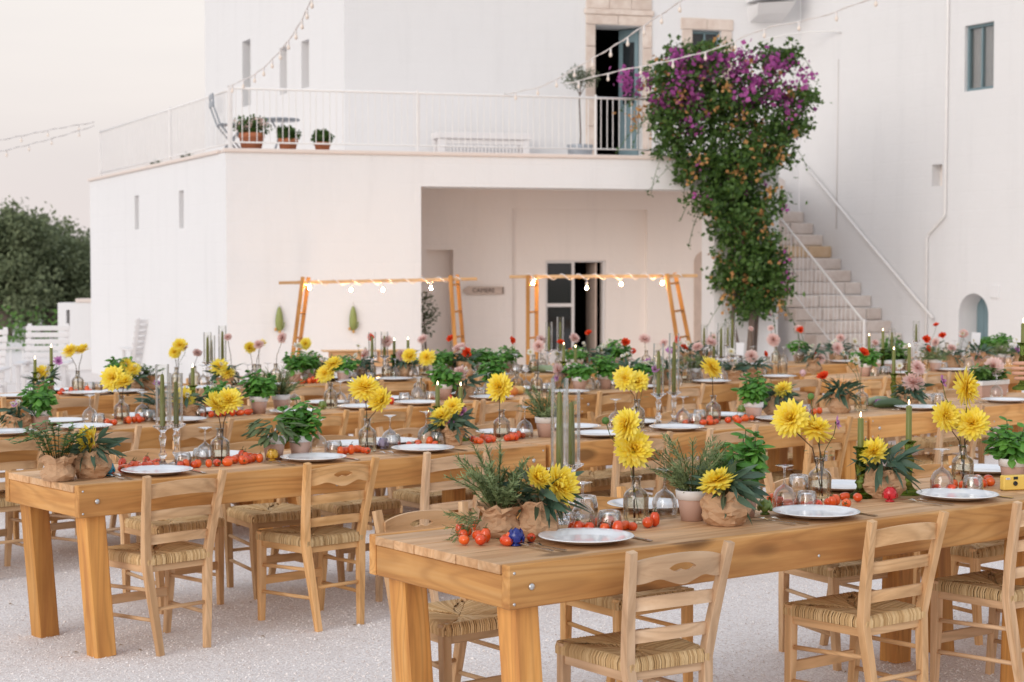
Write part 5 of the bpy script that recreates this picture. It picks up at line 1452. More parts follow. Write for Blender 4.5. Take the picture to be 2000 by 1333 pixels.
 dict(k='plate', r='5', x=-2.243, y=13.842, side='far'),
 dict(k='plate', r='5', x=-1.917, y=13.55, side='near'),
 dict(k='plate', r='5', x=-1.526, y=14.39, side='far'),
 dict(k='plate', r='5', x=-1.243, y=14.065, side='near'),
 dict(k='plate', r='5', x=-0.967, y=14.276, side='near'),
 dict(k='plate', r='5', x=-0.665, y=15.049, side='far'),
 dict(k='plate', r='5', x=-0.175, y=14.882, side='near'),
 dict(k='plate', r='5', x=0.046, y=15.593, side='far'),
 dict(k='plate', r='5', x=0.453, y=15.363, side='near'),
 dict(k='rosemary_pot', r='5', x=-1.514, y=14.274, h=0.22),
 dict(k='thyme_bag', r='5', x=-2.765, y=13.253, h=0.18),
 dict(k='tomato', r='5', x=-3.31, y=12.647, where='under leftmost bottle, back left table row', n=15),
 dict(k='tomato', r='5', x=-3.287, y=12.703, where='under leftmost bottle, back left table row', n=15),
 dict(k='tomato', r='5', x=-3.267, y=12.72, where='under leftmost bottle, back left table row', n=15),
 dict(k='tomato', r='5', x=-3.24, y=12.758, where='under leftmost bottle, back left table row', n=15),
 dict(k='tomato', r='5', x=-3.22, y=12.777, where='under leftmost bottle, back left table row', n=15),
 dict(k='tomato', r='5', x=-3.136, y=12.819, where='under leftmost bottle, back left table row', n=15),
 dict(k='tomato', r='5', x=-3.099, y=12.815, where='under leftmost bottle, back left table row', n=15),
 dict(k='tomato', r='5', x=-1.683, y=13.867, where='before white-flowered pot', n=16),
 dict(k='tomato', r='5', x=-1.658, y=13.925, where='before white-flowered pot', n=16),
 dict(k='tomato', r='5', x=-1.657, y=13.988, where='before white-flowered pot', n=16),
 dict(k='tomato', r='5', x=-1.623, y=13.913, where='before white-flowered pot', n=16),
 dict(k='tomato', r='5', x=-1.61, y=14.011, where='before white-flowered pot', n=16),
 dict(k='tomato', r='5', x=-1.597, y=13.971, where='before white-flowered pot', n=16),
 dict(k='tomato', r='5', x=-1.563, y=13.959, where='before white-flowered pot', n=16),
 dict(k='tumbler', r='5', x=-3.163, y=13.011),
 dict(k='tumbler', r='5', x=-3.115, y=13.049),
 dict(k='tumbler', r='5', x=-2.35, y=13.634),
 dict(k='tumbler', r='5', x=-1.5, y=14.194),
 dict(k='tumbler', r='5', x=-1.367, y=14.219),
 dict(k='tumbler', r='5', x=-1.309, y=14.33),
 dict(k='tumbler', r='5', x=-1.176, y=14.332),
 dict(k='tumbler', r='5', x=-0.671, y=14.631),
 dict(k='tumbler', r='5', x=-0.337, y=14.999),
 dict(k='tumbler', r='5', x=0.113, y=15.33),
 dict(k='tumbler', r='5', x=0.667, y=15.768),
 dict(k='tumbler', r='5', x=0.906, y=16.038),
 dict(k='wine', r='5', x=-2.383, y=13.409),
 dict(k='wine', r='5', x=-2.289, y=13.629),
 dict(k='wine', r='5', x=-2.085, y=13.72),
 dict(k='wine', r='5', x=-1.945, y=13.85),
 dict(k='wine', r='5', x=-1.833, y=13.999),
 dict(k='wine', r='5', x=-1.677, y=13.967),
 dict(k='wine', r='5', x=-1.366, y=14.261),
 dict(k='wine', r='5', x=-0.971, y=14.482),
 dict(k='wine', r='5', x=-0.832, y=14.524),
 dict(k='wine', r='5', x=-0.53, y=14.851),
 dict(k='wine', r='5', x=-0.195, y=15.094),
 dict(k='wine', r='5', x=0.022, y=15.197),
 dict(k='wine', r='5', x=0.038, y=15.116),
 dict(k='wine', r='5', x=0.272, y=15.477),
 dict(k='wine', r='5', x=0.51, y=15.793),
 dict(k='wine', r='5', x=1.097, y=15.96),
 dict(k='basil_pot', r='6', x=4.952, y=18.166, h=0.20948163613243465),
 dict(k='basil_pot', r='6', x=5.216, y=18.53, h=0.2277242444802548),
 dict(k='bottle', r='6', x=1.248, y=16.166, heads=[('pink', 1.232, 16.156, 1.022, 0.12)]),
 dict(k='bottle', r='6', x=1.354, y=16.186, heads=[('pink', 1.41, 16.158, 0.983, 0.08072849745749724)]),
 dict(k='bottle', r='6', x=1.565, y=16.345, heads=[('poppy', 1.564, 16.373, 1.006, 0.085)]),
 dict(k='bottle', r='6', x=2.316, y=16.789, heads=[('pink', 2.304, 16.774, 1.097, 0.06019743192351691)]),
 dict(k='bottle', r='6', x=2.562, y=16.88, heads=[('pink', 2.515, 16.904, 1.097, 0.06667084904488928)]),
 dict(k='bottle', r='6', x=2.814, y=17.024, heads=[('pink', 2.809, 17.044, 1.087, 0.0773471036258026)]),
 dict(k='bottle', r='6', x=3.405, y=17.366, heads=[('white', 3.419, 17.351, 0.947, 0.08463177536717907)]),
 dict(k='bottle', r='6', x=3.645, y=17.527, heads=[('pink', 3.658, 17.512, 0.934, 0.0693063357218574)]),
 dict(k='bottle', r='6', x=4.491, y=17.957, heads=[('poppy', 4.44, 17.941, 0.984, 0.09032617728218344)]),
 dict(k='bottle', r='6', x=4.777, y=18.153, heads=[('poppy', 4.715, 18.175, 0.967, 0.080592972905964)]),
 dict(k='bouquet', r='6', x=1.636, y=16.509, form='tall', heads=[('poppy', 1.629, 16.504, 0.921, 0.11155798469813287)]),
 dict(k='bouquet', r='6', x=1.861, y=16.627, form='tall', heads=[('pink', 1.909, 16.598, 1.014, 0.09)]),
 dict(k='bouquet', r='6', x=2.964, y=17.005, form='low', heads=[('poppy', 2.984, 17.005, 0.843, 0.07178124278564252)]),
 dict(k='bouquet', r='6', x=3.216, y=17.237, form='low', heads=[('pink', 3.215, 17.209, 0.886, 0.11259593394043634)]),
 dict(k='bouquet', r='6', x=3.285, y=17.431, form='tall', heads=[('pink', 3.283, 17.404, 0.984, 0.09), ('white', 3.208, 17.411, 0.829, 0.07)]),
 dict(k='bouquet', r='6', x=4.311, y=17.877, form='low', heads=[('pink', 4.34, 17.86, 0.922, 0.09013894007652726)]),
 dict(k='candle_glass', r='6', x=1.823, y=16.507, top=1.116),
 dict(k='candle_glass', r='6', x=2.068, y=16.659, top=1.111),
 dict(k='candle_glass', r='6', x=2.093, y=16.758, top=1.167),
 dict(k='candle_glass', r='6', x=4.107, y=17.679, top=1.078),
 dict(k='card', r='6', x=2.172, y=16.688, top=0.914),
 dict(k='flower_pot', r='6', x=2.822, y=17.112, h=0.2, heads=[]),
 dict(k='flower_pot', r='6', x=3.857, y=17.667, h=0.23343855720286083, heads=[]),
 dict(k='plate', r='6', x=1.413, y=15.995, side='near'),
 dict(k='plate', r='6', x=2.335, y=16.516, side='near'),
 dict(k='plate', r='6', x=3.262, y=17.039, side='near'),
 dict(k='tumbler', r='6', x=1.9, y=16.536),
 dict(k='tumbler', r='6', x=2.153, y=16.741),
 dict(k='tumbler', r='6', x=2.322, y=16.772),
 dict(k='tumbler', r='6', x=2.286, y=16.708),
 dict(k='tumbler', r='6', x=2.894, y=17.047),
 dict(k='tumbler', r='6', x=5.107, y=18.434),
 dict(k='wine', r='6', x=1.465, y=16.296),
 dict(k='wine', r='6', x=1.7, y=16.412),
 dict(k='wine', r='6', x=2.339, y=16.897),
 dict(k='wine', r='6', x=2.637, y=16.879),
 dict(k='wine', r='6', x=3.045, y=17.029),
 dict(k='wine', r='6', x=3.242, y=17.238),
 dict(k='wine', r='6', x=3.46, y=17.256),
 dict(k='wine', r='6', x=3.729, y=17.553),
 dict(k='wine', r='6', x=3.901, y=17.509),
 dict(k='wine', r='6', x=4.175, y=17.634),
 dict(k='wine', r='6', x=4.422, y=18.003),
 dict(k='wine', r='6', x=4.63, y=18.19),
 dict(k='wine', r='6', x=4.854, y=18.137),
 dict(k='wine', r='6', x=5.233, y=18.298),
]

ROW = {'1':'front table row','2':'second table row','3':'third table row','4':'small rear right table','5':'back left table row','6':'back right table row'}
NT1 = 'first second third fourth fifth sixth seventh eighth ninth tenth eleventh twelfth thirteenth fourteenth fifteenth sixteenth seventeenth eighteenth nineteenth twentieth'.split()
NT1 += [t_+'-'+o_ for t_ in ('twenty','thirty','forty') for o_ in NT1[:9]]
NTH = ['leftmost']+[w+' from left' for w in NT1[1:]]

# ------------------------------------------------------------------ tables
def make_table_meshes(L, H, W):
    A = .136
    me = {'W': W}
    pw = (W-.08-.003)/6
    me['plank'] = [MB().cbox(-.004 if k % 2 else -.006, L-.002+.004*(k % 3), .0405+k*pw, .0405+(k+1)*pw-.0030-.0010*(k % 2), H-.031, H-.001-.0008*(k % 2), .0016).mesh('plank', M['table_top']) for k in range(6)]
    me['side_apron'] = MB().cbox(0, L, 0, .039, H-A, H, .003).mesh('side_apron', M['table_side'])
    me['end_apron'] = MB().cbox(0, .036, .0405, W-.0405, H-A, H-.033, .003).mesh('end_apron', M['table_end'])
    lg = MB()
    b, s = .096, .055
    lg.hexa([(s,0,0),(s+b,0,0),(s+b,b,0),(s,b,0),(0,0,H-.04),(b,0,H-.04),(b,b,H-.04),(0,b,H-.04)])
    me['leg'] = MB().bar([(b/2+s,b/2,0),(b/2,b/2,H-.045)], b, b).mesh('leg', M['table_leg'])
    me['leg2'] = MB().bar([(b/2-s*.4,b/2,0),(b/2,b/2,H-.045)], b, b).mesh('leg', M['table_leg'])
    bo = MB(); bo.lathe([(.011,0),(.011,.003),(.008,.006),(0,.008)], 12)
    me['bolt'] = bo.mesh('bolt', M['zinc'])
    sc_ = MB(); sc_.lathe([(.005,0),(.004,.002),(0,.0025)], 8); me['screw'] = sc_.mesh('screw', M['zinc'])
    return me
TMESH = {}
tn = {}
for (r, x, y, H, ang, L) in TABLES:
    if H not in TMESH: TMESH[H] = make_table_meshes(L, H, .80 if H > .755 else .72)
    q = TMESH[H]; i = tn.get(r, 0); tn[r] = i+1
    nrow = sum(1 for t_ in TABLES if t_[0] == r)
    lab = 'stained pine table, %s in the %s' % (NTH[i], ROW[r]) if nrow > 1 else 'stained pine table standing alone at the rear right'
    t = thing('dining_table', lab, 'table', (x,y,0), ang, 'long pine dining tables')
    for k in range(6): obj('plank', q['plank'][k], t)
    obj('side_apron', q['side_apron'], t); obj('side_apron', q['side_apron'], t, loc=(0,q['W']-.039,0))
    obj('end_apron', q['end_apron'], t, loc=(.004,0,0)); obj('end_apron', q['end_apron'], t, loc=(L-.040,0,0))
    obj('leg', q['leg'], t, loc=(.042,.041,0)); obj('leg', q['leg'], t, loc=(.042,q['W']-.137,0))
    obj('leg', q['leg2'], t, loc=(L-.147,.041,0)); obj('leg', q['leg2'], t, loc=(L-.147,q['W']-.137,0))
    if r in '123':
        for bx in (.085, L-.085): obj('bolt', q['bolt'], t, loc=(bx,0,H-.072), rot=(R(90),0,0))
        for bx in (.020, L-.020):
            for bz in (.025,.12): obj('screw', q['screw'], t, loc=(bx,0,H-bz), rot=(R(90),0,0))
        obj('bolt', q['bolt'], t, loc=(L*.5,0,H-.10), rot=(R(90),0,0), scale=.5)

# ------------------------------------------------------------------ chairs
def chair_meshes():
    c = {}
    bx = lambda z: .125+(.165-.125)*z/.43 if z < .43 else .165+(.205-.165)*(z-.43)/.40
    by = lambda z: -.225+.05*z/.43 if z < .43 else -.175-.075*((z-.43)/.40)**1.2
    zs = [0,.15,.30,.43,.55,.68,.83]
    for s in (-1,1):
        c['back_post%d' % s] = MB().bar([(s*bx(z),by(z),z) for z in zs], [.030,.034,.037,.038,.037,.035,.032], [.028,.032,.036,.036,.033,.030,.026], 0, (0,1,0)).mesh('back_post', M['chair_z'])
        c['front_leg%d' % s] = MB().bar([(s*.178,.188,0),(s*.186,.172,.25),(s*.188,.168,.452)], [.028,.036,.038], [.028,.036,.038], 0, (0,1,0)).mesh('front_leg', M['chair_z'])
        c['side_rail%d' % s] = MB().bar([(s*.165,-.165,.395),(s*.186,.16,.395)], .022, .032, 0, (0,0,1)).mesh('side_rail', M['chair_y'])
        c['rung_a%d' % s] = MB().tube([(s*bx(.30),by(.30),.30),(s*.187,.17,.285)], .0095, 7).mesh('rung', M['chair_y'])
        c['rung_b%d' % s] = MB().tube([(s*bx(.16),by(.16),.16),(s*.184,.175,.15)], .0095, 7).mesh('rung', M['chair_y'])
    c['front_rail'] = MB().bar([(-.18,.168,.395),(.18,.168,.395)], .022, .034, 0, (0,0,1)).mesh('front_rail', M['chair_x'])
    c['rear_rail'] = MB().bar([(-.155,-.172,.395),(.155,-.172,.395)], .022, .03, 0, (0,0,1)).mesh('rear_rail', M['chair_x'])
    c['front_stretcher'] = MB().bar([(-.178,.172,.205),(.178,.172,.205)], .018, .042, 0, (0,0,1)).mesh('front_stretcher', M['chair_x'])
    c['rear_rung'] = MB().tube([(-bx(.21),by(.21),.21),(bx(.21),by(.21),.21)], .0095, 7).mesh('rung', M['chair_x'])
    # curved slats
    def slat(z0, z1, arch, archb, hole=False, wavy=False):
        mb = MB(); n = 40; th = .014; cols = []
        zm = (z0+z1)/2; hw = bx(zm)-.008
        for i in range(n+1):
            u = -1+2*i/n; x = u*hw; ycur = by(zm)-.030*(1-u*u)+.004
            top = z1+arch*(1-u*u); bot = z0+archb*(1-u*u)
            if wavy:
                top = z1+.026*(1-u*u)**.8
                bot = z0-.010*math.exp(-(u/.22)**2)+.014*math.exp(-((abs(u)-.5)/.22)**2)
            yt = ycur-(top-zm)*.16; yb = ycur+(zm-bot)*.16
            if hole and abs(u) < .27:
                k = math.sqrt(max(0, 1-(u/.27)**2)); hc = (z0+z1)/2+.013
                h0, h1 = hc-.015*k+(.008*math.exp(-(u/.08)**2)), hc+.016*k
                cols.append((x, yt, yb, bot, h0, h1, top))
            else: cols.append((x, yt, yb, bot, None, None, top))
        def quad(a, b, za0, za1, zb0, zb1):
            xa, ya = a; xb, yb = b
            vs = [(xa,ya,za0),(xb,yb,zb0),(xb,yb,zb1),(xa,ya,za1),(xa,ya+th,za0),(xb,yb+th,zb0),(xb,yb+th,zb1),(xa,ya+th,za1)]
            mb.add(vs, [(0,1,2,3),(7,6,5,4),(3,2,6,7),(0,4,5,1)])
        for p, q in zip(cols[:-1], cols[1:]):
            a, b = (p[0],(p[1]+p[2])/2), (q[0],(q[1]+q[2])/2)
            if p[4] is None and q[4] is None: quad(a, b, p[3], p[6], q[3], q[6])
            else:
                mp = (p[4], p[5]) if p[4] is not None else ((q[4]+q[5])/2,)*2
                mq = (q[4], q[5]) if q[4] is not None else ((p[4]+p[5])/2,)*2
                quad(a, b, p[3], mp[0], q[3], mq[0]); quad(a, b, mp[1], p[6], mq[1], q[6])
        for e in (cols[0], cols[-1]): mb.add([(e[0],(e[1]+e[2])/2,e[3]),(e[0],(e[1]+e[2])/2+th,e[3]),(e[0],(e[1]+e[2])/2+th,e[6]),(e[0],(e[1]+e[2])/2,e[6])], [(0,1,2,3)])
        return mb.mesh('slat', M['chair_x'])
    c['slat_low'] = slat(.505,.548,.008,.008); c['slat_mid'] = slat(.618,.662,.008,.008)
    c['slat_top'] = slat(.722,.785,.016,.014); c['slat_hole'] = slat(.715,.785,0,0,True,True)
    # rush seat: pillow with four woven wedges
    mb = MB(); n = 14; vs = []
    for i in range(n+1):
        for j in range(n+1):
            u, v = -1+2*i/n, -1+2*j/n
            hw = .168+(.203-.168)*(v+1)/2; x, y = u*hw, v*.190+.003
            m_ = max(abs(u), abs(v)); z = .452-.012*(1-m_**2)+.004*math.sin(9*u+5*v)
            if m_ > .88: z -= .022*((m_-.88)/.12)**2
            d = min(abs(abs(u)-abs(v)), .25)
            z -= .006*(1-d/.25)*(m_ < .95)
            vs.append((x,y,z))
    fs = [(i*(n+1)+j,(i+1)*(n+1)+j,(i+1)*(n+1)+j+1,i*(n+1)+j+1) for i in range(n) for j in range(n)]
    mb.add(vs, fs, 0, True)
    ring = [0*(n+1)+j for j in range(n)]+[i*(n+1)+n for i in range(n)]+[n*(n+1)+j for j in range(n,0,-1)]+[i*(n+1) for i in range(n,0,-1)]
    rv = [vs[k] for k in ring]; N_ = len(rv)
    v2 = rv+[(x*1.0,y*1.0,.418) for x,y,z in rv]+[(x*.93,y*.93,.412) for x,y,z in rv]
    mb.add(v2, [(k,(k+1)%N_,N_+(k+1)%N_,N_+k) for k in range(N_)]+[(N_+k,N_+(k+1)%N_,2*N_+(k+1)%N_,2*N_+k) for k in range(N_)]+[tuple(range(2*N_,3*N_))], 0, True)
    for q_ in range(len(mb.m)): mb.m[q_] = 1
    gs = random.Random(3)
    def zt(x, y):
        hw = .168+(.203-.168)*((y-.003)/.190+1)/2; u, v = x/hw, (y-.003)/.190; m_ = min(1, max(abs(u), abs(v)))
        return .4535-.012*(1-m_**2)-.006*(1-min(abs(abs(u)-abs(v)), .25)/.25)*(m_ < .95)
    def strand(p_out, p_in, nrm, r0):
        px_, py_ = p_out; qx, qy = p_in; P = [(px_+nrm[0]*.004, py_+nrm[1]*.004, .412), (px_+nrm[0]*.006, py_+nrm[1]*.006, .436), (px_-nrm[0]*.004, py_-nrm[1]*.004, .4545)]
        for t in (.3,.65,1.0):
            x, y = px_+(qx-px_)*t, py_+(qy-py_)*t; P.append((x+gs.uniform(-.0015,.0015), y+gs.uniform(-.0015,.0015), zt(x,y)+gs.uniform(-.0012,.0012)))
        mb.tube(P, [r0*gs.uniform(.8,1.15) for _ in P], 5, 0, cap=False)
    n_s = 44
    for i in range(n_s):
        t = -1+2*(i+.5+gs.uniform(-.3,.3))/n_s
        for sgn in (-1,1):
            hw = .203 if sgn > 0 else .168
            strand((t*hw, .003+sgn*.190), (t*hw*.93*abs(t)+t*.012*(1-abs(t)), .003+sgn*.190*abs(t)*.98), (0,sgn), .0042)
            hwy = .168+(.203-.168)*(t+1)/2
            strand((sgn*hwy, .003+t*.190), (sgn*hwy*abs(t)*.98, .003+t*.190*.99), (sgn,0), .0042)
    c['seat'] = mb.mesh('rush_seat', [M['straw'], M['rush']])
    return c
CM_ = chair_meshes()
def join_meshes(name, keys):
    V, F, mats, mi = [], [], [], []
    for k in keys:
        m = CM_[k]; o = len(V); V += [tuple(v.co) for v in m.vertices]
        mt = m.materials[0]
        if mt not in mats: mats.append(mt)
        for p_ in m.polygons: F.append(tuple(i+o for i in p_.vertices)); mi.append(mats.index(mt))
    me = bpy.data.meshes.new(name); me.from_pydata(V, [], F)
    for mt in mats: me.materials.append(mt)
    me.polygons.foreach_set('material_index', mi); me.update(); return me
LOWER = ['front_rail','rear_rail','front_stretcher','rear_rung']+[k+s for k in ('side_rail','rung_a','rung_b') for s in ('-1','1')]
CM_['under'] = join_meshes('under_frame', LOWER)
NAMES = {'side_rail-1':'side_rail','side_rail1':'side_rail','rung_a-1':'rung','rung_a1':'rung','rung_b-1':'rung','rung_b1':'rung','rear_rung':'rung'}
cnt = {}; tot = {}
for c in CHAIRS: tot[c[:2]] = tot.get(c[:2], 0)+1
for (r, side, x, y, a, hole) in CHAIRS:
    i = cnt.get((r,side), 0); cnt[(r,side)] = i+1
    lab = 'rush-seat chair%s, %s side of %s, %s' % (' with handle hole' if hole else '', side, ROW[r], NTH[i])
    t = thing('rush_chair', lab, 'chair', (x,y,0), a, 'rush-seat wooden chairs'); t.scale = (.95,.95,.94)
    n_before = len(COL.objects)
    obj('rush_seat', CM_['seat'], t)
    for s in ('-1','1'): obj('back_post', CM_['back_post'+s], t); obj('front_leg', CM_['front_leg'+s], t)
    if r in '12' or (r == '3' and side == 'near'):
        for k in ('slat_low','slat_mid'): obj('slat', CM_[k], t)
        obj('top_slat', CM_['slat_hole' if hole else 'slat_top'], t)
        for k in LOWER: obj(NAMES.get(k, k), CM_[k], t)
    else:
        for k in ('slat_low','slat_mid'): obj('slat', CM_[k], t)
        obj('top_slat', CM_['slat_hole' if hole else 'slat_top'], t)
        tag(obj('under_frame', CM_['under'], t), kind='stuff')
    cg = random.Random(i*7+ord(r)*13+len(side)); tone = (cg.uniform(.84,1.06), cg.uniform(.85,1.12), 1, 1)
    for q in COL.objects[n_before:]: q.color = tone

# ------------------------------------------------------------------ tableware meshes
PM = {}
def lmesh(name, prof, mat, n=28): return MB().lathe(prof, n).mesh(name, M[mat])
PM['plate'] = lmesh('plate', [(0,.006),(.085,.006),(.10,.008),(.118,.016),(.148,.021),(.151,.0225),(.150,.024),(.146,.0245),(.118,.0205),(.100,.013),(.085,.0105),(0,.010)], 'plate', 48)
wine = [(.044,0),(.046,.022),(.0455,.045),(.041,.065),(.030,.083),(.014,.094),(.0062,.100),(.0042,.112),(.0038,.135),(.0042,.155),(.007,.162),(.020,.1665),(.034,.170),(.034,.1712),(.018,.1705),(0,.1695)]
PM['wine'] = lmesh('wine_glass', wine, 'glass', 28)
PM['tumbler'] = lmesh('tumbler', [(.041,0),(.042,.02),(.0405,.045),(.037,.062),(.0345,.069),(.033,.072),(.028,.0725),(0,.070),(.028,.0655),(.033,.063),(.0375,.045),(.0385,.02),(.038,0)], 'glass', 26)
PM['bottle'] = lmesh('bottle', [(0,.006),(.030,.004),(.041,0),(.045,.006),(.0455,.02),(.0455,.088),(.044,.098),(.036,.110),(.022,.120),(.0165,.127),(.0155,.150),(.0165,.158),(.0205,.160),(.0205,.164),(.0135,.164),(.0135,.13)], 'glass_b', 30)
PM['water'] = lmesh('water', [(0,.009),(.040,.008),(.0425,.012),(.0428,.086),(0,.086)], 'water', 24)
PM['holder'] = lmesh('holder', [(0,0),(.046,0),(.047,.006),(.040,.012),(.022,.020),(.013,.030),(.010,.042),(.013,.050),(.019,.058),(.019,.066),(.012,.074),(.010,.090),(.013,.120),(.017,.135),(.016,.150),(.011,.158),(.012,.166),(.020,.176),(.034,.184),(.044,.190),(.045,.196),(.038,.197),(.024,.192),(.016,.182),(0,.180)], 'crystal', 18)
PM['green_holder'] = lmesh('green_holder', [(0,0),(.048,0),(.05,.006),(.046,.012),(.026,.022),(.017,.034),(.013,.046),(.016,.056),(.022,.062),(.018,.070),(.013,.078),(.016,.096),(.0205,.122),(.022,.140),(.016,.152),(.012,.160),(.017,.168),(.015,.176),(.0165,.196),(.024,.206),(.030,.210),(.030,.214),(.020,.214),(.014,.205),(0,.203)], 'green_glass', 20)
PM['pot'] = lmesh('pot', [(0,0),(.040,0),(.052,.074),(.053,.078),(.050,.078),(.048,.07)], 'pot', 30)
PM['rim'] = lmesh('rim', [(.0525,.0755),(.0575,.0765),(.0605,.106),(.0595,.109),(.0545,.109),(.0525,.098),(.0495,.08)], 'pot_rim', 30)
PM['soil'] = lmesh('soil', [(.053,.097),(.03,.1),(0,.101)], 'soil', 16)
def fork():
    mb = MB(); th = .0022
    zc = lambda y: .004+.010*max(0, (y+.02)/.12)**2*0+.006*math.sin(max(0,min(1,(y-.02)/.07))*math.pi)
    def strip(pts):
        for (y0, x0a, x0b), (y1, x1a, x1b) in zip(pts[:-1], pts[1:]):
            a, b = zc(y0), zc(y1)
            mb.hexa([(x0a,y0,a),(x0b,y0,a),(x1b,y1,b),(x1a,y1,b),(x0a,y0,a+th),(x0b,y0,a+th),(x1b,y1,b+th),(x1a,y1,b+th)])
    strip([(-.10,-.007,.007),(-.06,-.0065,.0065),(-.02,-.0035,.0035),(.02,-.003,.003),(.035,-.006,.006),(.048,-.0115,.0115),(.056,-.0120,.0120)])
    for k in range(4):
        c = -.0098+.00653*k; strip([(.056,c-.0019,c+.0019),(.08,c-.0017,c+.0017),(.10,c-.0008,c+.0008)])
    return mb.mesh('fork', M['steel'])
PM['fork'] = fork()
mb = MB()
for (y0,a0,b0),(y1,a1,b1) in zip([(-.11,-.008,.008),(-.03,-.006,.006),(-.01,-.006,.007),(.06,-.007,.009),(.10,-.007,.005)],[(-.03,-.006,.006),(-.01,-.006,.007),(.06,-.007,.009),(.10,-.007,.005),(.115,-.007,-.004)]):
    mb.hexa([(a0,y0,.001),(b0,y0,.001),(b1,y1,.001),(a1,y1,.001),(a0,y0,.0042),(b0,y0,.0042),(b1,y1,.0042),(a1,y1,.0042)])
PM['knife'] = mb.mesh('knife', M['steel'])
PM['tomato'] = MB().lathe([(0,0),(.008,.0008),(.0155,.006),(.0185,.014),(.0188,.024),(.0165,.034),(.010,.041),(.004,.0425),(0,.0415)], 14).mesh('tomato', M['tomato'])
mb = MB()
for k in range(5):
    a = k*1.257; mb.add([(0,0,.042),(.004*math.cos(a+.5),.004*math.sin(a+.5),.0445),(.013*math.cos(a),.013*math.sin(a),.0425),(.004*math.cos(a-.5),.004*math.sin(a-.5),.0435)], [(0,1,2,3)])
mb.tube([(0,0,.042),(.002,0,.05),(.007,.002,.056)], .0014, 5)
PM['calyx'] = mb.mesh('calyx', M['stem'])
# ceramic bud ornament (overlapping scales)
def bud_mesh(col):
    nm = 'bud_'+col
    if nm in PM: return PM[nm]
    C = dict(blue=(.015,.03,.22), teal=(.02,.25,.36), green=(.16,.24,.05), red=(.55,.02,.03), yellow=(.68,.40,.04), lilac=(.42,.38,.58), purple=(.26,.07,.26), pink=(.66,.42,.44))[col]
    mt = plain('glazed_'+col, C, .15, var=.12)
    mb = MB(); mb.lathe([(0,0),(.016,0),(.017,.004),(.010,.008),(.009,.012),(.018,.016),(.024,.026),(.023,.036),(.014,.046),(.004,.052),(0,.053)], 16)
    for lay in range(3):
        for k in range(6):
            a = (k+.5*lay)*math.pi/3; z0 = .014+.009*lay; r0 = .0235-.003*lay
            ca, sa = math.cos(a), math.sin(a)
            P = lambda r, t, z: (r*ca-t*sa, r*sa+t*ca, z)
            mb.add([P(r0,-.011,z0),P(r0+.003,0,z0-.001),P(r0,.011,z0),P(r0+.002,.009,z0+.012),P(r0-.002+.004*(lay==0),0,z0+.021),P(r0+.002,-.009,z0+.012),P(r0+.0055,0,z0+.010)], [(0,1,6),(1,2,6),(2,3,6),(3,4,6),(4,5,6),(5,0,6)], 0, True)
    PM[nm] = mb.mesh(nm, mt); return PM[nm]

# ------------------------------------------------------------------ flowers and foliage meshes (unit radius, axis +Z)
def dahlia(seed, layers, mat, wid=.20, name='bloom'):
    g = random.Random(seed); mb = MB()
    for li, (n, el, ln, r0, z0) in enumerate(layers):
        for k in range(n):
            a = 2*math.pi*(k+.5*(li % 2))/n+g.uniform(-.10,.10); e = R(el+g.uniform(-9,9)); L = ln*g.uniform(.88,1.08); w = wid*g.uniform(.85,1.15)*(.55+.45*ln)
            d = Vector((math.cos(a)*math.cos(e), math.sin(a)*math.cos(e), math.sin(e))); side = Vector((-math.sin(a),math.cos(a),0)); up = d.cross(side)*-1
            p0 = Vector((math.cos(a)*r0, math.sin(a)*r0, z0)); curl = g.uniform(.02,.16); pts = []
            for t, ww, cup in ((0,.35,.0),(.35,.9,.10),(.68,1.0,.12),(.88,.55,.05)):
                c = p0+d*L*t+up*(-curl*t*t*L)
                pts += [c-side*w*ww*.5+up*cup*w*1.3, c, c+side*w*ww*.5+up*cup*w*1.3]
            pts.append(p0+d*L-up*curl*L)
            fs = []
            for q in range(3):
                b = q*3; fs += [(b,b+1,b+4,b+3),(b+1,b+2,b+5,b+4)]
            fs += [(9,10,12),(10,11,12)]
            mb.add(pts, fs, 0, True)
    mb.lathe([(.02,-.2),(.16,-.17),(.2,-.05),(0,.0)], 8)
    mb.m[-24:] = [1]*24
    return mb.mesh(name, [M[mat], M['stem']])
LY = [(7,80,.36,.02,.10),(9,68,.46,.05,.09),(11,56,.58,.08,.07),(13,44,.70,.10,.05),(15,32,.82,.11,.02),(17,20,.92,.12,0),(17,8,1.0,.12,-.03),(17,-5,1.02,.12,-.07),(15,-20,.96,.12,-.11)]
LY2 = [(n_, min(86, e_+22), l_*.95, r_, z_) for (n_, e_, l_, r_, z_) in LY]; LY3 = [(n_, e_-12, l_*(1.12 if i_ % 3 == 0 else .96), r_, z_) for i_, (n_, e_, l_, r_, z_) in enumerate(LY)]
BL = {'dahlia':[dahlia(s, LY, 'yellow', .27) for s in (1,2,3)]+[dahlia(11, LY2, 'yellow', .29), dahlia(12, LY3, 'yellow', .25), dahlia(13, LY3, 'yellow', .30)], 'pink':[dahlia(s, LY, 'pink', .28) for s in (4,5)],
      'poppy':[dahlia(s, [(5,78,.5,.03,.1),(6,62,.66,.06,.06),(7,44,.78,.1,.02),(8,24,.88,.12,-.02)], 'red', .62) for s in (6,7)],
      'white':[dahlia(s, [(6,60,.35,.05,.08),(9,22,.85,.1,.03),(9,6,.95,.1,.0)], 'whitep', .34) for s in (8,)],
      'cosmos':[dahlia(s, [(8,55,.4,.05,.08),(8,20,.95,.1,.02)], 'purple', .5) for s in (9,)]}
BNAME = {'dahlia':('dahlia','yellow dahlia','flower'),'pink':('dahlia','blush pink dahlia','flower'),'poppy':('coral_flower','coral red flower','flower'),'white':('white_flower','small white flower','flower'),'cosmos':('cosmos','lilac cosmos flower','flower'),'bud_stem':('flower_bud','green flower bud','flower')}
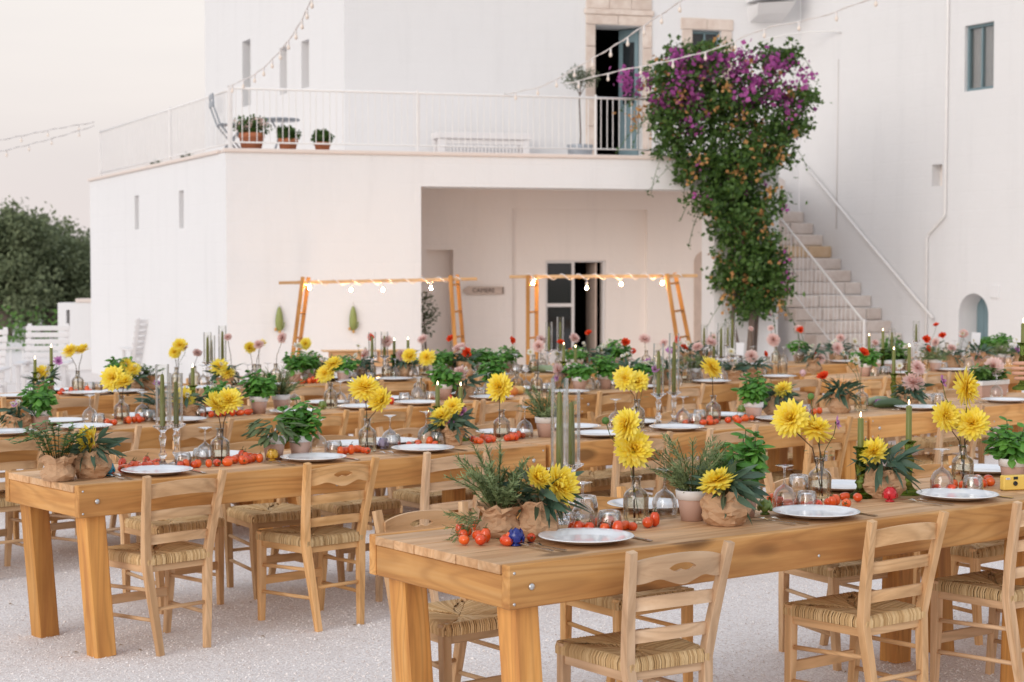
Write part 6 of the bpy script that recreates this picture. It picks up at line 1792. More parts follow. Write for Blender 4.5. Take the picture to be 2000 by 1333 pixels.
DEF = {'dahlia':.12,'pink':.11,'poppy':.08,'white':.06,'cosmos':.055}
def leaf_mesh(name, mat, outline, fold=.15, droop=.25, bulge=0):
    """leaf of unit length along +X; outline = [(t, halfwidth)]"""
    mb = MB(); vs = []
    for t, w in outline:
        z = -droop*t*t+.05*t
        vs += [(t,-w,z+fold*w+0),(t,0,z-bulge*0),(t,w,z+fold*w)]
        if bulge:
            vs[-3] = (t,-w,z-bulge*w); vs[-2] = (t,0,z-.012); vs[-1] = (t,w,z-bulge*w); vs.insert(-2, (t,-w*.5,z+bulge*w*.55)); vs.insert(-1, (t,w*.5,z+bulge*w*.55))
    k = 5 if bulge else 3
    fs = [(i*k+j,(i+1)*k+j,(i+1)*k+j+1,i*k+j+1) for i in range(len(outline)-1) for j in range(k-1)]
    mb.add(vs, fs, 0, True)
    return mb
OV = [(0,.015),(.12,.14),(.32,.27),(.55,.30),(.78,.20),(.92,.09),(1,.008)]
LN = [(0,.01),(.2,.07),(.45,.105),(.7,.085),(.9,.035),(1,.004)]
LEAF = {'basil':leaf_mesh('leaf','basil',OV,.1,.30,.45),'sage':leaf_mesh('leaf','sage',[(0,.01),(.15,.11),(.4,.18),(.7,.16),(.9,.08),(1,.01)],.1,.25,.25),
        'euc':leaf_mesh('leaf','euc',LN,.3,.22),'thyme':leaf_mesh('leaf','thyme',[(0,.02),(.25,.24),(.55,.32),(.8,.22),(1,.02)],.1,.2),'olive':leaf_mesh('leaf','olive_leaf',LN,.2,.05)}
LEAFME = {k: v.mesh('leaf', M[{'olive':'olive_leaf'}.get(k, k)]) for k, v in LEAF.items()}
def aim(p, d, s, roll=0):
    """matrix placing a unit +X leaf at p pointing along d"""
    d = Vector(d).normalized(); ref = Vector((0,0,1)) if abs(d.z) < .97 else Vector((1,0,0))
    y = ref.cross(d).normalized(); z = d.cross(y)
    m = Matrix((d, y, z)).transposed().to_4x4() @ Matrix.Rotation(roll, 4, 'X') @ Matrix.Scale(s, 4)
    m.translation = Vector(p); return m
def put_leaves(kind, mats, parent, individual, name='leaf'):
    if individual:
        for m in mats: obj(name, LEAFME[kind], parent, mat4=m)
    else:
        V0 = np.array([(*v,1) for v in LEAF[kind].v]); nv = len(V0); F0 = np.array(LEAF[kind].f)
        V = np.concatenate([(V0 @ np.array(m).T)[:,:3] for m in mats]); F = np.concatenate([F0+i*nv for i in range(len(mats))])
        obj('foliage', np_mesh('foliage', V, F, LEAFME[kind].materials[0], smooth=True), parent)
def basil_leaves(g, h, spread=.085, n_st=11):
    """stems with opposite leaf pairs; returns leaf matrices, stem tubes"""
    out, st_ = [], MB()
    for i in range(n_st):
        a = 6.283*i/n_st+g.uniform(-.4,.4); rr = spread*math.sqrt(g.random())
        top = Vector((math.cos(a)*rr*1.05, math.sin(a)*rr*1.05, .10+(h-.10)*g.uniform(.62,1)*(1-.42*(rr/spread)**2)))
        b = Vector((math.cos(a)*rr*.35, math.sin(a)*rr*.35, .095)); mid = (b+top)/2+Vector((g.uniform(-.01,.01),g.uniform(-.01,.01),.01))
        st_.tube([b,mid,top], .0018, 5, cap=False)
        nl = 6
        for q in range(nl):
            t = .22+.78*q/(nl-1); p = b.lerp(mid, t*2) if t < .5 else mid.lerp(top, t*2-1)
            for s in (0,1):
                az = a+1.57*q+math.pi*s+g.uniform(-.4,.4); el = g.uniform(-.75,.45)+.35*(q == nl-1)
                out.append(aim(p, (math.cos(az)*math.cos(el), math.sin(az)*math.cos(el), math.sin(el)), g.uniform(.040,.070)*(1 if q < nl-1 else .75), g.uniform(-.5,.5)))
    return out, st_
def rosemary_mesh(seed, h, spread=.115, lean=0, n_st=36, base=.095):
    g = random.Random(seed); st_ = MB(); V, F = [], []
    for i in range(n_st):
        a = g.uniform(0,6.283); rr = spread*math.sqrt(g.random()); L = h*g.uniform(.45,1)
        b = Vector((math.cos(a)*rr*.35, math.sin(a)*rr*.35, base)); top = Vector((math.cos(a)*rr*1.5+lean*L, math.sin(a)*rr*1.5, base+(L-base)*(1-.3*(rr/spread)**2)))
        mid = (b+top)/2+Vector((-math.cos(a)*.012, -math.sin(a)*.012, .015)); st_.tube([b,mid,top], .0014, 4, cap=False)
        nn = int(46*L/.2)
        for k in range(nn):
            t = .12+.88*k/nn; p = b.lerp(mid, t*2) if t < .5 else mid.lerp(top, t*2-1)
            ax = (top-b).normalized(); az = g.uniform(0,6.283); s = Vector((math.cos(az),math.sin(az),0)); s = (s-ax*s.dot(ax)).normalized()
            d = (ax*g.uniform(.5,1.1)+s).normalized(); l = g.uniform(.016,.03); w = d.cross(ax).normalized()*.002
            o = len(V); V += [p-w, p+w, p+d*l+w*.6, p+d*l-w*.6]; F.append((o,o+1,o+2,o+3))
    return np_mesh('foliage', np.array([tuple(v) for v in V]), np.array(F), M['rosemary']), st_.mesh('stems', M['stem'])
ROS = {}
def rosemary(seed, h, **kw):
    k = (seed % 3, round(h,2), tuple(kw.items()))
    if k not in ROS: ROS[k] = rosemary_mesh(seed, h, **kw)
    return ROS[k]
def paper(seed, r, h, form):
    g = random.Random(seed); mb = MB(); n, m = 26, 11; vs = []
    for j in range(m+1):
        t = j/m
        if form == 'ball': rad = r*(.62+.55*math.sin(math.pi*(.12+.78*t)))
        elif form == 'tall': rad = r*(.86+.16*math.sin(t*7)+.18*t)
        else: rad = r*(.85+.3*t)
        for k in range(n):
            a = 2*math.pi*k/n; nz = noise.noise(Vector((math.cos(a)*2.2+seed, math.sin(a)*2.2, t*3.5)))*.22+abs(noise.noise(Vector((math.cos(a)*4+seed, math.sin(a)*4, t*6))))*.30-.08
            rr = rad*(1+nz*(.5+.7*t)); z = h*t+(noise.noise(Vector((math.cos(a)*2+seed*3, math.sin(a)*2, 9)))*.30*h*t*t)
            vs.append((rr*math.cos(a), rr*math.sin(a), z))
    fs = []
    for j in range(m):
        for k in range(n):
            a, b, c, d = j*n+k, j*n+(k+1)%n, (j+1)*n+(k+1)%n, (j+1)*n+k
            fs += [(a,b,c),(a,c,d)] if (j+k) % 2 else [(a,b,d),(b,c,d)]
    # folded-in lip
    top = [(x*.90,y*.90,z-.008) for x,y,z in vs[-n:]]; o = len(vs); vs += top
    fs += [(m*n+k, m*n+(k+1)%n, o+(k+1)%n, o+k) for k in range(n)]
    vs += [(x*.8,y*.8,h*.72) for x,y,z in top]; fs += [(o+k, o+(k+1)%n, o+n+(k+1)%n, o+n+k) for k in range(n)]; fs.append(tuple(o+n+k for k in range(n)))
    fs.append(tuple(range(n-1,-1,-1)))
    mb.add(vs, fs); return mb.mesh('paper_wrap', M['paper'])

def bloom_on(kind, parent, loc, size, g, name='bloom'):
    tilt = g.uniform(.35,1.45); az = -math.pi/2+g.uniform(-1.2,1.2)
    q = Vector((math.cos(az)*math.sin(tilt), math.sin(az)*math.sin(tilt), math.cos(tilt))).to_track_quat('Z','Y').to_matrix().to_4x4() @ Matrix.Rotation(g.uniform(0,6.28),4,'Z') @ Matrix.Scale(size*.535*g.uniform(.88,1.12),4)
    q.translation = Vector(loc)
    return obj(name, g.choice(BL[kind]), parent, mat4=q)
def flower(kind, base, head, size, label, g, group):
    nm, _, cat = BNAME[kind]
    t = thing(nm, label, cat, base, 0, group)
    h = Vector(head)-Vector(base); mid = h*.55+Vector((-h.x*.25, -h.y*.25, .02))
    sm_ = M['stem_d'] if kind in ('dahlia','pink') else M['stem']
    obj('stem', MB().tube([(0,0,0), mid*.5, mid, h*.85+Vector((0,0,-.004)), h], [.0028,.0026,.0024,.0022,.002] if kind in ('dahlia','pink') else .0016, 6).mesh('stem', sm_), t)
    if kind == 'bud_stem':
        obj('bud', MB().lathe([(0,-.012),(.010,-.008),(.014,.002),(.010,.012),(0,.016)], 10).mesh('bud', M['thyme']), t, loc=h)
    else:
        bloom_on(kind, t, h, size, g)
    for k in range(3 if kind != 'bud_stem' else 2):
        a = g.uniform(0,6.28); f = g.uniform(.5,.85)
        obj('leaf', LEAFME['thyme' if k else 'euc'], t, mat4=aim(h*f, (math.cos(a),math.sin(a),.2), g.uniform(.02,.038)))
    return t

# ------------------------------------------------------------------ set the tables
count = {}
def nth(*key):
    i = count.get(key, 0); count[key] = i+1; return i
ZT = {r:H for (r,x,y,H,a,L) in TABLES}; AT = {r:a for (r,x,y,H,a,L) in TABLES}
seed = 100
for e in ITEMS:
    k, r, x, y = e['k'], e['r'], e['x'], e['y']; z = ZT[r]; row = ROW[r]; ang = AT[r]; near = r in '12'; seed += 1; g = random.Random(seed)
    if k == 'plate':
        s = e['side']; i = nth(k, r, s)
        pl = tag(obj('plate', PM['plate'], loc=(x,y,z-.001), rot=(0,0,g.uniform(0,6)), scale=1.05), 'white dinner plate, %s on %s side of %s' % (NTH[i], s, row), 'plate', 'dinner plates')
        if e.get('set'):
            ca, sa = math.cos(ang), math.sin(ang); P = lambda u, v: (x+ca*u-sa*v, y+sa*u+ca*v, z)
            for j, (u, v, w) in enumerate(((-.215,.0,'outer'),(-.175,-.015,'inner'))):
                tag(obj('fork', PM['fork'], loc=P(u+g.uniform(-.008,.008),v), rot=(0,0,ang+g.uniform(-.08,.18))), '%s steel fork left of %s near-side plate of %s' % (w, NT1[i], row), 'fork', 'forks beside the plates')
            tag(obj('knife', PM['knife'], loc=P(.185,-.01), rot=(0,0,ang+g.uniform(-.1,.1))), 'steel table knife right of %s near-side plate of %s' % (NT1[i], row), 'knife', 'knives beside the plates')
    elif k == 'wine':
        i = nth(k, r); tag(obj('wine_glass', PM['wine'], loc=(x,y,z), rot=(0,0,g.uniform(0,6)), scale=g.uniform(.96,1.04)), 'upturned stemmed wine glass, %s on the %s' % (NTH[i], row), 'wine glass', 'upturned wine glasses')
    elif k == 'tumbler':
        i = nth(k, r); tag(obj('tumbler', PM['tumbler'], loc=(x,y,z), scale=g.uniform(.94,1.04)), 'upturned clear tumbler, %s on the %s' % (NTH[i], row), 'tumbler', 'upturned tumblers')
    elif k == 'bud':
        col = e['col']; tag(obj('ceramic_bud', bud_mesh(col), loc=(x,y,z), rot=(0,0,g.uniform(0,6)), scale=1.08), '%s glazed ceramic bud ornament on the %s' % (col, row), 'ornament', 'ceramic bud ornaments')
    elif k == 'tomato':
        lab = 'tomato, %s of those %s%s' % (NTH[nth(k, e['n'])], e['where'], '' if 'row' in e['where'] else ', '+row)
        t = tag(obj('tomato', PM['tomato'], loc=(x,y,z), scale=(1.0,1.0,g.uniform(.85,1.25))), lab, 'tomato', 'tomatoes, cluster %s' % NT1[e['n']-1])
        sx = g.uniform(.78,1.05); lay = g.random() < .6
        t.scale = (sx, sx, g.uniform(.95,1.3)*sx)
        if lay: t.rotation_euler = (R(90)+g.uniform(-.1,.1), g.uniform(-.2,.2), g.uniform(0,6.28)); t.location.z = z+.0182*sx
        else: t.rotation_euler = (g.uniform(-.1,.1), g.uniform(-.1,.1), 0)
        if near and g.random() < .8: obj('calyx', PM['calyx'], t)
    elif k == 'bottle':
        i = nth(k, r); t = thing('bottle_vase', 'clear glass bottle vase, %s on the %s' % (NTH[i], row), 'vase', (x,y,z), 0, 'glass bottle vases')
        obj('glass', PM['bottle'], t); obj('water', PM['water'], t)
        hs = sorted(e['heads'], key=lambda h: h[1]); kinds = [h[0] for h in hs]; seen = {}
        for h in hs:
            kd = h[0]; m = kinds.count(kd); j = seen.get(kd, 0); seen[kd] = j+1
            pos = '' if m == 1 else (('left ','right ')[j] if m == 2 else ('left ','middle ','right ')[min(j,2)])
            flower(kd, (x+g.uniform(-.012,.012), y+g.uniform(-.012,.012), z+.014), h[1:4], h[4] if len(h) > 4 else DEF.get(kd, .05), '%s%s in %s bottle vase of %s' % (pos, BNAME[kd][1], NTH[i], row), g, 'cut flowers in bottle vases')
    elif k == 'candle_glass':
        i = nth(k, r); zt = e['top']
        tag(obj('candlestick', PM['holder'], loc=(x,y,z)), 'clear pressed glass candlestick, %s on the %s' % (NTH[i], row), 'candlestick', 'clear glass candlesticks')
        zc = z+.184; hh = max(.2, zt-zc-.01)
        c = thing('taper_candle', 'olive green taper candle inside %s glass chimney of %s' % (NTH[i], row), 'candle', (x,y,zc), 0, 'olive green candles')
        obj('wax', MB().lathe([(.0125,0),(.0118,hh*.5),(.0085,hh*.86),(.005,hh*.885),(0,hh*.89)], 14).mesh('wax', M['wax']), c); obj('wick', MB().tube([(0,0,hh*.885),(.001,0,hh*.92)], .0009, 4).mesh('wick', M['black']), c)
        tag(obj('glass_chimney', MB().lathe([(.0315,0),(.0315,hh)], 30).mesh('glass_chimney', M['glass_t']), loc=(x,y,zc+.012)), 'tall clear glass chimney, %s on the %s' % (NTH[i], row), 'candle glass', 'glass chimneys')
    elif k == 'candle_green':
        i = nth(k, r); zt = e['top']; hh = zt-z
        sch = min(1.0, max(.75, hh*.62/.214)); zc = z+.206*sch
        tag(obj('green_candlestick', PM['green_holder'], loc=(x,y,z), scale=(1,1,sch)), 'green glass candlestick, %s on the %s' % (NTH[i], row), 'candlestick', 'green glass candlesticks')
        ch_ = max(.08, zt-zc-.012)
        c = thing('lit_candle', 'short green candle in %s green candlestick of %s' % (NTH[i], row), 'candle', (x,y,zc), 0, 'dark green candles')
        obj('wax', MB().lathe([(.012,0),(.0118,ch_),(.006,ch_+.003),(0,ch_+.001)], 14).mesh('wax', M['wax']), c); obj('wick', MB().tube([(0,0,ch_),(.001,0,ch_+.008)], .0009, 4).mesh('wick', M['black']), c)
        obj('flame', MB().lathe([(0,0),(.003,.004),(.0034,.009),(.0018,.017),(0,.022)], 8).mesh('flame', M['flame']), c, loc=(0,0,ch_+.006))
    elif k in ('basil_pot','sage_pot','rosemary_pot','flower_pot'):
        i = nth(k, r); ds = {'basil_pot':'potted broad-leaved basil','sage_pot':'potted grey-green sage','rosemary_pot':'potted rosemary','flower_pot':'potted plant with white blossoms'}[k]
        t = thing({'basil_pot':'potted_basil','sage_pot':'potted_sage','rosemary_pot':'potted_rosemary','flower_pot':'flowering_pot'}[k], '%s in white-rimmed pot, %s on %s' % (ds, NTH[i], row), 'potted plant', (x,y,z), 0, 'potted herbs on the tables')
        p_ = obj('pot', PM['pot'], t); obj('rim', PM['rim'], p_); obj('soil', PM['soil'], p_)
        if k in ('basil_pot','flower_pot'):
            ms, st_ = basil_leaves(g, e['h']*1.12, .098 if k == 'basil_pot' else .115, 16); put_leaves('basil', ms, t, near); obj('stems', st_.mesh('stems', M['stem']), t)
            if k == 'flower_pot':
                for _ in range(12):
                    a = g.uniform(0,6.28); q = .09*math.sqrt(g.random()); bloom_on('white', t, (q*math.cos(a), q*math.sin(a), e['h']*g.uniform(.75,1.05)), .03, g)
        elif k == 'sage_pot':
            ms = []
            for _ in range(70):
                a = g.uniform(-3.6,.6); q = .09*math.sqrt(g.random()); zz = .10+(e['h']-.10)*g.random(); dr = g.uniform(-.7,.3)
                ms.append(aim((q*math.cos(a), q*math.sin(a), zz-.02*(q>.07)), (math.cos(a),math.sin(a),dr), g.uniform(.05,.085), g.uniform(-.4,.4)))
            put_leaves('sage', ms, t, near)
            mb = MB()
            for _ in range(10): a = g.uniform(0,6.28); mb.tube([(0,0,.09),(.04*math.cos(a),.04*math.sin(a),.15)], .0018, 4)
            obj('stems', mb.mesh('stems', M['stem']), t)
        else:
            f, s_ = rosemary(seed, e['h']); obj('foliage', f, t, rot=(0,0,g.uniform(0,6))); obj('stems', s_, t)
        for h in e.get('heads', []): bloom_on(h[0], t, (h[1]-x, h[2]-y, h[3]-z), h[4], g)
    elif k in ('rosemary_bag','thyme_bag'):
        i = nth(k, r); nm = 'rosemary' if k == 'rosemary_bag' else 'thyme'
        t = thing(nm+'_bag', 'leafy %s plant wrapped in brown paper, %s on the %s' % (nm, NTH[i], row), 'potted plant', (x,y,z), 0, 'paper-wrapped herbs')
        obj('paper_wrap', paper(seed, .072, .105, 'tall'), t)
        if nm == 'rosemary':
            f, s_ = rosemary(seed, e['h'], spread=.115, lean=-.12, n_st=44); obj('foliage', f, t); obj('stems', s_, t)
            f, s_ = rosemary_mesh(seed+1, .19, .05, 0, 9, .0); obj('trailing_sprig', f, t, loc=(-.05,-.06,.075), rot=(0,R(-118),R(25)))
        else:
            ms, st_ = [], MB()
            for j in range(22):
                a = g.uniform(0,6.28) if j > 5 else g.uniform(2.2,4.4); L = e['h']*g.uniform(.5,1)*(1.1 if j < 6 else .75); out = .12*math.sqrt(g.random())+(.09 if j < 6 else 0)
                P = [Vector((.3*out*math.cos(a),.3*out*math.sin(a),.09)), Vector((.7*out*math.cos(a),.7*out*math.sin(a),.09+L*.5)), Vector((1.3*out*math.cos(a),1.3*out*math.sin(a),.09+L*(.72 if j > 5 else .35)))]
                st_.tube(P, .0014, 4)
                for q in range(9):
                    tt = .15+.85*q/8; p = P[0].lerp(P[1], tt*2) if tt < .5 else P[1].lerp(P[2], tt*2-1)
                    for s in (0,3.14):
                        b = g.uniform(0,6.28)+s; ms.append(aim(p, (math.cos(b),math.sin(b),.35), g.uniform(.022,.04)))
            put_leaves('thyme', ms, t, False); obj('stems', st_.mesh('stems', M['stem']), t)
    elif k == 'bouquet':
        i = nth(k, r); fm = e['form']; col = {'dahlia':'yellow','pink':'pink','poppy':'coral','cosmos':'lilac','white':'white'}[e['heads'][0][0]]
        t = thing('bouquet', 'paper-wrapped bouquet with %s flowers, %s bouquet on %s' % (col, NTH[i], row), 'bouquet', (x,y,z), 0, 'paper-wrapped bouquets')
        ph = {'ball':.115,'tall':.125,'low':.085}[fm]; obj('paper_wrap', paper(seed, .068 if fm != 'ball' else .074, ph, fm), t)
        ms, mo, st_ = [], [], MB()
        for j in range(76 if near else 48):
            a = g.uniform(0,6.28); q = .05*math.sqrt(g.random()); zz = ph*.85+g.uniform(0,.07); el = g.uniform(-.75,.8)
            if r == '1' and j < 20: a = g.uniform(-1.3,.7); el = g.uniform(-1.1,.2)
            (ms if j % 4 else mo).append(aim((q*math.cos(a), q*math.sin(a), zz), (math.cos(a)*math.cos(el), math.sin(a)*math.cos(el), math.sin(el)), g.uniform(.07,.145)*(.7 if j % 4 == 0 else 1), g.uniform(-1.2,1.2)))
        put_leaves('euc', ms, t, near); put_leaves('olive', mo, t, near) if near else None
        for h in e['heads']:
            hl = Vector((h[1]-x, h[2]-y-.03, h[3]-z)); st_.tube([(hl.x*.3,hl.y*.3,ph*.6), hl*.8+Vector((0,0,-.01)), hl], .002, 5); bloom_on(h[0], t, hl, h[4] if len(h) > 4 else DEF[h[0]], g)
        for _ in range(5):
            a = g.uniform(0,6.28); p = Vector((.05*math.cos(a),.05*math.sin(a),ph+g.uniform(.04,.13))); st_.tube([(0,0,ph*.6),p*.6,p], .001, 4)
            if r in '3456' and g.random() < .7: bloom_on('white', t, p, .035, g)
        obj('stems', st_.mesh('stems', M['stem']), t)
    elif k == 'planter':
        i = nth(k, r); t = thing('herb_planter', 'long white-rimmed terracotta planter of leafy greens on the '+row, 'planter', (x,y,z), ang, 'long planters')
        p_ = obj('trough', MB().hexa([(-.15,-.05,0),(.15,-.05,0),(.15,.05,0),(-.15,.05,0),(-.165,-.06,.08),(.165,-.06,.08),(.165,.06,.08),(-.165,.06,.08)]).mesh('trough', M['pot']), t)
        obj('rim', MB().cbox(-.172,.172,-.066,.066,.081,.115).mesh('rim', M['pot_rim']), p_)
        ms = []
        for dx in (-.10,0,.10):
            m2, st_ = basil_leaves(g, .24, .07, 8); ms += [Matrix.Translation((dx,0,.01)) @ q for q in m2]
        put_leaves('thyme', ms, t, False)
        for h in e['heads']: bloom_on(h[0], t, Matrix.Rotation(-ang,3,'Z') @ Vector((h[1]-x, h[2]-y, h[3]-z)), h[4], g)
    elif k == 'gourd':
        i = nth(k, r); mb = MB(); P = [(-.13,0,.026),(-.08,.012,.032),(0,.016,.036),(.08,.008,.034),(.13,-.006,.026)]; mb.tube(P, [.012,.028,.034,.031,.012], 12); mb.tube([P[-1],(.15,-.012,.03)], .006, 6)
        tag(obj('green_gourd', mb.mesh('green_gourd', plain('gourd_skin_%d' % seed, (.05,.09,.035) if i else (.24,.30,.17), .35, var=.3)), loc=(x,y,z), rot=(0,0,ang+g.uniform(-.3,.3))), '%s long green gourd lying on the %s' % (('pale','dark')[i % 2], row), 'gourd', 'gourds on the tables')
    elif k == 'pumpkin':
        i = nth(k, r); mb = MB(); n = 24; vs = []
        for j in range(9):
            th = math.pi*j/8
            for q in range(n):
                a = 6.283*q/n; rr = .045*math.sin(th)*(1+.06*math.cos(8*a)); vs.append((rr*math.cos(a), rr*math.sin(a), .034-.034*math.cos(th)*(1-.12*math.exp(-(math.sin(th)/.3)**2))))
        mb.add(vs, [(j*n+q, j*n+(q+1)%n, (j+1)*n+(q+1)%n, (j+1)*n+q) for j in range(8) for q in range(n)], 0, True)
        t = thing('small_squash', 'small %s squash, %s of three heaped on the third table row' % (('orange','amber','yellow')[i], NTH[i]), 'squash', (x,y,z), 0, 'squashes heaped on the third row')
        obj('skin', mb.mesh('skin', plain('squash_%d' % i, ((.62,.20,.04),(.66,.30,.07),(.68,.42,.14))[i], .45, var=.2)), t); obj('stalk', MB().tube([(0,0,.062),(.004,0,.08)], [.006,.004], 6).mesh('stalk', M['stem']), t)
    elif k == 'camera':
        t = thing('disposable_camera', 'yellow cardboard disposable camera at the right end of the front table', 'camera', (x,y,z), ang-.35)
        obj('body', MB().cbox(-.058,.058,-.016,.016,0,.060,.004).mesh('body', M['camera_yellow']), t)
        obj('lens', MB().lathe([(.0095,0),(.0095,.004),(.006,.005),(.004,.003),(0,.003)], 14).mesh('lens', M['black']), t, loc=(-.006,-.0162,.028), rot=(R(90),0,0))
        obj('viewfinder', MB().cbox(-.014,.006,-.0185,-.0155,.044,.056,.001).mesh('viewfinder', M['black']), t)
        obj('sticker', MB().cbox(-.050,-.030,-.0175,-.0160,.044,.052,.0005).mesh('sticker', M['card']), t)
        obj('sticker_print', MB().box(-.047,-.033,-.0182,-.0176,.0468,.0495).mesh('sticker_print', M['ink']), t)
    elif k == 'card':
        i = nth(k, r); zt = e['top']; t = thing('card_holder', 'white card on a thin stand on the '+row, 'card', (x,y,z), .2, 'table cards on stands')
        obj('stand', MB().lathe([(0,0),(.03,0),(.03,.006),(.004,.01),(.003,.1),(.003,zt-z-.05),(0,zt-z-.05)], 12).mesh('stand', M['steel']), t)
        obj('card', MB().cbox(-.045,.045,-.0015,.0015,zt-z-.07,zt-z+.05,.0005).mesh('card', M['card']), t, rot=(0,R(4),0))

# ------------------------------------------------------------------ ladder frames with lit bulbs
def light_frame(lab, lab2, Y, beam, lads, bulbs, grp):
    W_ = lambda px, py, dy=0: Vector(((px-1000)/3400*(Y+dy), Y+dy, 1.65+(530-py)/3400*(Y+dy)))
    a, b = W_(*beam[0]), W_(*beam[1]); o = Vector(((a.x+b.x)/2, Y, 0))
    t = thing('ladder_frame', lab, 'light frame', o, 0, 'wooden ladder frames')
    obj('beam', MB().bar([a-o, b-o], .034, .036, 0, (0,0,1)).mesh('beam', M['chair_x']), t)
    for (p1, q1, p2, q2) in lads:
        t1, b1 = W_(*p1,-.03)-o, W_(*q1,-.03)-o; t2, b2 = W_(*p2,.30)-o, W_(*q2,.30)-o
        ex = lambda t_, b_: t_+(b_-t_)*(t_.z/(t_.z-b_.z))
        e1, e2 = ex(t1,b1), ex(t2,b2)
        obj('ladder_rail', MB().bar([t1, e1], .045, .03, 0, (0,1,0)).mesh('ladder_rail', M['ladder']), t); obj('ladder_rail', MB().bar([t2, e2], .045, .03, 0, (0,1,0)).mesh('ladder_rail', M['ladder']), t)
        for f in (.07,.26,.44,.62,.80,.94): obj('rung', MB().tube([t1.lerp(e1,f), t2.lerp(e2,f)], .013, 6).mesh('rung', M['ladder']), t)
    s = thing('bulb_string', lab2, 'string lights', o, 0, 'lit bulb strings')
    pts = []
    n = 60
    for k in range(n+1):
        u = k/n; p = a.lerp(b, .08+.84*u)-o; pts.append(p+Vector((0,.032*math.cos(u*60),.032*math.sin(u*60)-.004)))
    obj('cord', MB().tube(pts, .006, 5).mesh('cord', M['wire']), s)
    for (px, py) in bulbs:
        p = W_(px,py)-o; p.y -= .02
        zb = (a.lerp(b, (px-beam[0][0])/(beam[1][0]-beam[0][0]))-o).z
        obj('drop_wire', MB().tube([(p.x,p.y,zb-.02),(p.x,p.y,p.z+.05)], .004, 5).mesh('drop_wire', M['wire']), s)
        obj('socket', MB().lathe([(.0,.062),(.013,.06),(.015,.034),(.012,.028)], 10).mesh('socket', M['wire']), s, loc=p)
        obj('bulb', MB().lathe([(.012,.032),(.018,.018),(.028,-.004),(.027,-.02),(.016,-.036),(0,-.042)], 14).mesh('bulb', M['bulb_on']), s, loc=p, scale=.5)
light_frame('left wooden ladder frame with crossbeam in front of the white wall', 'string of lit bulbs hanging from the left ladder frame', 19.8, ((545,553),(932,545)),
    [((592,541),(570,705),(603,542),(583,690)),((880,538),(888,662),(893,537),(904,666))], [(605,562),(686,566),(748,566),(842,563)], 'a')
light_frame('right wooden ladder frame with crossbeam in front of the portico door', 'string of lit bulbs wound round the right ladder frame', 19.4, ((995,541),(1362,539)),
    [((1031,537),(1031,705),(1048,537),(1048,705)),((1302,535),(1322,660),(1318,533),(1345,662))], [(1041,553),(1146,562),(1213,555),(1293,553)], 'b')
# bar counter with trays
t = thing('bar_counter', 'white counter with a wooden shelf behind the tables, left of centre', 'counter', (-1.55,18.3,0), .2)
obj('body', MB().cbox(-.55,.55,-.25,.25,0,.66).mesh('body', M['white_wood']), t); obj('counter_top', MB().cbox(-.6,.6,-.3,.3,.662,.70).mesh('counter_top', M['table_top']), t)
for x in (-.2,.3):
    c = thing('wooden_crate', 'shallow wooden crate on the white counter, %s one' % ('left' if x < 0 else 'right'), 'crate', (-1.55+x,18.25+.2*x,.70), .2, 'wooden crates on the counter')
    for (bb) in ((-.16,.16,-.12,-.105,0,.11),(-.16,.16,.105,.12,0,.11),(-.16,-.145,-.104,.104,0,.11),(.145,.16,-.104,.104,0,.11)): obj('side_board', MB().cbox(*bb,.002).mesh('side_board', M['chair_x']), c)
    obj('base_board', MB().cbox(-.144,.144,-.104,.104,.002,.012,.002).mesh('base_board', M['chair_x']), c)
    obj('rim_slat', MB().cbox(-.24,.24,-.14,.14,.112,.122,.002).mesh('rim_slat', M['chair_x']), c)

# ------------------------------------------------------------------ festoon cables overhead
def festoon(lab, pts, Y0, Y1, bulb_every, grp='festoon light cables'):
    n = len(pts); P = []
    for i, (px, py) in enumerate(pts):
        Y = Y0+(Y1-Y0)*i/(n-1); P.append(Vector(((px-1000)/3400*Y, Y, 1.65+(530-py)/3400*Y)))
    Q = []
    for i in range(n-1):
        a, b, c, d = P[max(i-1,0)], P[i], P[i+1], P[min(i+2,n-1)]
        for k in range(8):
            u = k/8; Q.append(.5*((2*b)+(c-a)*u+(2*a-5*b+4*c-d)*u*u+(3*b-a-3*c+d)*u**3))
    Q.append(P[-1]); o = P[0]
    t = thing('festoon_cable', lab, 'string lights', o, 0, grp)
    mb = MB(); mb.tube([q-o for q in Q], .0055, 5); mb.tube([q-o+Vector((.006*math.sin(i*1.3),0,.012*math.cos(i*1.3))) for i, q in enumerate(Q)], .0035, 4)
    obj('cable', mb.mesh('cable', M['wire']), t)
    acc = bulb_every*.5
    sk = MB().lathe([(0,.0),(.012,0),(.014,-.05),(.011,-.06)], 8).mesh('socket', M['wire']); bu = MB().lathe([(.010,-.055),(.020,-.075),(.023,-.095),(.016,-.115),(0,-.122)], 10).mesh('bulb', M['bulb_off'])
    for a, b in zip(Q[:-1], Q[1:]):
        acc += (b-a).length
        if acc > bulb_every: acc = 0; obj('socket', sk, t, loc=b-o, scale=.8); obj('bulb', bu, t, loc=b-o, scale=.8)
festoon('festoon cable rising from the terrace corner past the tower slits', [(447,172),(500,148),(545,108),(585,55),(612,0),(640,-70)], 21.3, 14, .55)
festoon('festoon cable crossing the open terrace door', [(985,187),(1060,170),(1130,132),(1200,92),(1265,48),(1335,2),(1420,-60)], 22.4, 14.5, .62)
festoon('festoon cable crossing in front of the bougainvillea top', [(1100,168),(1200,143),(1300,123),(1400,97),(1490,60),(1600,36),(1720,-8),(1820,-50)], 22.6, 15, .62)
festoon('thin festoon cable at far left, upper one', [(187,241),(120,252),(60,264),(0,276),(-80,288)], 28, 24, .9)
festoon('thin festoon cable at far left, lower one', [(187,248),(120,268),(60,284),(0,298),(-80,312)], 28, 23, .9)

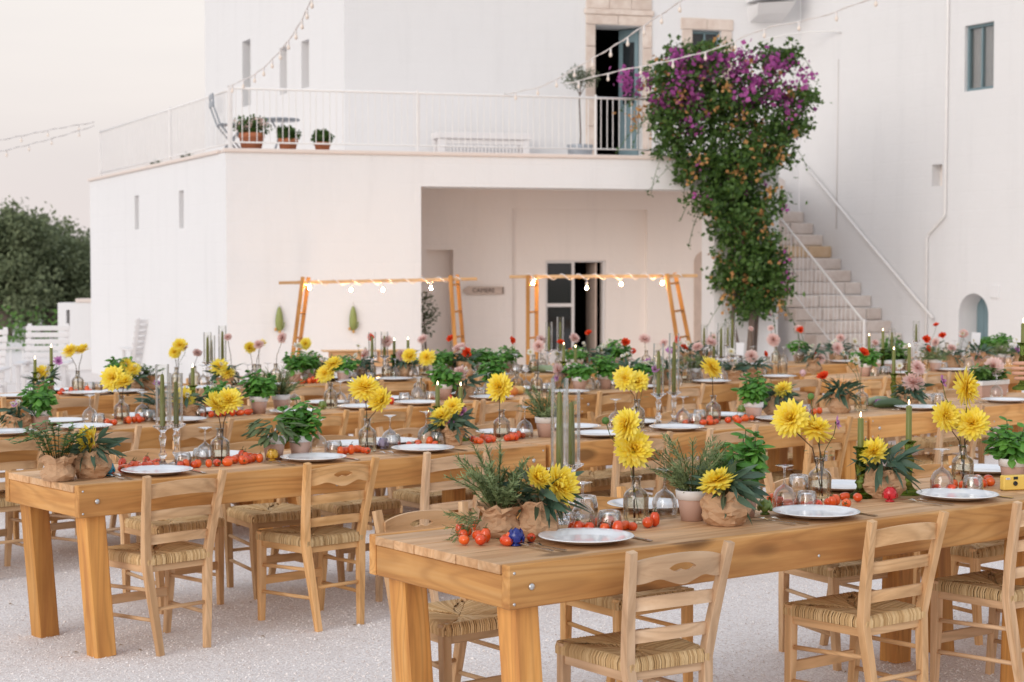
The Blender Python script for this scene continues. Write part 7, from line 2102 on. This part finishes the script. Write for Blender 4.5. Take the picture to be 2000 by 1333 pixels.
# ------------------------------------------------------------------ person at the right edge holding a green candlestick
def skinned(name, verts, edges, radii, root, mats, levels=2):
    me = bpy.data.meshes.new(name); me.from_pydata(verts, edges, [])
    o = bpy.data.objects.new(name, me); COL.objects.link(o)
    o.modifiers.new('skin', 'SKIN'); sv = me.skin_vertices[0].data
    for i, r_ in enumerate(radii): sv[i].radius = r_ if isinstance(r_, tuple) else (r_, r_); sv[i].use_root = (i == root)
    ss = o.modifiers.new('sub', 'SUBSURF'); ss.levels = levels; ss.render_levels = levels
    bpy.context.view_layer.update()
    out = bpy.data.meshes.new_from_object(o.evaluated_get(bpy.context.evaluated_depsgraph_get()))
    bpy.data.objects.remove(o); out.materials.clear()
    for m_ in mats: out.materials.append(m_)
    for p_ in out.polygons: p_.use_smooth = True
    return out
SK = plain('skin', (.56,.30,.20), .5, var=.06); SH = plain('linen_shirt', (.62,.60,.57), .85, var=.05, bumpy=.2); TR = plain('dark_trousers', (.045,.05,.065), .85, var=.1); HR = plain('brown_hair', (.05,.028,.016), .6, var=.3); SHOE = plain('leather_shoes', (.10,.055,.03), .5)
B0 = Vector((2.86,8.46,0))
per = thing('person', 'person in pale shirt at right edge, hand gripping a raised green candlestick', 'person', B0)
J = {'pelvis':(0,0,.93),'waist':(0,0,1.08),'chest':(.0,0,1.27),'neck0':(0,0,1.43),'neck1':(-.01,-.005,1.50),'head':(-.02,-.01,1.58),'crown':(-.02,-.01,1.70),
 'shR':(.02,-.17,1.395),'elR':(.05,-.27,1.13),'wrR':(-.20,-.20,1.17),'haR':(-.27,-.185,1.175),'shL':(.02,.17,1.395),'elL':(.06,.23,1.12),'wrL':(.0,.25,.87),'haL':(-.02,.25,.78),
 'hipR':(0,-.09,.88),'knR':(-.02,-.10,.49),'anR':(.02,-.11,.09),'toR':(-.13,-.12,.04),'hipL':(0,.09,.88),'knL':(-.01,.10,.49),'anL':(.03,.11,.09),'toL':(-.12,.12,.04)}
KN = list(J); E_ = [('pelvis','waist'),('waist','chest'),('chest','neck0'),('neck0','neck1'),('neck1','head'),('head','crown'),('chest','shR'),('shR','elR'),('elR','wrR'),('wrR','haR'),('chest','shL'),('shL','elL'),('elL','wrL'),('wrL','haL'),('pelvis','hipR'),('hipR','knR'),('knR','anR'),('anR','toR'),('pelvis','hipL'),('hipL','knL'),('knL','anL'),('anL','toL')]
RD = {'pelvis':(.13,.16),'waist':(.11,.145),'chest':(.12,.17),'neck0':.062,'neck1':.055,'head':(.088,.078),'crown':(.06,.055),'shR':.062,'elR':.044,'wrR':.032,'haR':.028,'shL':.062,'elL':.044,'wrL':.03,'haL':.035,'hipR':.088,'knR':.060,'anR':.042,'toR':.036,'hipL':.088,'knL':.060,'anL':.042,'toL':.036}
bm_ = skinned('body', [J[k] for k in KN], [(KN.index(a), KN.index(b)) for a, b in E_], [RD[k] for k in KN], 0, [SK, SH, TR, SHOE])
_b = bmesh.new(); _b.from_mesh(bm_)
for co_, no_ in (((0,0,.96),(0,0,1)),((0,0,.10),(0,0,1)),((0,0,1.445),(0,0,1)),((-.215,0,0),(1,0,0)),((0,0,.88),(0,0,1))):
    bmesh.ops.bisect_plane(_b, geom=_b.verts[:]+_b.edges[:]+_b.faces[:], plane_co=co_, plane_no=no_)
_b.to_mesh(bm_); _b.free()
for p_ in bm_.polygons:
    p_.use_smooth = True
    c = p_.center; mi = 1
    if c.z > 1.445 and abs(c.x) < .16 and abs(c.y) < .13: mi = 0
    elif c.z < .10: mi = 3
    elif c.z < .96 and not (c.y > .19 and c.z > .74): mi = 2
    if (c.y > .19 and c.z < .88 and c.z > .7) : mi = 0
    if c.x < -.215 and c.z > 1: mi = 0
    p_.material_index = mi
obj('body', bm_, per)
cloth = MB(); cloth.lathe([(.0,.145),(.05,.135),(.085,.09),(.098,.03),(.094,-.03),(.07,-.07)], 18); obj('hair', cloth.mesh('hair', HR), per, loc=(.012,0,1.60), rot=(0,R(14),0), scale=(.98,.92,.92))
face = MB(); face.add([(-.105,-.012,1.575),(-.128,-.006,1.555),(-.105,.004,1.575),(-.1,-.006,1.615)], [(0,1,3),(1,2,3),(0,2,1)]); obj('nose', face.mesh('nose', SK), per)
for yy in (-.04,.024): obj('eye', MB().lathe([(0,-.008),(.007,-.004),(.009,0),(.007,.004),(0,.008)], 8).mesh('eye', M['black']), per, loc=(-.098,yy,1.608))
obj('mouth', MB().cbox(-.105,-.095,-.028,.012,1.533,1.540,.001).mesh('mouth', plain('lips', (.42,.15,.12), .5)), per)
for yy in (-.082,.072): obj('ear', MB().lathe([(0,-.026),(.014,-.018),(.018,.004),(.014,.022),(0,.028)], 8).mesh('ear', SK), per, loc=(-.01,yy,1.59), scale=(1,.5,1))
# gripping hand: palm and five fingers closed round the stem
hv, he, hr_ = [(-.21,-.197,1.17),(-.275,-.175,1.172),(-.335,-.165,1.176)], [(0,1),(1,2)], [.03,(.026,.036),(.022,.038)]
hand = skinned('palm', hv, he, hr_, 0, [SK]); hn = obj('hand', hand, per)
for i in range(4):
    zz = 1.212-.0235*i; dx = (-.004,-.010,-.007,.004)[i]
    P = [(-.335,-.172,1.20-.018*i),(-.372+dx,-.205,zz),(-.425+dx,-.212,zz),(-.462+dx,-.190,zz-.001),(-.460+dx,-.160,zz-.002),(-.437+dx,-.148,zz-.003)]
    obj('finger', skinned('finger', P, [(k,k+1) for k in range(5)], [.0125,.0115,.0112,.0105,.0095,.008], 0, [SK], 1), hn)
P = [(-.30,-.155,1.185),(-.345,-.125,1.20),(-.395,-.118,1.222),(-.43,-.128,1.24)]
obj('finger', skinned('thumb', P, [(0,1),(1,2),(2,3)], [.016,.0135,.0125,.0095], 0, [SK], 1), hn)
CX, CY, CZ = B0.x-.425, B0.y-.178, 1.085
tag(obj('green_candlestick', PM['green_holder'], loc=(CX,CY,CZ), scale=(1,1,1.05)), 'green glass candlestick lifted in a hand at the right edge', 'candlestick', 'green glass candlesticks')
c = thing('lit_candle', 'green candle in the candlestick held at the right edge', 'candle', (CX,CY,CZ+.216), 0, 'dark green candles')
obj('wax', MB().lathe([(.012,0),(.0118,.098),(.006,.101),(0,.099)], 14).mesh('wax', M['wax']), c); obj('wick', MB().tube([(0,0,.098),(.001,0,.106)], .0009, 4).mesh('wick', M['black']), c)
obj('flame', MB().lathe([(0,0),(.003,.004),(.0034,.009),(.0018,.017),(0,.022)], 8).mesh('flame', M['flame']), c, loc=(0,0,.104))
